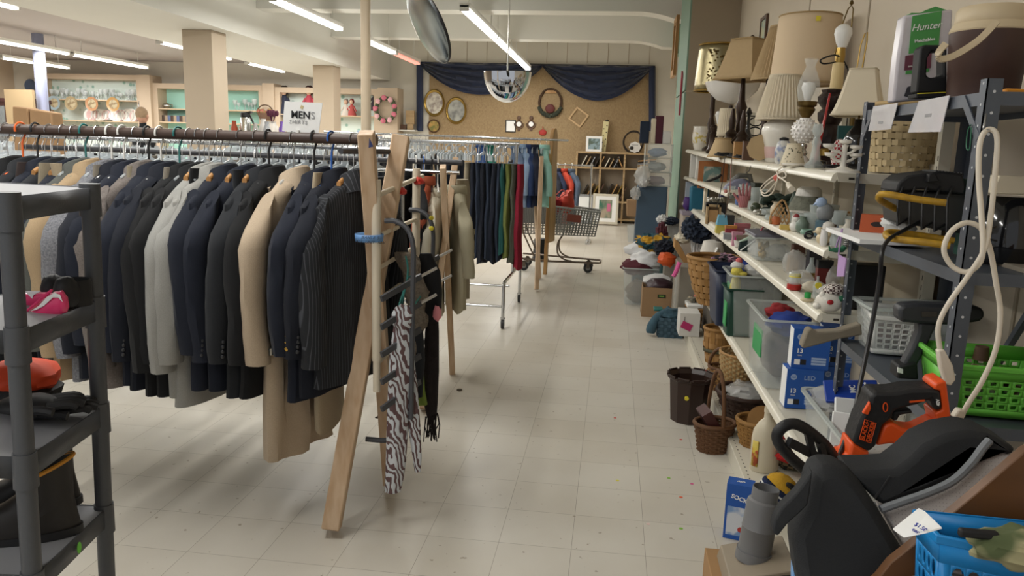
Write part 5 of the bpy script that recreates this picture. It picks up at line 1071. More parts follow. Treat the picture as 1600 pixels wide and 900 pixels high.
t,k,p=put(1285,352,.87,z,'bird_figurine','pale blue bird figurine sitting on a grey blue glass jar','ornament');turn('jar',M('jar_blue','#4c6470',.25),t,[(8,0),(11,3),(11,26),(9,28)],k,20);B().ball(Vector((2,0,40))*k,(13*k,9*k,14*k),18,12,.12,3,2).build('body','fig_grey',t);B().ball(Vector((-5,0,55))*k,(9*k,7*k,8*k),16,10).cyl(Vector((-10,0,54))*k,Vector((-17,0,50))*k,4*k,.8*k,10).build('head','fig_blue',t)
t,k,p=put(1220,338,.82,z,'lattice_basket','pointed tan lattice basket standing on the second shelf','basket');b=B()
ol=[(-15,0),(-16,10),(-10,24),(0,38),(8,28),(13,12),(11,0)]
b.tube([Vector((a,0,c))*k for a,c in smooth([(a,c,0)for a,c in ol],3)and[(v.x,v.y)for v in smooth([(a,c,0)for a,c in ol],3)]],1.6*k,6)
for j in range(-4,5):
 for s in(1,-1):
  pts_=[Vector((j*6+s*u*10,2*sin(u),18+u*18*1))for u in[q/8-.9 for q in range(15)]];pts_=[v for v in pts_ if 0<=v.z<=38 and abs(v.x+1)<15.5-max(0,v.z-8)*.5]
  if len(pts_)>1:b.tube([v*k for v in pts_],1.1*k,5)
b.build('lattice','kraft_tan',t);turn('cup',M('cup_orange','#c06a3c',.4),t,[(8,0),(9,8),(7,12)],k,16,c=(-7,4,0))
t,k,p=put(1243,346,.82,z,'snowman_figurine','white snowman figurine on the second shelf edge','ornament');B().ball(Vector((0,0,7))*k,8.5*k,16,10,flat=-7*k).ball(Vector((1,0,19))*k,6*k,16,10).build('body','fig_white',t);turn('cap',M('cap_red','#8d2f33',.6),t,[(5.5,22),(4,25),(1,27)],k,14,c=(1,0,0))
t,k,p=put(1249,350,.86,z,'photo_card','small grey photo card leaning beside the white snowman','card');B().bb((-2*k,-1*k,0),(8*k,0,20*k)).build('card','fig_grey',t)
one(1232,352,.80,z,'yellow_block','pale yellow wooden block lying at the second shelf edge','block',M('block_yellow','#c8ab5c',.6),fn=bx(26,8,8),bev=.003)
for i,(px,X,h,r,mt,lb,nm)in enumerate(((1152,.83,14,6,M('label_blue','#5b6f9e',.4),'candle jar with blue lid and label on the second shelf','candle_jar'),(1163,.9,22,4,'glass_tint','slim glass bottle beside the blue lidded candle jar','glass_bottle'),(1172,.84,14,6,'glass_tint','small glass tumbler left of the round green paperweight','glass_tumbler'),(1196,.86,10,9,'glass_tint','crystal dish with silver rim, left of the lattice basket','glass_dish'),(1186,.83,8,11,'silver','low silver dish on the second shelf edge','metal_dish'),(1202,.82,8,8,'glass_tint','small clear bowl before the lattice basket','glass_bowl'),(1298,.86,18,8,'fig_white','white mug behind the duck figurine','white_mug'),(1300,.92,20,9,'frame_brown','brown jar beside the bird figurine','brown_jar'),(1312,.84,24,12,'glass_tint','frosted glass globe beside the rack upright','glass_globe'),(1306,.97,12,12,M('dish_navy','#21406b',.3),'dark blue dish near the rack upright','blue_dish'),(1318,.95,16,10,M('shell_cream','#cfc6b2',.6,bump=(30,.8)),'cream shell cluster near the rack upright','shell_cluster'),(1262,.84,8,10,M('dish_teal','#7fa08f',.4),'pale green floral dish at the second shelf edge','floral_dish'),(1290,.80,26,6,'milk_glass','white swan glass vase behind the cream duck','glass_vase'))):
 one(px,345,X,z,nm,lb,'ornament' if 'jar' not in nm else 'jar',mt,prof=[(r*.6,0),(r*.9,h*.1),(r,h*.5),(r*.8,h*.9),(r*.85,h),(r*.7,h),(r*.6,h*.2),(.1,h*.15)])
one(1181,320,.83,z,'paperweight','round green and black paperweight on the second shelf','ornament',M('pw_green','#48523f',.15,noise=(40,.5)),fn=lambda b,k:b.ball((0,0,8*k),8*k,18,12))
t,k,p=put(1284,374,.815,z,'duck_figurine','cream ceramic duck figurine at the second shelf edge','ornament');B().ball(Vector((2,0,8))*k,(11*k,8*k,10*k),18,12,flat=-8*k).ball(Vector((8,0,14))*k,(6*k,5*k,6*k),12,8).build('body','fig_cream',t);B().ball(Vector((-5,0,20))*k,6*k,14,10).cyl(Vector((-9,0,19))*k,Vector((-14,0,17))*k,2.5*k,1*k,8).build('head','fig_cream',t)
t,k,p=put(1294,358,.845,z,'cat_figurine','dark red and white figurine with glasses behind the duck','ornament');turn('body',M('fig_maroon','#5d1d20',.4),t,[(8,0),(9,8),(8,16)],k,16);turn('head','fig_white',t,[(8,16),(9,22),(8,30),(3,33)],k,16)
t,k,p=put(1310,384,.80,z,'elf_shoe','green pointed elf shoe with striped ankle by the rack upright','ornament');B().tube([Vector(v)*k for v in[(-14,0,10),(-12,0,4),(-4,0,4),(6,0,5),(10,0,10)]],[1*k,2.5*k,4*k,4.5*k,4*k],10).build('shoe','fig_green',t);B().cyl(Vector((9,0,9))*k,Vector((13,0,26))*k,3*k,3.4*k,12).build('ankle',pattern('stripes_bw','#d9d9d4','#222224','wave',(1,1,1),.8,(.45,.55),tscale=50),t);[setattr(n_,'bands_direction','Z')for n_ in MATS['stripes_bw'].node_tree.nodes if n_.type=='TEX_WAVE']
one(1270,362,.82,z,'scissors','black handled scissors lying on the second shelf edge','scissors','black_matte',fn=lambda b,k:b.tube([Vector((-6+6*cos(a),0,4+4*sin(a)))*k for a in[2*pi*i/14 for i in range(14)]],1.3*k,6,closed=True).tube([Vector((-4+6*cos(a),4,6+5*sin(a)))*k for a in[2*pi*i/14 for i in range(14)]],1.3*k,6,closed=True).bar(Vector((0,0,3))*k,Vector((16,2,3))*k,2*k,1*k))
t,k,p=put(1308,335,1.05,z,'scroll_bracket','black iron scroll stand with wooden top at the back of the second shelf','stand');B().tube([Vector((10+r_*cos(a),0,14+r_*sin(a)))*k for a,r_ in[(q*.5,9-q*.35)for q in range(20)]],1.3*k,6).bar(Vector((14,0,0))*k,Vector((14,0,26))*k,2*k,2*k).build('iron_scroll','wire_black',t);B().bb((-18*k,-4*k,25*k),(18*k,4*k,28*k)).build('top','board_wood',t)
zs1,zs2=P(1066,274,x=.80).z,P(1062,312,x=.80).z
for i,(px,py,h,w,zz,lb,mt)in enumerate(((1071,274,34,12,zs1,'white patterned carton at the far end of the short upper shelf',pattern('leaf_carton','#d3d0c6','#6b6a62','wave',(3,3,3),.6,(.8,.9),tscale=8,distort=6)),(1084,280,36,14,zs1,'white carton on the short upper shelf','carton_white'),(1076,316,32,12,zs2,'pale blue white carton on the short lower shelf',M('carton_blue','#b9c4d4',.6)),(1088,322,30,14,zs2,'white notched carton on the short lower shelf','carton_white'))):one(px,py,.86,zz,'carton',lb,'box',mt,fn=bx(w,14,h),bev=.004)
# ========================= third shelf
z=ZB3
t,k,p=put(1112,350,.83,z,'shadow_box','small tan wooden box frame at the third shelf edge','box',0);B().bb((-10*k,-6*k,0),(-7*k,6*k,30*k)).bb((9*k,-6*k,0),(12*k,6*k,30*k)).bb((-10*k,-6*k,27*k),(12*k,6*k,30*k)).bb((-10*k,5*k,0),(12*k,6*k,28*k)).build('frame','frame_pine',t);B().bb((-6*k,-4*k,0),(8*k,4*k,22*k)).build('drawer','kraft_tan',t)
t,k,p=put(1101,345,.9,z,'cream_board','cream upright board behind the tan box frame','board');B().bb((-4*k,-8*k,0),(0,8*k,40*k)).build('panel','shade_cream',t)
one(1118,328,.95,z+.13,'silver_beads','heap of silver beads in a dark tray over the box frame','beads','silver',fn=lambda b,k:[b.ball((random.uniform(-12,12)*k,random.uniform(-6,6)*k,random.uniform(2,7)*k),2.4*k,6,4)for q in range(46)])
one(1118,330,.95,z,'dark_tray','dark box under the silver beads','box','black_matte',fn=lambda b,k:b.bb((-15*k,-8*k,0),(15*k,8*k,.131)))
t,k,p=put(1127,358,.81,z,'gift_box','tapered box, sky blue above and yellow below, on the third shelf','box');B().loft([[(x_*r_*k,y_*r_*k,h*k)for x_,y_ in((-1,-1),(1,-1),(1,1),(-1,1))]for r_,h in((9,0),(8,13))]).build('lower',M('box_yellow','#b8a94e',.6),t);B().loft([[(x_*r_*k,y_*r_*k,h*k)for x_,y_ in((-1,-1),(1,-1),(1,1),(-1,1))]for r_,h in((8.2,13),(6,28))]).build('upper',M('box_sky','#69a9c4',.6),t)
for i,(px,py,w,h,X,c_,lb)in enumerate(((1142,356,16,18,.84,'#a03a4c','red flowered box with orange lid on the third shelf'),(1160,350,22,20,.93,'#b06a72','dusty pink fabric box on the third shelf'),(1160,368,18,18,.83,'#8b7a6c','brown printed box between the pink boxes'),(1151,376,14,22,.80,'#c993a4','pale pink box with a hot pink dot'),(1138,366,14,10,.80,'#9a9ba0','small grey box at the third shelf edge'))):
 t,k,p=put(px,py,X,z,'gift_box',lb,'box');B().bb((-w/2*k,-5*k,0),(w/2*k,5*k,h*.75*k)).build('body',M('gb_%d'%i,c_,.7,noise=(50,.3)),t);B().bb((-w/2*k-.003,-5*k-.003,h*.75*k),(w/2*k+.003,5*k+.003,h*k)).build('lid',M('gbl_%d'%i,'#b9793c' if i==0 else c_,.7),t)
 if i==3:B().cyl((0,-5*k-.003,12*k),(0,-5*k-.001,12*k),4*k).build('dot',M('hot_pink','#d6388a',.6),t)
t,k,p=put(1166,384,.82,z,'fabric_pouch','dark green pouch with pale flap and piping on the third shelf','pouch');B().prism([(-12*k,0),(12*k,0),(13*k,20*k),(-10*k,14*k)],-5*k,5*k,'y').build('body',M('pouch_green','#1d2f2e',.8),t,bev=.006);B().prism([(-12*k,14*k),(14*k,21*k),(12*k,25*k),(4*k,23*k)],-5.5*k,5.5*k,'y').build('flap',M('flap_sage','#9fb4a4',.8),t);B().tube([Vector((-9,-5.6,1))*k,Vector((12,-5.6,19))*k],1*k,5).build('piping','paper_white',t)
one(1152,385,.80,z,'small_white_cup','small white cup at the third shelf edge by the green pouch','cup','fig_white',prof=[(4,0),(6,10),(5,10),(3.5,1)])
def tub(name,label,cat,p,w,d,h,mat='tub_clear',rim='tub_rim',taper=.86,rz=0,lidh=.012,group=None):
 "open rectangular plastic tub, w along x, d along y"
 t=T(name,label,cat,p,rz,group)
 def rr(s,z_,e=0):
  a,c=w/2*s+e,d/2*s+e;r=min(a,c)*.18;out=[]
  for(cx,cy,a0)in((a-r,c-r,0),(-a+r,c-r,pi/2),(-a+r,-c+r,pi),(a-r,-c+r,1.5*pi)):
   for q in range(5):out.append((cx+r*cos(a0+pi/2*q/4),cy+r*sin(a0+pi/2*q/4),z_))
  return out
 B().loft([rr(taper,.002),rr(taper+(1-taper)*.5,h*.5),rr(1,h)],True,False).build('tub_wall',mat,t,solid=.003,ang=.9)
 B().loft([rr(1,h-.004),rr(1,h-.004,.014),rr(1,h+.006,.014),rr(1,h+.006)],False,False,closed=True).build('rim',rim,t)
 return t
M('tub_clear','#dfe5e2',.2,alpha=.2);M('tub_rim','#cfd6d2',.25,alpha=.6);M('lid_grey','#6d6c76',.45);M('tub_navy','#1d2740',.45);M('tub_green','#173f33',.45);M('label_green','#3f9a5a',.7)
p,k=at(1205,410,.92,z+.001);t=tub('storage_tub','clear tub with grey lid, holding gold ornaments, on the third shelf','tub',p,.24,.30,.125,taper=.94);B().bb((-.135,-.165,.128),(.135,.165,.146)).build('lid','lid_grey',t,bev=.006)
one(1192,412,.86,z+.006,'gold_ornaments','gold leaf ornaments seen through the clear tub','ornament','brass',fn=lambda b,k:[b.ball((random.uniform(-7,7)*k,random.uniform(-7,7)*k,random.uniform(3,24)*k),(3*k,2*k,4*k),7,5,.4,4,q)for q in range(24)])
one(1210,414,.92,z+.006,'clear_bag','crinkled clear bag of sweets inside the grey lidded tub','bag','bag_clear',fn=bl(16,10,12,.25,3,3))
one(1196,372,.88,z+.15,'red_ribbon','red and white candy ribbon lying on the grey lid','ribbon',M('ribbon_red','#b5404a',.5),fn=lambda b,k:b.bar(Vector((-8,0,0))*k,Vector((6,4,22))*k,3*k,1.2*k))
one(1206,370,.93,z+.148,'clear_bag','clear bag of beige goods on top of the grey lid','bag','bag_clear',fn=bl(18,10,11,.25,3,7));one(1207,370,.95,z+.148,'beige_goods','beige wooden pieces inside the bag on the grey lid','ornament','kraft_tan',fn=lambda b,k:[b.box((random.uniform(-12,12)*k,random.uniform(-4,4)*k,(3+3*(q%3))*k),(9*k,4*k,5*k))for q in range(6)])
one(1240,422,.90,z,'clear_bag','crinkled clear bag of brown wooden pieces beside the lidded tub','bag','bag_clear',fn=bl(18,12,21,.22,3,5));one(1238,424,.92,z,'wooden_pieces','brown wooden spools inside the clear bag on the third shelf','ornament','board_wood',fn=lambda b,k:[b.cyl(Vector((-6+6*q,0,1))*k,Vector((-6+6*q,0,26-4*q))*k,3*k)for q in range(3)])
t,k,p=put(1266,432,.92,z,'spirit_bottle','clear bottle with gold label beside the bag of spools','bottle');turn('bottle','glass_tint',t,[(7,0),(8,4),(8,22),(3,32),(3,40),(4,41)],k,18);turn('label','brass',t,[(8.2,8),(8.2,18)],k,18,caps=False)
t,k,p=put(1278,436,.86,z,'yellow_knob_bottle','small clear bottle with yellow and black round label','bottle');turn('bottle','glass_tint',t,[(5,0),(6,4),(6,20),(2,28),(2,34)],k,16);B().cyl(Vector((0,-6.4,20))*k,Vector((0,-5.4,20))*k,5*k).build('label','sticker_yellow',t)
t,k,p=put(1286,438,.93,z,'red_carton','dark red tall carton with black top on the third shelf','box');B().bb((-11*k,-7*k,0),(11*k,7*k,36*k)).build('body',M('carton_red','#5d1f1c',.5),t);B().bb((-11.3*k,-7.3*k,36*k),(11.3*k,7.3*k,48*k)).build('lid','black_matte',t)
t,k,p=put(1302,440,.96,z,'amber_bag','clear bag of brown beans beside the dark red carton','bag');B().ball(Vector((0,0,20))*k,(11*k,7*k,24*k),16,12,.15,3,2,flat=-19*k).build('bag','bag_clear',t);B().ball(Vector((0,0,12))*k,(9*k,6*k,14*k),14,10,.1,3,2,flat=-11.5*k).build('beans',M('beans','#7c5a3c',.7,noise=(60,.5)),t)
t,k,p=put(1241,446,.81,z,'salt_jar','small clear jar with red lid lying mouth down at the third shelf edge','jar');turn('jar','glass_tint',t,[(9,8),(9,24),(7,27),(6,27)],k,18);turn('red_lid',M('lid_red','#a3261f',.4),t,[(10,0),(11,1),(11,8),(10,9)],k,20);turn('label','sticker_yellow',t,[(9.2,20),(8.6,24)],k,18,caps=False)
one(1240,424,.86,z,'glass_cube','small square glass jar behind the red lidded jar','jar','glass_tint',fn=bx(12,8,14),bev=.004)
t,k,p=put(1262,462,.80,z,'wooden_stopper','cream wooden bottle stopper with green ring at the shelf edge','ornament');turn('green_ring',M('ring_green','#2f9a4a',.5),t,[(5,6),(5,14),(3,15)],k,16);B().ball(Vector((0,0,3))*k,(11*k,5*k,4*k),14,8).build('body','fig_cream',t)
t,k,p=put(1272,446,.88,z,'shell_basket','beige scalloped shell dish behind the ceramic chef','dish');B().ball(Vector((0,0,9))*k,(18*k,8*k,9*k),20,12,.12,6,2,flat=-8*k).build('shell','shell_cream',t)
t,k,p=put(1294,484,.83,z,'ceramic_pig','white ceramic pig head with checked beret, red flower and green leaf','ornament');B().ball(Vector((0,0,16))*k,(21*k,15*k,17*k),26,16,.06,2,1,flat=-15.8*k).ball(Vector((-18,-4,10))*k,(7*k,7*k,6*k),14,10).ball(Vector((-12,-4,26))*k,(5*k,5*k,7*k),12,8).build('head','ceramic_white',t);B().ball(Vector((5,0,35))*k,(16*k,12*k,10*k),20,12,flat=-5*k).build('beret',pattern('check_brown','#d8cfc8','#4d3836','checker',(1,1,1),.8,(.4,.6),tscale=110),t);B().ball(Vector((-2,-14.5,18))*k,(5*k,2*k,4*k),10,8).build('flower',M('rose_red','#b1262b',.5),t);B().ball(Vector((15,-10,24))*k,(5*k,3*k,5*k),10,8,.4,4).build('leaf','fig_green',t)
tag(B().tube([P(1316,358,x=.80),P(1310,400,x=.80)],.003,6).loft([[P(px_,py_,x=.80)+Vector((dx,0,0))for px_,py_ in((1310,398),(1322,404),(1318,432),(1307,432))]for dx in(0,.004)]).tube(smooth([P(1316,358,x=.80),P(1308,380,x=.80),P(1306,392,x=.80)],4),.003,6).build('lavender_ribbon',M('ribbon_lilac','#b08fc0',.6)),'lavender plastic ribbon hanging from the second rack shelf','ribbon')
one(1370,470,.99,z,'black_speaker','black speaker cabinet at the near end of the third shelf','speaker','black_matte',fn=bx(52,40,72),bev=.004).location.y=3.08
# ========================= deep lower shelf: plastic bins
z=ZD
def label_card(t,c,x,y,mat='label_green',txt=None):
 B().loft([[Vector(q)+Vector((d_,0,0))for q in c]for d_ in(-.002,0)]).build('label_card',mat,t)
def bin_at(px,py,w,d,h,label,mat,rim,X=None,name='storage_tub',z=z,**kw):
 p,k=at(px,py,X or(XF+.02+w/2*.9),z+.001);return tub(name,label,'tub',p,w,d,h,mat,rim,**kw),p
t,p=bin_at(1222,600,.33,.52,.36,'clear storage bin with green label nearest the blue light bulb boxes','tub_clear','tub_rim');tA,pA=t,p
B().bb((-.160,-.15,.14),(-.153,.07,.28)).build('label_card','label_green',t).rotation_euler.y=0
def inside(px_c,p,w,d,h,label,mat,sd,name,z0=.01,amp=.25,cat='clothes',dx=0,dy=0):return tag(B().ball((0,0,h*.48),(w/2,d/2,h/2),26,16,amp,2.4,sd,flat=-h*.46).build(name,mat,loc=(p.x+dx,p.y+dy,p.z+z0)),label,cat)
inside(0,p,.24,.38,.24,'grey brown clothes at the bottom of the nearest clear bin',M('cloth_taupe','#6f625c',.9,noise=(9,.4)),3,'folded_clothes');inside(0,p,.22,.30,.12,'royal blue garment on top in the nearest clear bin',M('cloth_royal','#1f3a8c',.85,noise=(9,.3)),4,'blue_garment',.25,.35,dy=-.05);inside(0,p,.14,.14,.10,'red garment in the nearest clear bin',M('cloth_red','#8e2226',.85),6,'red_garment',.28,.3,dx=-.02,dy=.12)
t,p=bin_at(1168,535,.33,.40,.40,'tall clear bin of black clothes with green label behind the nearest bin','tub_clear','tub_rim');B().bb((-.160,-.12,.17),(-.153,.04,.33)).build('label_card','label_green',t)
inside(0,p,.25,.32,.36,'black clothes heaped in the tall clear bin','fabric_black',5,'folded_clothes',.08,.3);inside(0,p,.16,.2,.14,'grey clothes at the bottom of the tall clear bin','fig_grey',8,'folded_clothes',.005)
tag(B().ball((0,0,0),(.10,.07,.05),16,10,.35,3,2).build('white_cloth',M('cloth_white','#d6d6d4',.9),loc=(p.x+.02,p.y-.12,p.z+.44)),'white cloth scrap on the black clothes','cloth')
t=T('plush_toy','yellow plush bird with white hat peeking over the tall clear bin','plush toy',(p.x-.13,p.y-.12,p.z+.36));B().ball((0,0,-.07),(.036,.032,.12),14,10,.1).build('body',M('plush_yellow','#d8c95c',.9,bump=(90,.6)),t);B().ball((.0,-.01,.06),(.038,.036,.034),14,10,.1).ball((.035,-.03,.05),(.03,.02,.015),10,8).build('head','plush_yellow',t);B().ball((0,0,.10),(.042,.042,.025),12,8,.3).build('hat_brim','cloth_white',t);B().ball((.01,0,.13),(.022,.022,.02),10,8,.2).build('hat_pompom',M('plush_pink','#cf6a6a',.9),t)
t,p=bin_at(1122,520,.22,.22,.31,'dark green plastic bin with green label on the lower shelf','tub_green','tub_green',X=.90);t.location.y=5.08;t.location.x=.885;B().bb((-.110,-.09,.06),(-.104,.02,.22)).build('label_card','label_green',t)
t,p=bin_at(1140,480,.40,.44,.385,'large navy blue bin holding dark clothes on the lower shelf','tub_navy','tub_navy',X=.93);t.location.y=5.45;p=p2=Vector(t.location)
inside(0,p,.29,.36,.36,'navy clothes heaped in the large navy bin','fabric_navy',7,'folded_clothes',.06,.25);tag(B().ball((0,0,0),(.09,.08,.06),14,10,.3,3,1).build('blue_garment','cloth_royal',loc=(p.x+.03,p.y-.1,p.z+.40)),'royal blue garment on the navy clothes','clothes')
tag(B().bb((-.05,-.1,.0),(.05,.1,.06)).build('brown_book_row',M('row_brown','#7d5c48',.7,noise=(40,.4)),loc=(p.x+.09,p.y+.10,p.z+.38),bev=.006),'row of brown paperbacks seen inside the navy bin','books')
def woven(name,label,cat,p,prof,mats=('weave_tan','weave_tan2'),rows=9,stakes=22,rz=0,sx=1,sy=1,handle=None,hm=None,rim=.012,gap=.82,band=None):
 "basket of real woven strips; prof = [(radius, height)] bottom to top in metres"
 t=T(name,label,cat,p,rz)
 def R(u):
  q=u*(len(prof)-1);i=min(int(q),len(prof)-2);f=q-i;return prof[i][0]+(prof[i+1][0]-prof[i][0])*f,prof[i][1]+(prof[i+1][1]-prof[i][1])*f
 b=B();hgt_=prof[-1][1];th=.003
 for k in range(stakes):
  a=2*pi*k/stakes;w=pi/stakes*.62;vs=[]
  for j in range(13):
   r,z_=R(j/12)
   for(da,dr)in((-w,-th),(w,-th),(w,th),(-w,th)):vs.append((sx*(r+dr)*cos(a+da),sy*(r+dr)*sin(a+da),z_))
  b.loft([vs[4*j:4*j+4]for j in range(13)])
 b.build('stakes',mats[1],t);b=B();n=stakes*2
 for j in range(rows):
  u0=(j+.5-gap/2)/rows;u1=(j+.5+gap/2)/rows;ring=[]
  for i in range(n):
   a=2*pi*(i+.0)/n;off=.006*(1 if(i//2+j)%2 else-1)*(1 if i%2==0 else.0)
   r0,z0=R(u0);r1,z1=R(u1)
   ring.append([(sx*(r0+off+th)*cos(a),sy*(r0+off+th)*sin(a),z0),(sx*(r1+off+th)*cos(a),sy*(r1+off+th)*sin(a),z1),(sx*(r1+off-th)*cos(a),sy*(r1+off-th)*sin(a),z1),(sx*(r0+off-th)*cos(a),sy*(r0+off-th)*sin(a),z0)])
  b.loft(ring,closed=True)
 b.lathe([(.001,.003),(prof[0][0]*.98,.003),(prof[0][0],.009),(.001,.009)],24,sx=sx,sy=sy);b.build('woven_strips',mats[0],t)
 r,z_=R(1);B().tube([(sx*r*cos(a),sy*r*sin(a),z_)for a in[2*pi*i/36 for i in range(36)]],rim,8,closed=True).build('rim',mats[1],t)
 if band:B().lathe([(R(band)[0]+.009,R(band)[1]-.012),(R(band)[0]+.010,R(band)[1]+.012)],30,sx=sx,sy=sy,caps=False).build('band','weave_band',t,solid=.003)
 if handle:B().tube([(0,sy*r*cos(a),z_+handle*sin(a))if hm!='x' else(sx*r*cos(a),0,z_+handle*sin(a))for a in[pi*q/20 for q in range(21)]],.011,8).build('handle',mats[1],t)
 return t
M('weave_tan','#b58a55',.6,noise=(16,.35));M('weave_tan2','#a0763f',.6,noise=(16,.3));M('weave_pale','#c4a877',.65,noise=(16,.25));M('weave_brown','#6f4c30',.6,noise=(20,.4));M('weave_dark','#402a20',.6,noise=(20,.4));M('weave_band','#4d4a35',.7);M('weave_blue','#3f5968',.7,noise=(20,.35));M('weave_red','#4e2621',.55,noise=(14,.3));M('weave_natural','#c9b48b',.65,noise=(14,.2))
p=P(1111,480,y=6.05);p.z=ZD+.001
woven('bushel_basket','big round woven tan basket on the lower shelf left of the navy bin','basket',p,[(.10,0),(.15,.12),(.19,.26),(.205,.37)],rows=7,stakes=22,rim=.016)
xh,yh=.95,6.4
M('crate_dark','#4d473f',.8);tag(B().bb((-.1,-.1,0),(.2,.8,.45)).build('low_shelf_box','crate_dark',loc=(1.0,6.75,.47),bev=.01),'dark crate under the denim heap','box')
tag(B().bb((-.2,-.3,0),(.2,.55,.30)).build('low_shelf_box',M('crate_dark','#4d473f',.8),loc=(1.05,6.5,.101),bev=.01),'dark crate standing on the base deck under the denim','box')
t=T('yarn_cone','large cone of white yarn with a paper tag','yarn',(P(1113,400,x=.86).x,P(1113,400,x=.86).y-.0,.84));t.location.y=6.7;t.location.x=P(1113,400,y=6.7).x;zc_=P(1113,410,y=6.7).z;t.location.z=zc_
kk=fz(t.location)/F_PX;B().lathe([(1*kk,0)]+[((22-7*j/14+.35*(j%2))*kk,(2+31*j/14)*kk)for j in range(15)]+[(8*kk,35*kk),(1*kk,35*kk)],30).build('yarn',M('yarn_white','#d8d4cc',.95,bump=(200,.5)),t);B().bar((-3*kk,-20*kk,10*kk),(4*kk,-18.5*kk,26*kk),9*kk,.8*kk).build('paper_tag','paper_white',t)
tag(B().bb((-.14,-.2,-.33),(.22,.2,0)).build('storage_crate',M('crate_grey','#8a8478',.7),loc=(.95,6.72,zc_-.001)),'grey crate under the cone of yarn behind the bushel basket','crate')
for(x_,y_,rx,ry,rz_,lb,mt,sd,nm)in((1080,356,14,10,16,'crumpled denim jeans heap behind the yarn','fabric_denim',1,'denim_heap'),(1098,360,22,12,17,'blue denim shirt heaped behind the yarn cone','fabric_denim',4,'denim_heap'),(1116,364,22,10,12,'dark blue denim spread under the third shelf','fabric_navy',6,'denim_heap'),(1135,408,20,12,10,'pink and black printed fabric under the third shelf',pattern('print_fabric','#2a2528','#b58aa0','noise',(14,14,14),.9,(.45,.6)),8,'fabric_heap'),(1146,420,24,12,9,'lilac fabric folded beside the navy bin',M('cloth_lilac','#b7aebf',.9),9,'fabric_heap')):
 c_=P(x_,y_,y=7.1 if y_<400 else 5.9);k_=fz(c_)/F_PX;tag(B().ball((0,0,0),(rx*k_,.14,rz_*k_),44,28,.45,4.2,sd).build(nm,mt,loc=c_),lb,'clothes')
t=T('needle_packets','clear packets of white knitting needles in an orange tub','needles',P(1086,398,y=7.2));kk=fz(t.location)/F_PX;B().loft([[(x_*r_*kk,y_*r_*kk,h*kk)for x_,y_ in((-1,-1),(1,-1),(1,1),(-1,1))]for r_,h in((6,-12),(7,2))]).build('tub',M('tub_orange','#c2562c',.5),t);b=B()
for q in range(14):b.cyl(Vector((-4+q*.7,random.uniform(-3,3),0))*kk,Vector((-8+q*1.6,random.uniform(-4,4),random.uniform(22,32)))*kk,.9*kk,n=6)
b.build('needles','cloth_white',t)
c_=P(1067,372,y=7.25);k_=fz(c_)/F_PX;zq=P(1086,411,y=7.2).z;tag(B().bb((.64,6.95,0),(1.0,7.55,zq)).build('storage_crate','crate_grey',bev=.01),'grey crate under the needles and shell beads','crate');tag(B().ball((0,0,0),(12*k_,.08,8*k_),18,12,.5,5,3).build('shell_heap','shell_cream',loc=c_),'heap of cream shells and beads by the needles','beads')
t=T('wooden_tray','brown wooden tray leaning on edge left of the needles','tray',(0,0,0));B().loft([[P(px_,py_,y=7.2)+Vector((0,d_,0))for px_,py_ in((1055,374),(1060,378),(1078,412),(1070,414),(1054,388))]for d_ in(0,.2)]).build('body','board_wood',t,bev=.004)
# ========================= base deck and floor goods
z=ZK
p,k=at(1090,522,.84,z+.001);woven('woven_basket','woven tan basket with white liner on the base deck','basket',p,[(.10,0),(.12,.10),(.135,.17)],('weave_tan','weave_tan2'),6,18,sx=.9,sy=1.25,rim=.01)
t=T('basket_liner','white plastic tray lining the woven basket, full of small toys','tray',(p.x,p.y,p.z+.18));B().loft([[(a*.145,c*.19,h)for a,c in((-.9,-.9),(.9,-.9),(.9,.9),(-.9,.9))]for h in(0,.035)]).build('tray','white_plastic',t,bev=.01);b=B()
for q in range(22):b.ball((random.uniform(-.1,.1),random.uniform(-.13,.13),.04+random.random()*.03),(.028,.028,.022),8,6,.4,4,q)
b.build('toys',pattern('toy_mix','#a89a84','#6d6a5e','noise',(20,20,20)),t);B().ball((-.01,.05,.08),(.05,.05,.035),12,8,.4,3,1).build('pink_toy',M('toy_pink','#d97a6c',.8),t);B().ball((.08,.0,.08),(.03,.03,.05),10,8,.3,3,2).build('orange_toy',M('toy_orange','#d9a46a',.8),t)
p,k=at(1118,580,.84,z+.001);woven('barrel_basket','slatted apple basket with green band on the base deck','basket',p,[(.08,0),(.1,.14),(.105,.26)],('weave_tan','weave_tan2'),3,12,rim=.012,gap=.4,band=.35);B().lathe([(.078,.0),(.098,.14),(.102,.255)],24,caps=False).build('slats','weave_tan',[q for q in COL.objects if q.get('label','').startswith('slatted apple')][0])
p,k=at(1126,630,.79,z+.001);woven('wicker_basket','tan splint basket with dark handle on the base deck','basket',p,[(.07,0),(.075,.08),(.08,.15)],('weave_tan','weave_brown'),8,18,handle=.13,rim=.01,sy=1.2,rz=1.2)
p=P(1151,586,y=4.7);p.z=z+.141;woven('wicker_basket','pale wicker hamper basket stacked on the handled splint basket','basket',p,[(.075,0),(.095,.10),(.105,.19)],('weave_pale','weave_tan'),12,26,rim=.009,sy=1.3,rz=.2);tag(B().bb((-.1,-.12,0),(.12,.12,.139)).build('wicker_box','weave_brown',loc=(p.x+.02,p.y,z+.0012),bev=.01),'brown wicker box under the pale wicker hamper','basket')
p,k=at(1158,660,.83,z+.001);woven('twig_basket','dark twig basket with a plastic bag inside on the base deck','basket',p,[(.09,0),(.13,.09),(.15,.16)],('weave_dark','weave_dark'),7,20,rim=.014,sy=1.2);tag(B().ball((0,0,.0),(.10,.13,.05),18,12,.4,3,2).build('clear_bag','bag_clear',loc=(p.x,p.y,p.z+.16)),'clear bag with pink edge lying in the dark twig basket','bag')
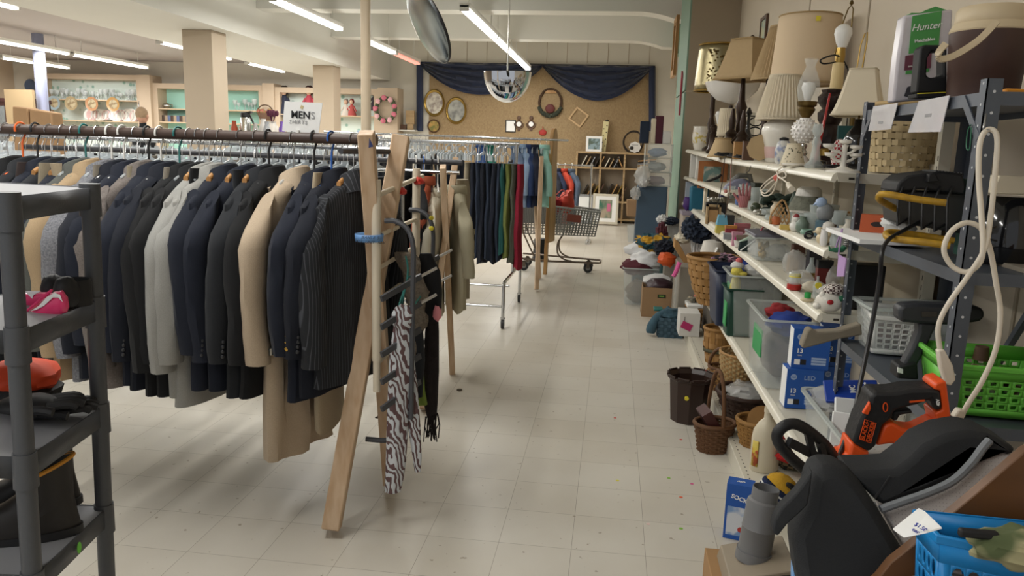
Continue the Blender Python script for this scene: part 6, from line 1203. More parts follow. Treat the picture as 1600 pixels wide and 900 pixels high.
p,k=at(1178,668,.83,z+.001);p.y=4.02;woven('coil_basket','small golden twig basket with coiled mat inside','basket',p,[(.07,0),(.09,.08),(.10,.14)],('weave_tan2','weave_tan2'),8,22,rim=.012);o=B().lathe([(.001,0),(.08,.0),(.09,.012),(.001,.014)],24).build('coiled_mat','weave_tan',loc=(p.x+.03,p.y-.01,p.z+.13));o.rotation_euler=(1.1,0,.2);tag(o,'coiled round straw mat standing in the golden twig basket','mat')
p,k=at(1133,555,.8,z+.002);tag(B().ball((0,0,.05),(.08,.1,.05),18,12,.4,3,4,flat=-.048).build('clear_bag','bag_clear',loc=p),'clear bag of odds and ends beside the apple basket','bag');tag(B().lathe([(.001,0),(.07,0),(.09,.02),(.001,.03)],20).build('red_plate',M('plate_red','#7c2f28',.4),loc=(p.x+.0,p.y+.28,z+.001)),'dark red wooden plate on the base deck','plate');tag(B().ball((0,0,.04),(.06,.06,.04),14,10,.4,3,6,flat=-.039).build('blue_yarn','fabric_navy',loc=(p.x-.02,p.y+.12,z+.001)),'navy wool ball on the base deck edge','yarn')
t=T('waste_bin','brown octagonal plastic waste bin on the floor with yellow sticker','waste bin',(P(1077,660,z=0).x,P(1077,655,z=0).y,.001));rg=lambda r,z_,n=10:[(r*cos(2*pi*i/n+.2),r*sin(2*pi*i/n+.2),z_)for i in range(n)]
mB=M('bin_brown','#33231d',.35);B().loft([rg(.115,0),rg(.135,.26),rg(.150,.275),rg(.15,.285),rg(.143,.285),rg(.128,.26),rg(.11,.01)]).build('body',mB,t,ang=.3);
for i in range(10):
 a0,a1=2*pi*i/10+.26,2*pi*(i+1)/10+.14;B().bar((.148*cos(a0),.148*sin(a0),.288),(.148*cos(a1),.148*sin(a1),.288),.012,.014).build('rim_segment',mB,t,bev=.003)
c_=P(1073,623,y=t.location.y-.13)-t.location;B().cyl(c_,c_+Vector((0,.012,0)),.013).build('round_sticker','sticker_yellow',t)
p=P(1118,712,z=0);p.z=.001;p.x-=.005;p.y+=.08;woven('handled_basket','brown wicker basket with tall handle on the floor by the base deck','basket',p,[(.085,0),(.095,.07),(.115,.16)],('weave_brown','weave_brown'),12,24,handle=.30,rim=.012,sx=1,sy=.8,rz=.35,hm='y')
t=T('dark_basket','small dark red wicker tray tipped inside the handled basket','basket',(p.x-.045,p.y-.01,p.z+.15),rot=(.1,1.0,.3));b=B().box((0,0,0),(.17,.12,.01))
for s in(-1,1):b.box((0,s*.06,.025),(.17,.008,.055)).box((s*.085,0,.025),(.008,.12,.055))
b.build('tray','weave_red',t)
t=T('cardboard_box','open kraft cardboard box on the floor with a green label','cardboard box',(P(1028,500,z=0).x+.01,P(1028,496,z=0).y+.15,0));ww=.17;b=B().bb((-ww,-.15,0),(ww,-.145,.30)).bb((-ww,.145,0),(ww,.15,.30)).bb((-ww,-.145,0),(-ww+.005,.145,.30)).bb((ww-.005,-.145,0),(ww,.145,.30)).bb((-ww,-.145,0),(ww,.145,.005));b.build('body',M('kraft_box','#9a7c5b',.85,noise=(8,.12)),t);B().bb((-.02,-.153,.20),(.06,-.151,.235)).build('label_print',M('print_dark','#26331f',.6),t);B().bb((-.005,-.1535,.212),(.04,-.1525,.224)).build('print_line',M('print_lime','#7fae48',.6),t)
q=t.location;tag(B().ball((0,0,0),(.14,.12,.085),24,14,.2,2.2,3).build('wrapped_blanket',M('wrap_plum','#3f2c33',.35,noise=(10,.4)),loc=(q.x-.0,q.y-.02,.30)),'plum blanket wrapped in plastic in the cardboard box','blanket');tag(B().ball((0,0,0),(.15,.09,.07),22,14,.25,2.6,5).build('white_blanket','cloth_white',loc=(q.x-.01,q.y+.07,.34)),'white blanket on top in the cardboard box','blanket')
p=P(998,478,z=0);t=tub('storage_tub','large clear tub full of bagged linens on the floor','tub',(p.x+.02,p.y+.2,.001),.40,.40,.40);q=Vector(t.location)
tag(B().ball((0,0,.12),(.14,.13,.13),22,14,.3,3,2,flat=-.118).build('brown_linen',M('linen_brown','#8d7d6c',.9,noise=(12,.4)),loc=(q.x-.02,q.y,.006)),'brown and cream linen inside the large floor tub','linen');tag(B().ball((0,0,0),(.17,.15,.09),26,16,.3,2.6,4).build('maroon_linen',M('linen_maroon','#5e2530',.8,noise=(9,.4)),loc=(q.x-.05,q.y-.04,.40)),'maroon patterned linen in plastic on the floor tub','linen');tag(B().ball((0,0,0),(.20,.16,.10),28,18,.28,2.4,7).build('white_linen',M('linen_white','#e4e4e4',.85,bump=(8,.4)),loc=(q.x+.06,q.y+.0,.47)),'white linen bag spilling over the floor tub','linen');tag(B().ball((0,0,0),(.20,.14,.10),28,18,.28,2.4,9).build('white_linen','linen_white',loc=(q.x+.01,q.y+.16,.56)),'second white linen bag, topmost on the floor tub','linen')
p=P(1046,529,z=0);t=T('woven_basket','blue grey woven basket of scarves on the floor','basket',(p.x+.005,p.y+.1,.001));b=B();n=24
for j in range(6):
 ring=[]
 for i in range(n):
  a=2*pi*i/n;sq_=1/max(abs(cos(a)),abs(sin(a)))**.8;r=(.095+.004*j/5+.006*(1 if(i+j)%2 else-1))*sq_;ring.append((r*1.15*cos(a),r*.9*sin(a)))
 b.loft([[(x_,y_,.03*j)for x_,y_ in ring],[(x_*1.02,y_*1.02,.03*j+.015)for x_,y_ in ring],[(x_,y_,.03*j+.03)for x_,y_ in ring]],j==0,False)
b.build('woven_body','weave_blue',t,ang=.4);tag(B().ball((0,0,0),(.10,.08,.06),22,14,.4,3,2).build('blue_scarf',M('scarf_blue','#42606f',.9,noise=(20,.5)),loc=(t.location.x,t.location.y,.20)),'blue scarf heaped in the blue grey basket','scarf');tag(B().tube(smooth([(0,0,.21),(-.10,-.03,.19),(-.16,-.05,.10),(-.17,-.06,.03)],5),[.03,.032,.034,.036,.036,.038,.038,.04,.04,.042,.044,.045,.045,.045,.04,.035][:16],10).build('scarf_end','scarf_blue',loc=(t.location.x,t.location.y,0)),'end of the blue scarf hanging to the floor','scarf')
tag(B().bb((-.04,-.06,0),(.04,.06,.02)).build('teal_box',M('box_teal','#1f6a64',.5),loc=(t.location.x-.11,t.location.y+.07,.22),bev=.004),'small teal box on the edge of the blue basket','box')
p=P(1070,505,z=0);t=T('white_carton','white carton with a magenta tag on the base deck end','box',(.715,6.55,ZK+.001));B().bb((-.09,-.12,0),(.08,.12,.20)).build('body','carton_white',t,bev=.003);B().box((-.03,-.124,.09),(.09,.004,.06),Matrix.Rotation(.4,3,'Y')).build('tag',M('tag_magenta','#b8306a',.5),t);B().tube([(-.05,-.123,.17),(-.05,-.123,.11)],.002,5).build('tag_string','wire_black',t)
for(x_,y_,w,d,h,lb,mt,nm)in((1040,470,.16,.2,.55,'dark teal plastic bin behind the cardboard box',M('bin_teal','#123a3a',.45),'plastic_bin'),(1064,480,.14,.2,.5,'clear plastic drawer with dark books behind the blue basket','tub_clear','storage_chest')):
 c_=P(x_,y_,y=8.0 if x_<1050 else 7.1);tag(B().bb((-w/2,-d/2,0),(w/2,d/2,h)).build(nm,mt,loc=(c_.x,c_.y,.001),bev=.01),lb,'bin')
c_=P(1027,400,y=7.5);k_=fz(c_)/F_PX;tag(B().ball((0,0,0),(14*k_,.1,11*k_),12,8,.4,2,3).build('orange_cloth',M('cloth_orange','#c9531f',.7),loc=P(1042,405,y=7.5)),'orange plastic tub among the linens','tub');tag(B().tube(smooth([P(1062,410,y=6.9),P(1056,425,y=6.9),P(1052,432,y=6.9)],4),.02,8).build('pink_strap',M('strap_pink','#d85a9a',.5)),'hot pink strap hanging over the bins','strap')
for(x_,y_,yy,rx,ry,rz_,lb,mt,sd,nm)in((1022,378,8.0,26,.14,13,'yellow and teal printed scarf heap on the linens',pattern('scarf_print','#c79a2f','#1f4a57','voronoi',(9,9,9),.8,(.35,.5)),3,'printed_scarf'),(1038,388,7.8,16,.1,12,'navy garment under the printed scarf','fabric_navy',5,'navy_garment'),(1034,366,8.1,9,.08,18,'maroon striped bag beside the white drawer',M('bag_maroon','#5e2a35',.8,noise=(12,.5)),2,'striped_bag'),(1035,343,8.2,9,.08,7,'white and navy sneaker on the heap by the blue cabinet','cloth_white',6,'sneaker'),(1048,345,8.2,12,.08,6,'denim roll on the heap by the blue cabinet','fabric_denim',8,'denim_roll')):
 c_=P(x_,y_,y=yy);k_=fz(c_)/F_PX;tag(B().ball((0,0,0),(rx*k_,ry,rz_*k_),40,26,.4,4.4,sd).build(nm,mt,loc=c_),lb,'clothes')
tag(B().bb((-.1,-.2,0),(.1,.2,.55)).build('storage_crate','crate_grey',loc=(.66,8.0,.001),bev=.01),'grey crate under the printed scarf heap','crate')
t=T('drawer_unit','beige plastic drawer unit beside the denim heap','drawer unit',(P(1078,400,y=7.9).x,7.95,0));B().bb((-.11,-.15,0),(.16,.2,P(1078,336,y=7.85).z)).build('body',M('drawer_beige','#b7aa9b',.6),t,bev=.006);B().bb((-.115,-.155,P(1078,336,y=7.85).z),(.165,.2,P(1078,331,y=7.85).z)).build('lid',M('lid_lilac','#9d93a0',.5),t);B().bb((-.05,-.156,P(1078,375,y=7.85).z),(.02,-.152,P(1078,350,y=7.85).z)).build('front_panel','frame_grey',t)
t=T('drawer_tower','ribbed white plastic drawer beside the beige unit','drawer unit',(P(1054,390,y=8.35).x,8.4,0));b=B().bb((-.1,-.1,0),(.1,.15,P(1054,356,y=7.5).z))
for q in range(7):b.bb((-.09+q*.028,-.106,.3),(-.08+q*.028,-.1,P(1054,358,y=7.5).z))
b.build('body','white_plastic',t)
tag(B().bb((-.09,-.06,0),(.09,.06,.25)).build('teal_bag',M('bag_teal','#1c5f78',.6),loc=P(1090,330,y=7.9),bev=.02),'teal blue bag on the beige drawer unit','bag');tag(B().ball((0,0,0),(.05,.04,.07),14,10,.3,3,1).build('purple_bag',M('bag_purple','#43256a',.6),loc=P(1075,318,y=7.9)),'purple pouch beside the teal bag','pouch')
yc=8.55;t=T('metal_cabinet','tall blue grey metal cabinet by the pilaster','cabinet',(0,yc,0));xl,xr_=P(996,300,y=yc).x,P(1043,300,y=yc).x;zt_=P(1000,291,y=yc).z;B().bb((xl,0,0),(xr_,.38,zt_)).build('body',M('cab_blue','#44586a',.5,noise=(6,.08)),t,bev=.004);B().bb((xl+.01,-.006,.02),(xr_-.01,0,zt_-.02)).build('front_panel','cab_blue',t)
for q in range(3):
 z0=zt_+.001+q*P(1030,268,y=yc).z*0+q*.155;t=T('storage_chest','clear plastic drawer on the blue grey cabinet, %s of three'%['lowest','middle','topmost'][q],'drawer',(xl+.20,yc+.16,z0));b=B().bb((-.14,-.14,0),(.16,.18,.004)).bb((-.14,-.14,.146),(.16,.18,.15))
 b.bb((-.14,-.14,.004),(-.136,.18,.146)).bb((.156,-.14,.004),(.16,.18,.146)).build('case','tub_rim',t);B().bb((-.13,-.155,.01),(.15,-.14,.14)).build('drawer_front','tub_clear',t);B().ball((0,0,.06),(.10,.09,.05),16,10,.3,3,q).build('contents',M(['ct_pink','ct_grey','ct_blue'][q],['#9c7f82','#9a9c98','#7f97ba'][q],.8),t)
zt2=zt_+.001+3*.155
for(x_,w,h,lb,mt,nm)in((1006,.10,.24,'folded denim jeans standing on the cabinet drawers','fabric_denim','folded_jeans'),(1020,.06,.27,'cream roll of paper on the cabinet drawers','shade_cream','paper_roll'),(1028,.09,.30,'maroon folder standing on the cabinet drawers',M('folder_maroon','#4e1b2a',.6),'folder'),(1041,.09,.14,'cream tape dispenser block with black slots on the cabinet','carton_white','slot_block')):
 tag(B().bb((-w/2,-.04,0),(w/2,.06,h)).build(nm,mt,loc=(P(x_,220,y=yc+.2).x,yc+.16,zt2),bev=.008),lb,'box' if nm=='slot_block' else nm.replace('_',' '))
for(x_,y_,rx,rz_,lb,mt,sd,nm)in((1004,275,12,16,'white and pink plastic bags hanging at the cabinet side','bag_clear',2,'plastic_bags'),(1006,284,8,8,'white tape roll at the cabinet corner','cloth_white',1,'tape_roll'),(993,302,8,10,'clear plastic bag above the kraft bag on the cabinet side','bag_clear',3,'plastic_bags')):
 c_=P(x_,y_,y=yc-.08);k_=fz(c_)/F_PX;tag(B().ball((0,0,0),(rx*k_,.07,rz_*k_),18,12,.35,3,sd).build(nm,mt,loc=c_),lb,'bag')
a_=[P(px_,py_,y=yc+.1)for px_,py_ in((979,312),(997,312),(997,340),(979,338))];tag(B().loft([a_,[v+Vector((0,.12,0))for v in a_]]).build('kraft_bag','kraft',bev=.01),'kraft paper bag hung on the side of the blue grey cabinet','paper bag');c_=P(988,372,y=yc+.2);tag(B().lathe([(.001,0),(.05,0),(.07,.2),(.065,.2),(.045,.01)],18).build('clear_cup_bin','tub_clear',loc=(c_.x,c_.y,c_.z-.05)),'clear plastic bin hooked on the cabinet side','bin')
# ========================= small crowded goods on the shelves
GT=None
for i,(px,X)in enumerate(((1140,.9),(1146,.97),(1158,.97),(1168,1.0),(1178,.95),(1190,1.02),(1204,1.05),(1226,1.0),(1240,.93),(1246,1.05),(1256,.92),(1268,.88),(1276,.95),(1300,1.05),(1312,1.0),(1326,1.05),(1334,.99))):
 p,k=at(px,330,X,ZM+.0008)
 if GT is None:GT=B().lathe([(.022,0),(.027,.004),(.03,.07),(.034,.09),(.030,.09),(.026,.01),(.001,.008)],18).build('glass_tumbler','glass_tint',loc=p);tag(GT,'small clear glass tumbler among the ornaments of the second shelf','glass','clear tumblers on the second shelf')
 else:o=GT.copy();COL.objects.link(o);o.location=p;o.scale=(1,1,random.uniform(.6,1.4))
GP=None
for i,(px,X)in enumerate(((1118,.96),(1130,.98),(1148,1.0),(1172,.95),(1180,1.02),(1186,.85),(1222,1.02),(1252,1.05),(1256,.85),(1264,1.04),(1290,1.08),(1312,.9))):
 p,k=at(px,390,X,ZB3+.001)
 if GP is None:GP=B().ball((0,0,.03),(.05,.035,.034),16,10,.35,3,2,flat=-.029).build('wrapped_packet','bag_clear',loc=p);tag(GP,'small crumpled clear packet lying among the goods of the third shelf','packet','clear packets on the third shelf')
 else:o=GP.copy();COL.objects.link(o);o.location=p;o.rotation_euler.z=i*1.1;o.scale=(random.uniform(.8,1.3),)*3
for i,(px,X,c_,h,w,lb)in enumerate(((1250,.98,'#7c6f5e',.10,.05,'small taupe box behind the white snowman'),(1312,.88,'#a3a59c',.05,.06,'grey trinket box before the black scroll stand'),(1150,1.03,'#5c4a3e',.12,.06,'dark brown box behind the pink glass hand'),(1205,1.03,'#97907f',.11,.06,'grey beige box behind the lattice basket'),(1180,1.05,'#40463f',.13,.07,'dark green grey box behind the paperweight'),(1330,.95,'#c5bfae',.06,.06,'cream box behind the rack upright on the second shelf'))):
 p,k=at(px,330,X,ZM+.0008);t=T('trinket_box',lb,'box',p,random.uniform(-.3,.3));B().bb((-w/2,-w/2,0),(w/2,w/2,h*.75)).build('body',M('trinket_%d'%i,c_,.5,noise=(40,.4)),t,bev=.003);B().bb((-w/2-.002,-w/2-.002,h*.75+.0005),(w/2+.002,w/2+.002,h)).build('lid',M('trinket_%d'%i),t,bev=.003)
for i,(px,X,c_,h,r,lb)in enumerate(((1158,.86,'#b9bfc0',.09,.022,'small silver bottle beside the candle jar'),(1212,.9,'#c8b9a0',.08,.03,'cream pot behind the orange cup of the lattice basket'),(1256,.84,'#6d7d70',.07,.028,'sage green pot right of the snowman'),(1240,1.0,'#394a3d',.14,.03,'dark green bottle behind the snowman'),(1272,1.06,'#8c5a48',.09,.035,'terracotta pot behind the candle house'),(1330,.9,'#b8b2a4',.1,.03,'beige jar between duck and rack upright'))):
 one(px,330,X,ZM,'small_pot',lb,'pot',M('pot_%d'%i,c_,.35),fn=lambda b,k:b.lathe([(r*.7,0),(r,h*.2),(r,h*.6),(r*.5,h*.85),(r*.55,h),(r*.4,h),(.001,h*.9)],18))
for i,(px,X,c_,h,w,lb)in enumerate(((1135,.93,'#3b3a3c',.10,.07,'charcoal box behind the blue and yellow box'),(1176,.9,'#c7b8a0',.08,.06,'cream box behind the green pouch'),(1246,.98,'#5f3a2c',.12,.06,'brown box behind the bag of spools'),(1300,.88,'#d3cabd',.05,.05,'cream block behind the ceramic pig'),(1272,.98,'#34323a',.13,.06,'black box behind the gold label bottle'))):
 one(px,400,X,ZB3,'goods_box',lb,'box',M('goods_%d'%i,c_,.6,noise=(30,.35)),fn=lambda b,k:b.bb((-w/2,-w/2,0),(w/2,w/2,h)),bev=.004)
for i,(px,X,lb)in enumerate(((1150,.82,'thin dark cord coil at the far part of the top shelf edge'),(1160,.80,'tangled dark cord before the wooden boxes on the top shelf'),(1130,.79,'black cord loop by the tan empire shade'),(1300,.86,'dark cord coil beside the crystal lamp'))):
 t_,k,p=lampT(px,250,X,lb,name='cord_coil',cat='cord');B().tube([Vector((11*cos(a)*(1+.2*sin(2.3*a)),7*sin(a),2+2.2*abs(sin(a*.7))+a*.2))*k for a in[q*.35 for q in range(44)]],1.1*k,6).build('coil','wire_black',t_)
# ========================= dark steel rack nearest on the right
M('steel_grey','#585e68',.4,.35);M('board_shelf','#8b8273',.8,noise=(10,.2));M('hole_pale','#c9ccd0',.5)
RX,RX2,RYa,RYb=.87,1.235,2.0,2.92
t=T('steel_rack','dark grey bolted steel shelving rack, nearest on the right','shelf unit',(0,0,0));rack=t
for(x,y,sx,sy)in((RX,RYa,1,1),(RX,RYb,1,-1),(RX2,RYa,-1,1),(RX2,RYb,-1,-1)):
 u=B().bb((x,y,0),(x+sx*.036,y+sy*.003,1.83)).bb((x,y,0),(x+sx*.003,y+sy*.036,1.83)).build('upright','steel_grey',t)
 if x==RX:
  b=B()
  for j in range(36):b.cyl((x+.018,y-.0012 if sy>0 else y-.0045,.05+j*.05),(x+.018,y+.0005 if sy>0 else y-.0025,.05+j*.05),.0035,n=8).cyl((x-.001,y+sy*.018,.07+j*.05),(x+.0005,y+sy*.018,.07+j*.05),.0035,n=8)
  b.build('hole_pattern','hole_pale',u).parent=u
SZ=[1.80,1.363,.965,.50]
for i,z in enumerate(SZ):
 o=B().bb((RX+.003,RYa+.003,z-.032),(RX2-.003,RYa+.006,z)).bb((RX+.003,RYb-.006,z-.032),(RX2-.003,RYb-.003,z)).bb((RX+.003,RYa+.006,z-.032),(RX+.006,RYb-.006,z)).bb((RX2-.006,RYa+.006,z-.032),(RX2-.003,RYb-.006,z)).bb((RX+.006,RYa+.006,z-.014),(RX2-.006,RYb-.006,z-.008)).build('shelf_board','steel_grey',t)
for(ya_,yb_)in((RYa+.01,RYa+.12),(RYb-.01,RYb-.10)):B().bar((RX+.001,yb_,1.79),(RX+.001,ya_,1.69),.022,.004,up=(1,0,0)).build('gusset','steel_grey',t)
B().bar((RX2,RYa+.02,1.02),(RX2+.004,RYb-.1,.6),.02,.004,up=(1,0,0)).bar((RX+.02,RYa-.004,.93),(RX2,RYa-.004,.55),.026,.004,up=(0,1,0)).build('brace','steel_grey',t);B().bar((RX2-.02,RYa+.25,1.33),(RX2-.02,RYa+.5,.97),.018,.018).build('brace','steel_grey',t)
def slab(name,mat,pts,y,th,parent=None,bev=0,lean=0,**k):
 "solid plate facing the aisle at distance y, thickness th going back; outline taken from the photograph"
 v=[P(a,c,y=y+lean*(760-c)/100)for a,c in pts]
 if parent is not None:v=[q-parent.location for q in v]
 return B().loft([v,[q+Vector((0,th,0))for q in v]]).build(name,mat,parent,bev=bev,**k)
z=SZ[0]
t,k,p=put(1534,150,1.02,z,'water_cooler','brown and cream insulated jug with bail handle on top of the steel rack','cooler');H=lambda py,px=1530:hgt(p,py,px)
mb=M('jug_brown','#4b352e',.45,noise=(40,.15));mc=M('jug_cream','#cdbb9b',.45)
h0,h1,h2,h3=H(118),H(52),H(38),H(12)
turn('body',mb,t,[(49,0),(51,h0),(51.8,h0+1),(56,h1)],k,40);turn('collar',mc,t,[(56,h1),(57,h1+2),(53,h2-2),(52,h2)],k,40);turn('lid',mc,t,[(50,h2),(51,h2+3),(50,h3-5),(46,h3),(1,h3+2)],k,40)
for s in(1,):B().cyl(Vector((32,-47,h2-6))*k,Vector((34,-50,h2-6))*k,6*k).build('pivot',mc,t)
hp=smooth([P(a,c,y=p.y-.13)-p for a,c in((1558,33),(1530,62),(1495,85),(1475,92),(1466,90),(1468,80),(1478,68))],5);b=B()
for i in range(len(hp)-1):b.bar(hp[i],hp[i+1],.006,.017,up=(0,.3,1))
b.build('bail_handle',mc,t)
t,k,p=put(1456,158,.93,z,'battery_charger','black tool battery charger with loop handle and yellow line on the steel rack','charger');o=p
slab('handle_loop','black_matte',[(1432,145),(1438,76),(1444,70),(1478,70),(1478,80),(1456,80),(1450,90),(1448,118),(1454,122),(1474,118),(1474,74),(1480,74),(1480,145)],p.y-.03,.055,t,.006);slab('base','black_matte',[(1432,153),(1432,146),(1480,144),(1480,152)],p.y-.04,.07,t,.003);slab('yellow_line','sticker_yellow',[(1434,147),(1434,145.5),(1478,143.5),(1478,145)],p.y-.0415,.004,t)
t,k,p=put(1440,162,.985,z,'curtain_bag','clear bagged lamp shade package with green label standing on the rack','package');yq=p.y-.05
slab('bag',M('bag_lilac','#dcd6dc',.25,noise=(12,.3)),[(1395,160),(1402,90),(1412,24),(1490,14),(1482,152)],yq,.06,t,.008);slab('green_label',M('label_leaf','#4f9a52',.5),[(1420,84),(1426,25),(1472,17),(1466,76)],yq-.003,.003,t);slab('maroon_label',M('label_maroon','#6d3a4a',.5),[(1413,110),(1415,87),(1456,82),(1454,106)],yq-.0035,.003,t);slab('green_line','label_leaf',[(1415,116),(1415.5,111),(1452,107),(1451,112)],yq-.003,.003,t)
slab('dark_print',M('print_slate','#4b4a52',.5,noise=(30,.4)),[(1413,150),(1418,136),(1430,132),(1434,140),(1430,155)],yq-.003,.003,t);slab('bag_top','label_leaf',[(1418,25),(1424,20),(1440,20),(1446,16),(1462,10),(1480,16),(1468,22),(1430,27)],yq+.01,.04,t)
fx,fy=P(1466,40,y=yq)-P(1428,45,y=yq),P(1440,20,y=yq)-P(1437,80,y=yq)
text('lettering',"Hunter",.030,'paper_white',t,frame(P(1446,42,y=yq)-t.location+Vector((0,-.005,0)),fx,fy),shear=.35);text('lettering',"Matchables",.0135,'paper_white',t,frame(P(1444,63,y=yq)-t.location+Vector((0,-.005,0)),fx,fy),bold=True);text('lettering',"A",.014,'paper_white',t,frame(P(1434,91,y=yq)-t.location+Vector((0,-.006,0)),fx,fy));text('lettering',"SMALL",.007,'paper_white',t,frame(P(1423,104,y=yq)-t.location+Vector((0,-.006,0)),fx,fy))
tag(slab('orange_case',M('case_orange','#d28a22',.5),[(1572,147),(1572,138),(1640,140),(1640,150)],2.06,.1,bev=.004),'flat orange case at the right end of the rack top','case')
for i,q in enumerate((((1365,166),(1403,161),(1392,202),(1357,205)),((1436,158),(1484,149),(1470,206),(1419,207)))):
 t=T('price_sheet',['smaller white sheet in a plastic sleeve hanging from the rack top, by the upright','larger white sheet in a plastic sleeve hanging from the middle of the rack top'][i],'sheet',P(*q[0],x=RX-.006));v=[P(a,c,x=RX-.006)-t.location for a,c in q];B().loft([[w+Vector((d_,0,0))for w in v]for d_ in(-.001,.001)]).build('sleeve',M('sleeve_white','#dadae0',.12,bump=(9,.35),coat=1),t)
 cc=sum(v,Vector())/4;v2=[cc+(w-cc)*.28+Vector((-.0016,0,0))+(v[2]-v[1])*.12 for w in v];ux=(v[1]-v[0]).normalized();pc=cc+(v[2]-v[1])*(.2 if i==0 else.0)+Vector((-.0016,0,0));B().bar(pc-ux*.022,pc+ux*.022,.009,.0006,up=(1,0,0)).build('print_line','ink_grey',t)
p,k=at(1408,272,.99,zT[0]+.001);p.y=3.12;p.x=P(1408,250,y=3.12).x
tq=woven('splint_basket','large pale splint basket on the top shelf end behind the steel rack','basket',p,[(.105,0),(.118,.10),(.135,.20)],('weave_natural','weave_natural'),8,22,rim=.009,sx=1.0,sy=.85);tag(B().ball((0,0,0),(.10,.09,.05),20,12,.15,3,1).build('basket_fill','weave_brown',loc=p+Vector((0,0,.225))),'brown wicker lid on top of the large splint basket','basket lid');q_=woven('splint_basket','second splint basket nested in the large pale splint basket','basket',p+Vector((.0,0,.205)),[(.10,0),(.118,.05)],('weave_pale','weave_pale'),3,22,rim=.008,sy=.85)
z=SZ[1]
tag(B().bb((0,0,0),(.22,.40,.014)).build('white_board','paper_white',loc=(.795,2.555,z+.001)),'white board overhanging the second rack shelf','board')
p,k=at(1368,357,.93,z+.0155);t=T('orange_box','small orange carton with black oval mark on the white board','box',p,-.35);w=22*k;B().bb((-w,-.03,0),(w,.03,27*k)).build('carton',M('box_orange','#bf5a32',.6),t);ov=M('oval_black','#2a1a16',.5)
B().loft([[(w*.10+w*.42*cos(a),d_,(13+4*sin(a))*k)for a in[2*pi*i/24 for i in range(24)]]for d_ in(-.0312,-.03)]).build('oval_print',ov,t);B().loft([[(-w-d_,.012*cos(a),(13+6*sin(a))*k)for a in[2*pi*i/18 for i in range(18)]]for d_ in(.0,.001)]).build('side_print',ov,t)
tag(B().ball((0,0,0),(.05,.05,.035),16,10,.4,3,2).build('crumpled_paper','cloth_white',loc=P(1405,350,y=2.5)),'crumpled white plastic between orange carton and black grill','bag')
t=T('grill_press','black electric grill with wire rungs and yellow tube handles on the second rack shelf','grill',P(1450,368,y=2.30));
slab('lid','black_matte',[(1400,300),(1404,285),(1420,274),(1470,268),(1504,272),(1510,290),(1508,305),(1440,296)],2.33,.14,t,.006);slab('body',M('grill_grey','#3d3c3a',.55,noise=(20,.4)),[(1403,348),(1400,298),(1510,302),(1506,366)],2.36,.13,t,.006);slab('latch','black_matte',[(1450,285),(1452,272),(1462,270),(1468,284)],2.31,.03,t,.003)
for j in range(9):slab('tooth','black_matte',[(1462+j*5,270+.5*j),(1463+j*5,266+.5*j),(1465+j*5,266+.5*j),(1466+j*5,270+.5*j)],2.34,.1,t)
for j,x_ in enumerate((1402,1421,1440,1460,1479)):B().tube([P(x_+9,292,y=2.33)-t.location,P(x_+1,312,y=2.31)-t.location,P(x_,352+j*3,y=2.29)-t.location,P(x_+16,342+j*3,y=2.36)-t.location],.0035,6).build('wire_rung','wire_black',t)
my=M('tube_yellow','#c79a28',.5,noise=(50,.35,'#8a6a24'));B().tube(smooth([P(a,c,y=yy)-t.location for a,c,yy in((1478,317,2.14),(1430,311,2.16),(1390,304,2.18),(1376,304,2.2),(1374,311,2.22),(1384,318,2.3),(1399,326,2.36))],5),.0095,10).build('yellow_handle',my,t);B().tube(smooth([P(a,c,y=yy)-t.location for a,c,yy in((1484,384,2.08),(1440,378,2.1),(1396,373,2.14),(1385,368,2.18),(1392,363,2.24),(1440,368,2.3),(1490,376,2.3))],5),.0095,10).build('yellow_handle',my,t)
tag(B().tube(smooth([P(a,c,y=yy)for a,c,yy in((1440,345,2.34),(1405,364,2.2),(1388,375,2.05),(1378,395,1.98),(1374,440,1.98),(1360,520,1.95),(1346,590,1.9),(1336,640,1.85),(1322,685,1.8),(1310,715,1.76))],5),.0055,8).build('grill_cable','wire_black'),'black power cord hanging from the grill down to the trimmer','cord')
t,k,p=put(1570,400,1.10,z,'enamel_pot','glossy black enamel pot at the right end of the second rack shelf','pot');turn('pot','black_gloss',t,[(50,0),(54,6),(54,40),(50,60),(38,96),(34,100)],k,36);tag(B().loft([[(sx_*r_*k,sy_*r_*k,h*k)for sx_,sy_ in((-1,-.8),(1,-.8),(1,.8),(-1,.8))]for r_,h in((46,104),(48,106),(38,132),(36,130))]).build('lampshade','shade_cream',loc=p,bev=.004),'cream square shade resting on the black enamel pot','lampshade')
t=T('orange_mug','bright orange mug behind the cream shade','mug',P(1551,300,y=2.62));k=fz(t.location)/F_PX;turn('mug',M('mug_orange','#d9531f',.35),t,[(14,-2),(15,2),(17,46),(15,46),(13,6),(1,5)],k,24);B().tube([Vector(v)*k for v in((-16,0,36),(-26,0,32),(-24,0,14),(-15,0,10))],2.5*k,8).build('handle','mug_orange',t);t.location.z=SZ[1]+.003
tag(B().bb((0,0,0),(.012,.10,.22)).build('green_folder',M('folder_green','#1f5c4a',.6),loc=(P(1516,380,y=2.3).x,2.3,z+.001)),'dark green folder between grill and enamel pot','folder')
tag(B().bb((-.16,0,0),(.0,.34,.012)).build('cardboard_sheet','board_shelf',loc=(1.22,2.03,z+.0005)),'brown board under the enamel pot','board').location.z=z-.007
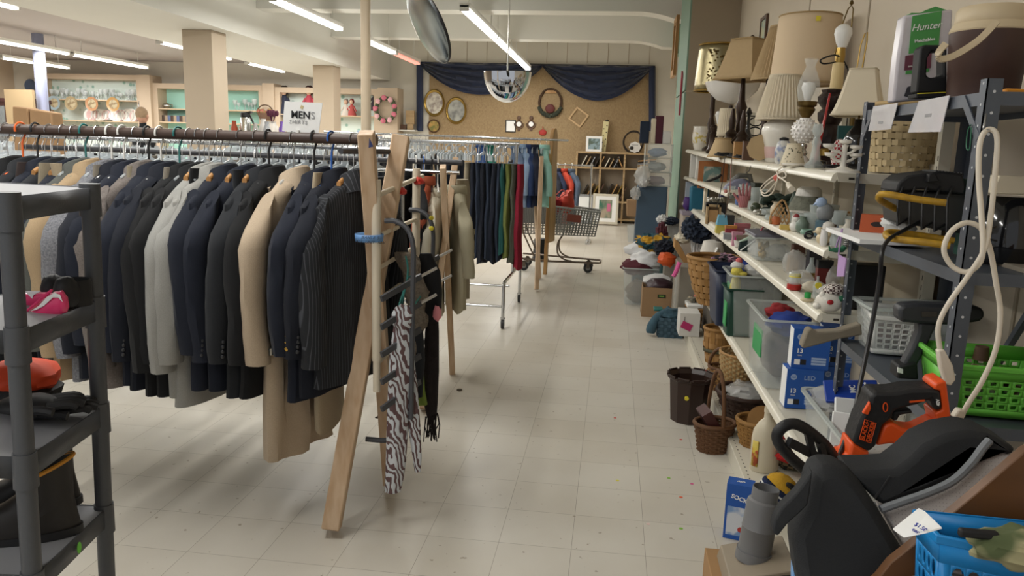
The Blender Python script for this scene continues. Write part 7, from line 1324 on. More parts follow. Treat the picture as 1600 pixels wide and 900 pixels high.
tag(B().tube(smooth([P(a,c,y=yy)for a,c,yy in((1500,655,1.90),(1512,632,1.90),(1535,595,1.91),(1556,545,1.92),(1563,490,1.93),(1556,440,1.93),(1547,390,1.93),(1534,358,1.93),(1510,348,1.93),(1486,362,1.92),(1475,390,1.92),(1487,415,1.92),(1510,425,1.91),(1530,412,1.9),(1536,385,1.9),(1533,330,1.92),(1529,270,1.94),(1532,220,1.95),(1545,202,1.96),(1558,216,1.95),(1554,280,1.94),(1547,345,1.92),(1538,390,1.9),(1512,432,1.9),(1480,478,1.9),(1466,512,1.9),(1469,548,1.9))],6),.0062,10).build('extension_cord','cord_white'),'cream extension cord looped over a hook on the steel rack upright','cord')
ec=COL.objects[-1]if 0 else[q for q in COL.objects if q.name=='extension_cord'][0]
slab('socket_block','cord_white',[(1466,548),(1476,546),(1490,572),(1494,594),(1486,604),(1478,600),(1470,575)],1.885,.022,ec,.004);slab('plug','cord_white',[(1490,652),(1499,640),(1508,642),(1510,650),(1500,662)],1.885,.024,ec,.004);B().tube([P(1496,658,y=1.90),P(1493,668,y=1.90)],.003,6).tube([P(1501,660,y=1.90),P(1498,670,y=1.90)],.003,6).build('prong','hook_metal',ec)
tag(B().tube(smooth([P(1541,178,y=1.985),P(1539,190,y=1.965),P(1537,201,y=1.96),P(1546,203,y=1.95)],4),.0022,6).build('wire_hook','chrome'),'wire hook holding the cream cord on the upright','hook')
tag(B().tube(smooth([P(a,c,x=RX-.004)for a,c in((1517,195),(1512,205),(1510,230),(1515,233),(1517,212),(1518,198))],4),.0016,6).build('paper_clip',M('clip_green','#2f6a4f',.4)),'green wire clip on the rack upright','clip')
def perf_basket(name,label,cat,p,w,d,h,mat,nu,nv,hole=.62,rnd=False,taper=.84,rz=0,v0=.12,v1=.85,seed=0,C=None,solid_ends=False):
 t=T(name,label,cat,p,rz);b=B();rng=random.Random(seed)
 def side(c0,c1,n):
  def pt(u,v):
   s=taper+(1-taper)*v;a=Vector(c0).lerp(Vector(c1),u);return Vector((a.x*s,a.y*s,h*v))
  b.add([pt(0,0),pt(1,0),pt(1,v0),pt(0,v0)],[(0,1,2,3)]);b.add([pt(0,v1),pt(1,v1),pt(1,1),pt(0,1)],[(0,1,2,3)])
  e=.09;b.add([pt(0,v0),pt(e,v0),pt(e,v1),pt(0,v1)],[(0,1,2,3)]);b.add([pt(1-e,v0),pt(1,v0),pt(1,v1),pt(1-e,v1)],[(0,1,2,3)])
  if solid_ends and abs(c1[1]-c0[1])>abs(c1[0]-c0[0]):b.add([pt(e,v0),pt(1-e,v0),pt(1-e,v1),pt(e,v1)],[(0,1,2,3)]);n=0
  for i in range(n):
   for j in range(nv):
    ua,ub=e+(1-2*e)*i/n,e+(1-2*e)*(i+1)/n;va,vb=v0+(v1-v0)*j/nv,v0+(v1-v0)*(j+1)/nv;um,vm=(ua+ub)/2,(va+vb)/2
    hs=hole if not rnd else rng.choice((.45,.6,.82));m=12 if rnd else 8;vs=[]
    for q in range(m):
     an=2*pi*q/m+pi/4;cx,cy=cos(an),sin(an);mxx=max(abs(cx),abs(cy));vs.append(pt(um+(ub-ua)/2*cx/mxx,vm+(vb-va)/2*cy/mxx))
    for q in range(m):
     an=2*pi*q/m+pi/4;cx,cy=cos(an),sin(an);mxx=1 if rnd else max(abs(cx),abs(cy));vs.append(pt(um+(ub-ua)/2*hs*cx/mxx,vm+(vb-va)/2*hs*cy/mxx))
    b.add(vs,[(q,(q+1)%m,m+(q+1)%m,m+q)for q in range(m)])
 W2,D2=w/2,d/2;C=C or[(-W2,-D2,0),(W2,-D2,0),(W2,D2,0),(-W2,D2,0)]
 for i in range(4):side(C[i],C[(i+1)%4],nu if i%2==0 else max(2,int(nu*d/w)))
 b.add([(x_*taper,y_*taper,0)for x_,y_,_ in C],[(0,1,2,3)]);b.build('basket_wall',mat,t,solid=.003)
 r=.012;B().loft([[(x_*s_,y_*s_,z_)for x_,y_,_ in C]for s_,z_ in((1,h-.012),(1+.07,h-.012),(1+.07,h+.002),(1,h+.004))],False,False,closed=True).build('rim',mat,t,bev=.003);return t
z=SZ[2]
p=P(1392,556,z=z);t=perf_basket('plastic_basket','white perforated plastic basket on the third rack shelf','basket',Vector((p.x+.03,p.y+.12,z+.001)),.17,.25,.135,'white_plastic',5,5,.66,rz=-.15);q=t.location;tag(B().ball((0,0,.05),(.06,.09,.045),14,10,.3,3,2).build('red_goods','carton_red',loc=q),'dark red and blue goods inside the white perforated basket','goods')
tub('clear_tub','low clear tub behind the white perforated basket','tub',Vector((1.06,2.80,z+.001)),.30,.20,.16)
p=P(1500,640,z=z);t=perf_basket('plastic_basket','lime green perforated plastic basket at the near end of the third rack shelf','basket',Vector((1.075,2.20,z+.001)),.31,.26,.14,M('plastic_lime','#6cc247',.4),8,4,.48,rz=-.06,v0=.14,v1=.74,solid_ends=True);q=t.location;b=B()
for j in range(16):b.ball((random.uniform(-.1,.1),random.uniform(-.08,.08),random.uniform(.03,.10)),(.03,.03,.022),8,6,.4,3,j)
tag(b.build('odds_and_ends',pattern('mixed_goods','#6d3a34','#bdb8b0','noise',(25,25,25)),loc=q),'mixed small goods inside the lime green basket','goods');tag(B().cyl((0,0,0),(.0,0,.04),.022,.018).build('bottle_stopper','frame_brown',loc=P(1532,562,y=2.3)),'small brown cap on the goods in the lime basket','cap')
t=T('cordless_drill','dark grey cordless drill standing behind the lime green basket','drill',P(1440,585,y=2.34));md=M('drill_grey','#34363a',.45)
slab('motor_body',md,[(1405,500),(1405,482),(1414,476),(1440,475),(1500,477),(1500,509),(1450,507),(1412,504)],2.30,.06,t,.012);slab('chuck','black_matte',[(1500,478),(1532,480),(1539,486),(1539,496),(1532,503),(1500,507)],2.305,.05,t,.01);slab('grip',md,[(1436,504),(1466,506),(1446,548),(1432,575),(1410,574),(1424,548),(1436,520)],2.31,.045,t,.008);slab('battery','black_matte',[(1402,592),(1404,572),(1434,566),(1436,594)],2.30,.07,t,.006);slab('battery_label','paper_white',[(1403,582),(1403,574),(1411,577),(1411,584)],2.296,.004,t);slab('nameplate','black_gloss',[(1440,495),(1440,487),(1464,487),(1464,495)],2.297,.004,t)
tag(slab('paper_roll',M('newsprint','#8f8574',.85,noise=(20,.3)),[(1252,542),(1262,516),(1268,513),(1276,519),(1310,517),(1346,506),(1348,524),(1312,530),(1276,540),(1256,545)],2.72,.05,bev=.006),'grey brown rolled paper sticking out of the rack','paper')
mbx=M('box_blue','#1f55a8',.45);mdk=M('print_navy','#16386f',.5)
t=T('bulb_box','','box',(0,0,0),0);bw,bd,bh=.165,.10,.19
B().bb((-bw/2,-bd/2,0),(bw/2,bd/2,bh)).build('carton',mbx,t);B().bb((-bw/2-.001,-bd/2+.004,.004),(-bw/2,bd/2-.004,bh-.004)).build('white_side','paper_white',t)
B().cyl((-.052,-bd/2-.001,.152),(-.052,-bd/2,.152),.014,n=24).build('round_logo',M('logo_pale','#9fb4d6',.5),t);fr_=lambda x_,z_:frame((x_,-bd/2-.0012,z_),(1,0,0),(0,0,1))
text('lettering',"GE",.015,mbx,t,fr_(-.052,.152),shear=.2);text('lettering',"LED",.030,'logo_pale',t,fr_(.02,.150));text('lettering',"13",.030,'paper_white',t,fr_(-.05,.085),bold=True);text('lettering',"YEARS",.008,'paper_white',t,fr_(-.05,.064));B().bb((-.07,-bd/2-.0012,.02),(-.045,-bd/2,.045)).build('white_patch','paper_white',t);B().bb((-.043,-bd/2-.0012,.02),(-.018,-bd/2,.045)).build('black_patch','ink',t)
for j in range(3):B().bb((.005,-bd/2-.0012,.022+j*.013),(.07,-bd/2,.032+j*.013)).build('info_strip','logo_pale',t)
p=P(1252,640,z=ZD);t.location=(p.x+.005,p.y+.06,ZD+.001);t.rotation_euler.z=.02;t['label']='blue light bulb carton, bottom of the front stack under the rack'
u0=Vector(t.location);dup(t,u0+Vector((.02,.01,bh+.0005)),-.06,'blue light bulb carton, top of the front stack by the clear bin');dup(t,u0+Vector((.175,.09,0)),.05,'blue light bulb carton behind the rack upright, lower');dup(t,u0+Vector((.175,.09,bh+.0005)),-.05,'blue light bulb carton behind the rack upright, upper')
p=Vector((.975,2.72,ZD+.001));t=tub('clear_tub','large clear tub of white packets at the near end of the lower shelf','tub',p,.38,.56,.27)
for j,(a,lb)in enumerate(((-.3,'white envelope standing in the near clear tub'),(.1,'second white envelope standing in the near clear tub'))):o=B().bb((-.10,-.008,0),(.12,.008,.23)).build('white_envelope','paper_white',loc=p+Vector((-.075+.05*j,-.08+.12*j,.055+.02*j)),bev=.003);o.rotation_euler=(-.35,.05,a*.5);tag(o,lb,'envelope')
t=T('parcel_bag','clear bag with blue printed label lying on the near clear tub','bag',p+Vector((-.04,.20,.275)));t.rotation_euler=(.5,-.12,-.15);B().ball((0,0,0),(.14,.08,.035),20,12,.25,3,1).build('bag','bag_clear',t);B().bb((-.09,-.06,.025),(.10,.05,.04)).build('label',M('label_royal','#1c3f9a',.4),t,bev=.004);text('lettering',"Par",.05,'paper_white',t,frame((.06,-.0,.0415),(0,1,0),(-1,0,0)),bold=True);text('lettering',"MC",.028,'paper_white',t,frame((.01,-.0,.0415),(0,1,0),(-1,0,0)),bold=True);text('lettering',"GS",.022,'paper_white',t,frame((-.05,-.0,.0415),(0,1,0),(-1,0,0)),bold=True)
o=B().lathe([(.001,0),(.07,0),(.09,.012),(.088,.016),(.06,.006),(.001,.005)],28).build('white_plate','ceramic_white',loc=p+Vector((-.06,-.19,.13)));o.rotation_euler=(1.25,0,.1);tag(o,'white plate standing inside the near clear tub','plate');o=B().bb((-.12,-.004,-.09),(.10,.004,.07)).build('red_card',M('card_red','#b5302a',.5),loc=p+Vector((-.07,-.165,.13)));o.rotation_euler=(-.2,.1,.05);tag(o,'red card behind the white plate in the near clear tub','card')
p=P(1188,738,z=ZK);p.z=ZK+.001;p.x+=.02;p.y+=.03;t=T('detergent_jug','cream plastic detergent jug with handle on the base deck','jug',p,.1);b=B();b.loft([[(r_*.068*cos(a)*(1+.05*cos(4*a)),r_*.050*sin(a),h)for a in[2*pi*i/28 for i in range(28)]]for r_,h in((.9,0),(1,.01),(1,.17),(.92,.21),(.6,.25),(.3,.27),(.28,.30))]);b.build('bottle',M('jug_ivory','#d6ccb4',.35),t);B().tube(smooth([(.02,0,.275),(.06,-.0,.26),(.075,0,.22),(.066,0,.17)],5),.012,8).build('handle','jug_ivory',t);B().cyl((0,0,.30),(0,0,.325),.022,n=20).build('cap','jug_ivory',t);B().loft([[(1.02*.068*cos(a),1.04*.05*sin(a),h)for a in[pi*1.02+.8*q/8 for q in range(9)]]for h in(.03,.16)],False,False).build('label',pattern('jug_label','#b5532f','#cdb64a','noise',(22,22,22),.5),t,solid=.001)
p=P(1165,690,z=ZK);tag(B().ball((0,0,.05),(.055,.07,.055),20,12,.4,3,3,flat=-.049).build('clear_bag','bag_clear',loc=(p.x+.03,p.y,ZK+.001)),'crinkled clear bag beside the detergent jug','bag')
p=P(1216,718,z=ZK);p.z=ZK+.002;hp_=pattern('hat_pattern','#a8272b','#d9d2c8','checker',(1,1,1.4),.9,(.45,.55),tscale=36)
tag(B().ball((0,0,.08),(.09,.09,.10),24,14,.12,3,1,flat=-.078).build('knit_hat',hp_,loc=(p.x+.03,p.y+.05,ZK+.002)),'red and white patterned knit hat right of the detergent jug','hat');tag(B().ball((0,0,.05),(.08,.07,.06),20,12,.2,3,2,flat=-.048).build('knit_hat',pattern('hat_dark','#23241f','#7c6a4c','checker',(1,1,1.5),.9,tscale=40),loc=(p.x+.035,p.y-.10,ZK+.002)),'dark green and brown patterned knit hat below the red one','hat')
p=P(1218,790,z=ZK);t=T('team_hat','navy and yellow knit hat with white stripe on the base deck','hat',(p.x+.01,p.y+.04,ZK+.07));t.rotation_euler=(.3,.5,.6);B().ball((0,0,0),(.085,.07,.06),22,14,.12,3,1).build('crown',M('knit_yellow','#c79a2c',.95,bump=(160,.6)),t);B().lathe([(.075,-.055),(.09,-.04),(.092,-.01),(.08,.0)],28,sy=.82,caps=False).build('brim',M('knit_navy','#1a2748',.95,bump=(160,.6)),t,solid=.008);B().lathe([(.094,-.03),(.095,-.022)],28,sy=.82,caps=False).build('stripe','cloth_white',t,solid=.004);B().ball((-.02,-.05,.04),(.035,.02,.012),12,8,.2).build('black_patch','black_matte',t)
p=P(1240,748,z=ZK);t=T('red_mitten','bright red knit mitten with white tag on the hats','mitten',(p.x+.0,p.y+.02,ZK+.10));B().ball((0,0,0),(.09,.04,.03),20,12,.15,3,2).build('mitten',M('knit_red','#b3201f',.95,bump=(160,.6)),t);B().bb((.03,-.044,-.03),(.05,-.042,.01)).build('tag','paper_white',t)
# ========================= foreground right: trimmer, cushion, board, blue basket
tag(B().bb((.62,1.50,0),(1.12,1.92,.70)).build('storage_crate','crate_grey',bev=.01),'grey crate beneath the black seat cushion and orange trimmer','crate')
ot=M('tool_orange','#e2531a',.4);bt=M('tool_black','#1c1c1e',.55,bump=(90,.15));yt=1.74
t=T('hedge_trimmer','orange and black cordless hedge trimmer lying across the seat cushion','hedge trimmer',P(1390,700,y=yt))
Q=lambda*l:[(1219+a/3.74,531+c/3.74)for a,c in l]
slab('lower_body',ot,Q((290,740),(330,700),(400,690),(420,600),(525,655),(505,762),(400,768),(310,765)),yt,.08,t,.012)
slab('grip_body',bt,Q((525,365),(530,330),(560,308),(620,312),(680,310),(760,293),(890,290),(938,300),(950,408),(908,418),(895,395),(880,350),(800,383),(720,400),(672,415),(652,462),(600,500),(562,622),(520,658),(424,604),(470,470)),yt-.004,.075,t,.009)
slab('rear_arm',ot,Q((562,624),(604,500),(655,480),(720,520),(800,528),(905,475),(1005,500),(985,532),(930,537),(850,582),(740,612),(640,612)),yt+.004,.06,t,.01);slab('battery_dock',ot,Q((898,275),(915,252),(970,240),(976,266),(1008,510),(985,532),(930,530),(905,430),(950,412),(938,298),(902,294)),yt-.002,.07,t,.006)
slab('side_vent',ot,Q((484,432),(526,362),(532,402),(516,440)),yt-.009,.012,t,.002);slab('trigger',bt,Q((660,420),(770,410),(776,430),(702,442),(684,474),(658,474)),yt+.012,.03,t,.004);slab('accent_line',ot,Q((757,368),(757,358),(845,350),(845,360)),yt-.006,.006,t)
B().tube([P(*Q((615+13*cos(q),394+26*sin(q)))[0],y=yt-.006)-t.location for q in[2*pi*k/16 for k in range(16)]],.0013,5,closed=True).build('accent_ring',ot,t)
v=[P(a,c,y=yt-.0065)-t.location for a,c in Q((463,580),(495,465),(560,488),(528,603))];B().tube(v,.0012,5,closed=True).build('logo_border',ot,t);ex=v[1]-v[0]
text('lettering',"BLACK+\nDECKER",.0125,ot,t,frame((v[0]+v[1]+v[2]+v[3])/4+Vector((0,-.001,0)),ex,v[0]-v[3]),bold=True);text('lettering',"40V",.010,'paper_white',t,frame(P(1466,629,y=yt-.008)-t.location,P(1465,618,y=yt)-P(1467,640,y=yt),(-1,0,.2)),bold=True)
g=T('trimmer_guard','',None,(0,0,0));bpy.data.objects.remove(g)
go=B().tube(smooth([P(a,c,y=yy)-t.location for a,c,yy in((1302,728,yt+.02),(1270,738,yt-.04),(1248,726,yt-.08),(1222,700,yt-.10),(1214,682,yt-.1),(1222,668,yt-.1),(1240,662,yt-.09),(1262,672,yt-.06),(1288,694,yt-.02),(1304,716,yt+.02))],5),.0125,10);go.build('hand_guard',bt,t)
B().bar(P(1232,690,y=yt-.1)-t.location,P(1300,726,y=yt)-t.location,.012,.02).bar(P(1262,676,y=yt-.06)-t.location,P(1276,734,y=yt-.05)-t.location,.012,.014).bar(P(1280,690,y=yt-.04)-t.location,P(1292,728,y=yt-.02)-t.location,.012,.014).build('guard_rib',bt,t)
tag(B().ball((0,0,0),(.11,.07,.04),22,14,.3,3,4).build('clear_bag','bag_clear',loc=P(1388,718,y=1.84)),'crinkled clear bag behind the orange trimmer','bag')
yc_=1.52;mf=M('seat_black','#1f2124',.75,noise=(300,.3),bump=(400,.2));mm_=pattern('seat_mesh','#c9c3c0','#77716f','voronoi',(160,160,160),.9,(.58,.68),rot=(pi/2,0,0));mm2=M('seat_piping','#7e8286',.5)
for n_ in MATS['seat_mesh'].node_tree.nodes:
 if n_.type=='TEX_VORONOI':n_.voronoi_dimensions='2D';n_.inputs['Randomness'].default_value=0
t=T('seat_cushion','black padded seat cushion with grey mesh panel leaning in the foreground','cushion',P(1400,820,y=yc_))
slab('seat_pad',mf,[(1262,960),(1248,900),(1240,838),(1262,792),(1266,760),(1272,738),(1292,732),(1318,732),(1334,744),(1352,764),(1376,800),(1400,840),(1416,866),(1432,960)],yc_-.10,.09,t,.02,lean=.06)
slab('side_flap',mf,[(1208,826),(1210,814),(1222,794),(1244,772),(1262,748),(1270,736),(1266,770),(1262,790),(1248,804),(1232,818),(1216,838),(1210,836)],yc_-.13,.03,t,.008,lean=.06)
slab('back_bolster',mf,[(1322,738),(1366,738),(1400,736),(1424,718),(1446,696),(1480,680),(1516,674),(1548,680),(1594,704),(1576,716),(1545,694),(1520,720),(1490,748),(1450,768),(1412,780),(1380,794),(1356,770)],yc_-.06,.10,t,.018,lean=.06)
pl=smooth([P(a,c,y=yc_-.075+.0006*(760-c))-t.location for a,c in((1376,796),(1410,784),(1450,770),(1488,752),(1516,726),(1534,702),(1546,688))],6);B().tube(pl,.008,8).build('piping',mm2,t)
slab('mesh_panel',mm_,[(1378,798),(1412,786),(1452,772),(1490,753),(1520,726),(1548,692),(1576,704),(1600,720),(1640,760),(1640,960),(1420,960),(1414,866),(1396,832)],yc_-.05,.06,t,.01,lean=.06);slab('dart_seam','black_matte',[(1366,778),(1390,744),(1392,745),(1368,780)],yc_-.062,.004,t,lean=.06)
wood('board_oak','#6f4a2a','#55361b',0,9,.45);yb_=1.29;v=[P(a,c,y=yb_)for a,c in((1372,905),(1392,880),(1440,842),(1520,776),(1604,704))];v+=[Vector((v[-1].x+.3,yb_,v[-1].z+.2)),Vector((v[-1].x+.3,yb_,0)),Vector((v[0].x-.1,yb_,0)),Vector((v[0].x-.1,yb_,v[0].z-.12))]
tag(B().loft([v,[q+Vector((0,.022,0))for q in v]]).build('wooden_board','board_oak',bev=.002),'brown wooden headboard panel with sloping top edge in the right corner','board')
pz=P(1432,797,y=1.27);rz_=pz.z
tag(B().bb((pz.x+.0,.86,0),(pz.x+.5,1.33,rz_-.175)).build('storage_crate','crate_grey',bev=.01),'grey crate beneath the blue perforated basket','crate')
cs=[P(a,c,z=rz_)for a,c in((1470,836),(1700,884),(1700,824),(1434,798))];cm=sum(cs,Vector())/4
t=perf_basket('plastic_basket','bright blue plastic basket with round holes and price tag in the corner','basket',(cm.x,cm.y,rz_-.172),.36,.22,.17,M('plastic_blue','#1580c4',.4),7,3,.7,True,.88,0,.10,.74,3,C=[(q.x-cm.x,q.y-cm.y,0)for q in cs])
camo=pattern('camo','#56603f','#a39d78','noise',(11,11,11),.9,(.42,.52));q=Vector(t.location)
o=B().ball((0,0,0),(.09,.045,.03),26,16,.3,2.6,2).build('camo_cloth',camo,loc=P(1612,858,y=1.16));tag(o,'green camouflage cloth inside the blue basket','cloth');tag(B().ball((0,0,.04),(.15,.1,.04),20,12,.3,3,3).build('mixed_cloth',M('cloth_mixed','#a89a98',.9,noise=(14,.6)),loc=q),'pale mixed cloths at the bottom of the blue basket','cloth');tag(B().bb((-.028,-.006,-.007),(.028,.006,.007)).build('black_strap','black_matte',loc=P(1528,834,y=1.15),bev=.004),'black strap end lying in the blue basket','strap')
t2=T('price_tag','white paper tag with blue handwriting clipped on the blue basket','tag',P(1432,812,y=1.0));v=[P(a,c,y=yy)-t2.location for a,c,yy in((1396,828,1.02),(1436,796,1.04),(1446,801,1.03),(1472,826,.99),(1448,833,.98),(1412,840,.99))];B().loft([v,[w+Vector((0,.002,.001))for w in v]]).build('paper','paper_white',t2);text('handwriting',"$1.50\neach",.0075,M('pen_blue','#3a45a8',.6),t2,frame(P(1430,820,y=1.0)-t2.location+Vector((0,-.012,0)),P(1448,826,y=1)-P(1424,812,y=1),(-.3,0,1)),shear=.2)
zb_=.40;p=P(1150,880,z=zb_);tag(B().bb((p.x-.085,p.y-.26,0),(p.x+.18,p.y+.08,zb_)).build('kraft_carton',M('kraft_box2','#a07c53',.85,noise=(8,.12)),bev=.003),'closed kraft carton on the floor under the vent hood','cardboard box')
t=T('vent_hood','tan dryer vent hood with grey pipe standing on the kraft carton','vent hood',(p.x+.045,p.y-.06,zb_+.001));mv=M('vent_tan','#8f8371',.5);mg=M('pipe_grey','#6f6f70',.45)
b=B().prism([(-.10,.0),(-.09,.04),(.09,.09),(.10,.05),(.10,.0)],-.11,.09,'y');b.build('hood',mv,t,bev=.003);B().prism([(-.095,.005),(-.088,.033),(.085,.078),(.09,.01)],-.113,-.11,'y').build('louver','slot_dark',t)
ax=Vector((.10,.06,1)).normalized();o_=Vector((-.01,.0,.05));pr=[(.052,0),(.052,.03),(.048,.03),(.048,.10),(.0495,.102),(.048,.104),(.0475,.175),(.045,.185),(.038,.19),(.038,.225),(.0355,.225),(.0355,.06)]
B().loft([B().ring(o_+ax*h,ax,r,30)for r,h in pr]).build('pipe',mg,t)
o=B().prism([(0,0),(.10,0),(.11,.11),(.02,.03)],0,.004,'y').build('cardboard_flap','kraft_box2',t);o.location=(.08,-.11,.0);B().bb((.02,-.001,.02),(.07,0,.045)).build('flap_label','frame_grey',o).parent=o
p=P(1150,846,z=0);t=T('sock_box','blue and white printed carton standing on the floor behind the vent pipe','box',(p.x+.01,p.y+.05,.001),-.25);B().bb((-.055,-.04,0),(.055,.04,.25)).build('carton',mbx,t);B().bb((-.045,-.0412,.02),(.035,-.04,.15)).build('picture',pattern('carton_print','#cfd3da','#7c9ac4','noise',(14,14,14),.5),t);text('lettering',"SOCK",.026,'paper_white',t,frame((0,-.0415,.19),(1,0,-.25),(.25,0,1)),bold=True);text('lettering',"AID",.02,'paper_white',t,frame((0,.0,.2508),(1,0,0),(0,1,0)),bold=True);B().cyl((.015,-.042,.05),(.015,-.0405,.05),.012,n=18).build('round_mark',M('mark_red','#b03a34',.5),t)
tag(slab('blue_flat',M('flat_blue','#6d9fd4',.5),[(1240,900),(1241,866),(1250,856),(1262,862),(1270,940),(1240,940)],1.52,.03,bev=.004),'pale blue plastic strip below the seat cushion','strip')
for(x_,y_,c_,w)in((961,653,'red','beside the waste bin, upper'),(1064,687,'red','below the brown waste bin'),(1045,747,'lime','in front of the shelf base'),(1081,756,'pink','beside the lime dot'),(965,751,'yellow','in mid aisle'),(1064,777,'orange','below the lime dot'),(1064,826,'lime','near the kraft carton'),(1013,819,'pale','scrap in the near aisle')):
 p=P(x_,y_,z=0);tag(B().cyl((0,0,.0003),(0,0,.001),.009,n=16).build('floor_sticker',M('dot_'+c_,{'red':'#c2352c','lime':'#7fb53c','pink':'#d0508a','yellow':'#d8cf4a','orange':'#d9603c','pale':'#e0c3bd'}[c_],.6),loc=(p.x,p.y,0)),'small %s sticker on the floor %s'%(c_,w),'sticker')
p=P(718,610,z=0);tag(B().ball((0,0,.004),(.02,.02,.006),10,6,.5,4,1).build('floor_lint',M('lint','#5b5346',.95),loc=(p.x,p.y,0)),'small clump of dark lint on the floor by the pine leg','lint')
# ========================= grey plastic shelf unit in the left corner
mgp=M('shelf_plastic','#4c4e52',.42,bump=(200,.08));mgt=M('shelf_plastic_top','#8b8c90',.45)
FR,RR=P(26,600,y=1.55),P(151,600,y=1.90);FR.z=RR.z=0;dv=(RR-FR);lv=Vector((-dv.y,dv.x,0)).normalized()*.60
zs=[1.50-.309*k for k in range(4)]
t=T('plastic_shelf','dark grey plastic shelf unit with round legs in the left corner','shelf unit',FR);C4=[Vector((0,0,0)),dv,dv+lv,lv]
for c_ in C4:
 l_=B().cyl(c_,c_+Vector((0,0,zs[0]-.01)),.0225,n=24).build('leg',mgp,t)
for i,z_ in enumerate(zs):
 b=B();h_=.062;lo=[c_*1+(c_-(dv+lv)/2).normalized()*.012 for c_ in C4]
 b.loft([[q+Vector((0,0,z_-h_))for q in lo],[q+Vector((0,0,z_-.006))for q in lo]],False,False)
 o=b.build('shelf_apron',mgp,t,solid=.006);B().loft([[q*.995+Vector((0,0,z_-.02))for q in lo],[q*.995+Vector((0,0,z_-.008))for q in lo]]).build('shelf_top',mgt,t)
 for c_ in C4:B().cyl(c_+Vector((0,0,z_-h_-.022)),c_+Vector((0,0,z_+.004)),.0275,.026,n=24).build('collar',mgp,t)
od=-lv.normalized()*.0185;q=min((FR+dv*(k/200)+od for k in range(200)),key=lambda v:abs(pj((v.x,v.y,zs[3]-.04))[0]-127));q.z=zs[3]-.036;n_=-lv.normalized()
B().loft([[q-FR+n_*d_+dv.normalized()*.010*cos(a)+Vector((0,0,.016*sin(a)))for a in[2*pi*k/20 for k in range(20)]]for d_ in(0,.0015)]).build('green_sticker',M('sticker_lime','#6fd13c',.5),t)
def SP(px,py,i):p=P(px,py,z=zs[i]-.006);return p
pk=M('guard_pink','#e0356f',.3,coat=.5)
def dome(outl,y,h,n=Vector((.55,-.75,.35)),dy=None):
 "padded shell: a traced outline bulged towards n, with real thickness; returns builder, centre, lift function"
 o_=[P(a,c,y=y)for a,c in outl];cn=sum(o_,Vector())/len(o_);n=n.normalized();b=B();rings=[]
 for j in range(8):
  f=1-j/8;rings.append([cn+(q-cn)*f+n*h*(1-f*f)**.6 for q in o_])
 return b.loft([[q-n*.012 for q in o_]]+rings),n
for j,(ol,sw,yy,lb)in enumerate((([(30,500),(58,474),(84,456),(98,453),(106,464),(108,478),(101,495),(88,500),(74,504),(52,503)],[(50,489),(62,481),(74,468),(86,461),(95,464),(99,475),(92,468),(84,468),(70,481),(58,487)],1.74,'hot pink shin guard with white swoosh lying in front on the grey shelf'),([(20,458),(72,456),(90,458),(70,480),(50,486),(30,478)],[(40,458),(66,458),(54,464),(52,470)],1.80,'second pink shin guard with white swoosh tucked behind the first'))):
 t=T('shin_guard',lb,'shin guard',(0,0,0));b,n=dome(ol,yy,.03);lo_=P(*ol[0],y=yy);t.location=lo_
 b.v=[tuple(Vector(v)-lo_)for v in b.v];b.build('shell',pk,t)
 v=[P(a,c,y=yy)-lo_+n*.026 for a,c in sw];B().loft([v,[q+n*.006 for q in v]]).build('swoosh','paper_white',t)
 for(x0,y0,x1,y1)in(((36,494,82,456),(54,497,90,462))if j==0 else()):q0,q1=P(x0,y0,y=yy)-lo_+n*.02,P(x1,y1,y=yy)-lo_+n*.026;B().cyl(q0,q1,.0035,n=6).build('ridge',pk,t)
 B().ball(P(104-20*j,458-4*j,y=yy+.04)-lo_,(.03,.035,.045),16,10,.1).ball(P(60,500,y=yy+.02)-lo_,(.06,.02,.012),14,8,.1).build('ankle_pad','black_matte',t)
p=SP(112,480,1);tag(B().lathe([(.04,0),(.042,.06),(.038,.07),(.036,.06),(.036,.002)],20).build('black_cup','black_matte',loc=(p.x-.01,p.y+.03,p.z)),'black padded ring behind the pink shin guards','pad')
p=SP(48,680,2)
plastic_shelf=[q for q in COL.objects if q.name=='plastic_shelf'][0];plastic_shelf.rotation_euler=(0,.028,0);plastic_shelf.location.x-=.021
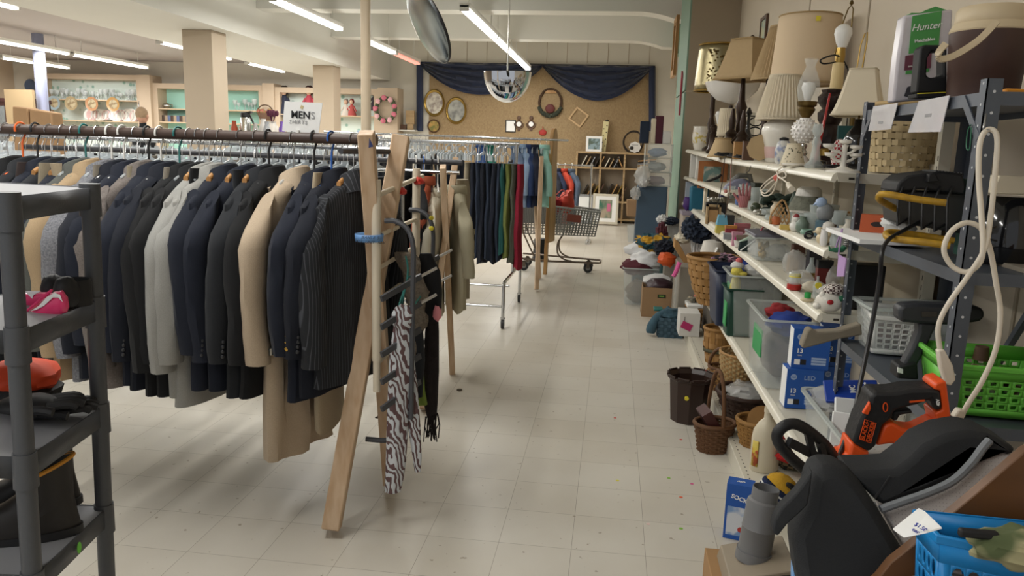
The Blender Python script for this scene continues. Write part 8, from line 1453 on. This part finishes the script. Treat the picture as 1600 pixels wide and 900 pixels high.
for j in range(2):
 t=T('work_glove',['black knit glove, upper of the pair on the grey shelf','black knit glove, lower of the pair on the grey shelf'][j],'glove',(p.x-.05,p.y+.06+.05*j,p.z+.03+.028*(1-j)),.5);B().ball((0,0,0),(.075,.055,.026),20,12,.1,3,1).build('palm','black_matte',t)
 for k in range(4):B().tube(smooth([(.05,-.035+.023*k,0),(.10,-.04+.026*k,.004),(.125+.012*(1-abs(k-1.5)),-.042+.027*k,-.006)],3),[.013,.0125,.012,.0115,.011,.0105,.009],8).build('finger','black_matte',t)
 B().tube(smooth([(.0,-.045,0),(.04,-.075,.005),(.07,-.085,0)],3),.012,8).build('thumb','black_matte',t)
p=SP(2,660,2);tag(B().ball((0,0,.09),(.10,.08,.05),20,12,.2,3,2).build('orange_vest',M('vest_orange','#d9481f',.6),loc=(p.x-.03,p.y+.12,p.z+.0)),'folded orange item with yellow stripe behind the gloves','vest');tag(B().ball((0,0,.045),(.10,.09,.048),20,12,.2,3,4,flat=-.044).build('black_bag','black_matte',loc=(p.x-.03,p.y+.12,p.z)),'black bag beneath the orange folded item','bag')
rub=M('boot_rubber','#26221f',.5,noise=(20,.4));trm=M('boot_trim','#c98a2c',.5)
for j in range(2):
 p=SP(92-22*j,840-30*j,3);t=T('rubber_boot',['black rubber ankle boot with yellow top trim, nearer of the pair on the low shelf','black rubber ankle boot with yellow top trim, farther of the pair on the low shelf'][j],'boot',(p.x-.0,p.y+.03+.06*j,p.z+.001),.42+.1*j)
 rings=[]
 for(z_,x0,x1,w)in((0,-.27,.035,.052),(.02,-.275,.038,.054),(.045,-.265,.034,.052),(.07,-.22,.03,.05),(.095,-.15,.026,.048),(.125,-.105,.024,.046),(.165,-.10,.026,.048),(.195,-.105,.03,.050)):
  cx_,rx_=(x0+x1)/2,(x1-x0)/2;rings.append([(cx_+rx_*cos(a),w*sin(a)*(1-.12*cos(a)),z_+(.03*cos(a)if z_>.16 else 0))for a in[2*pi*i/28 for i in range(28)]])
 inner=[[(x_*.93-.003,y_*.9,z_-d_)for x_,y_,z_ in rings[-1]]for d_ in(0,.12)]
 B().loft(rings+inner).build('boot_body',rub,t,ang=.9);r7=rings[-1];B().tube([(a*1.01,c*1.02,d-.004)for a,c,d in r7],.006,6,closed=True).build('top_trim',trm,t);B().loft([[(-.118+.16*cos(a)*1.0,.057*sin(a),z_)for a in[2*pi*i/30 for i in range(30)]]for z_ in(0,.022)]).build('sole','black_matte',t)
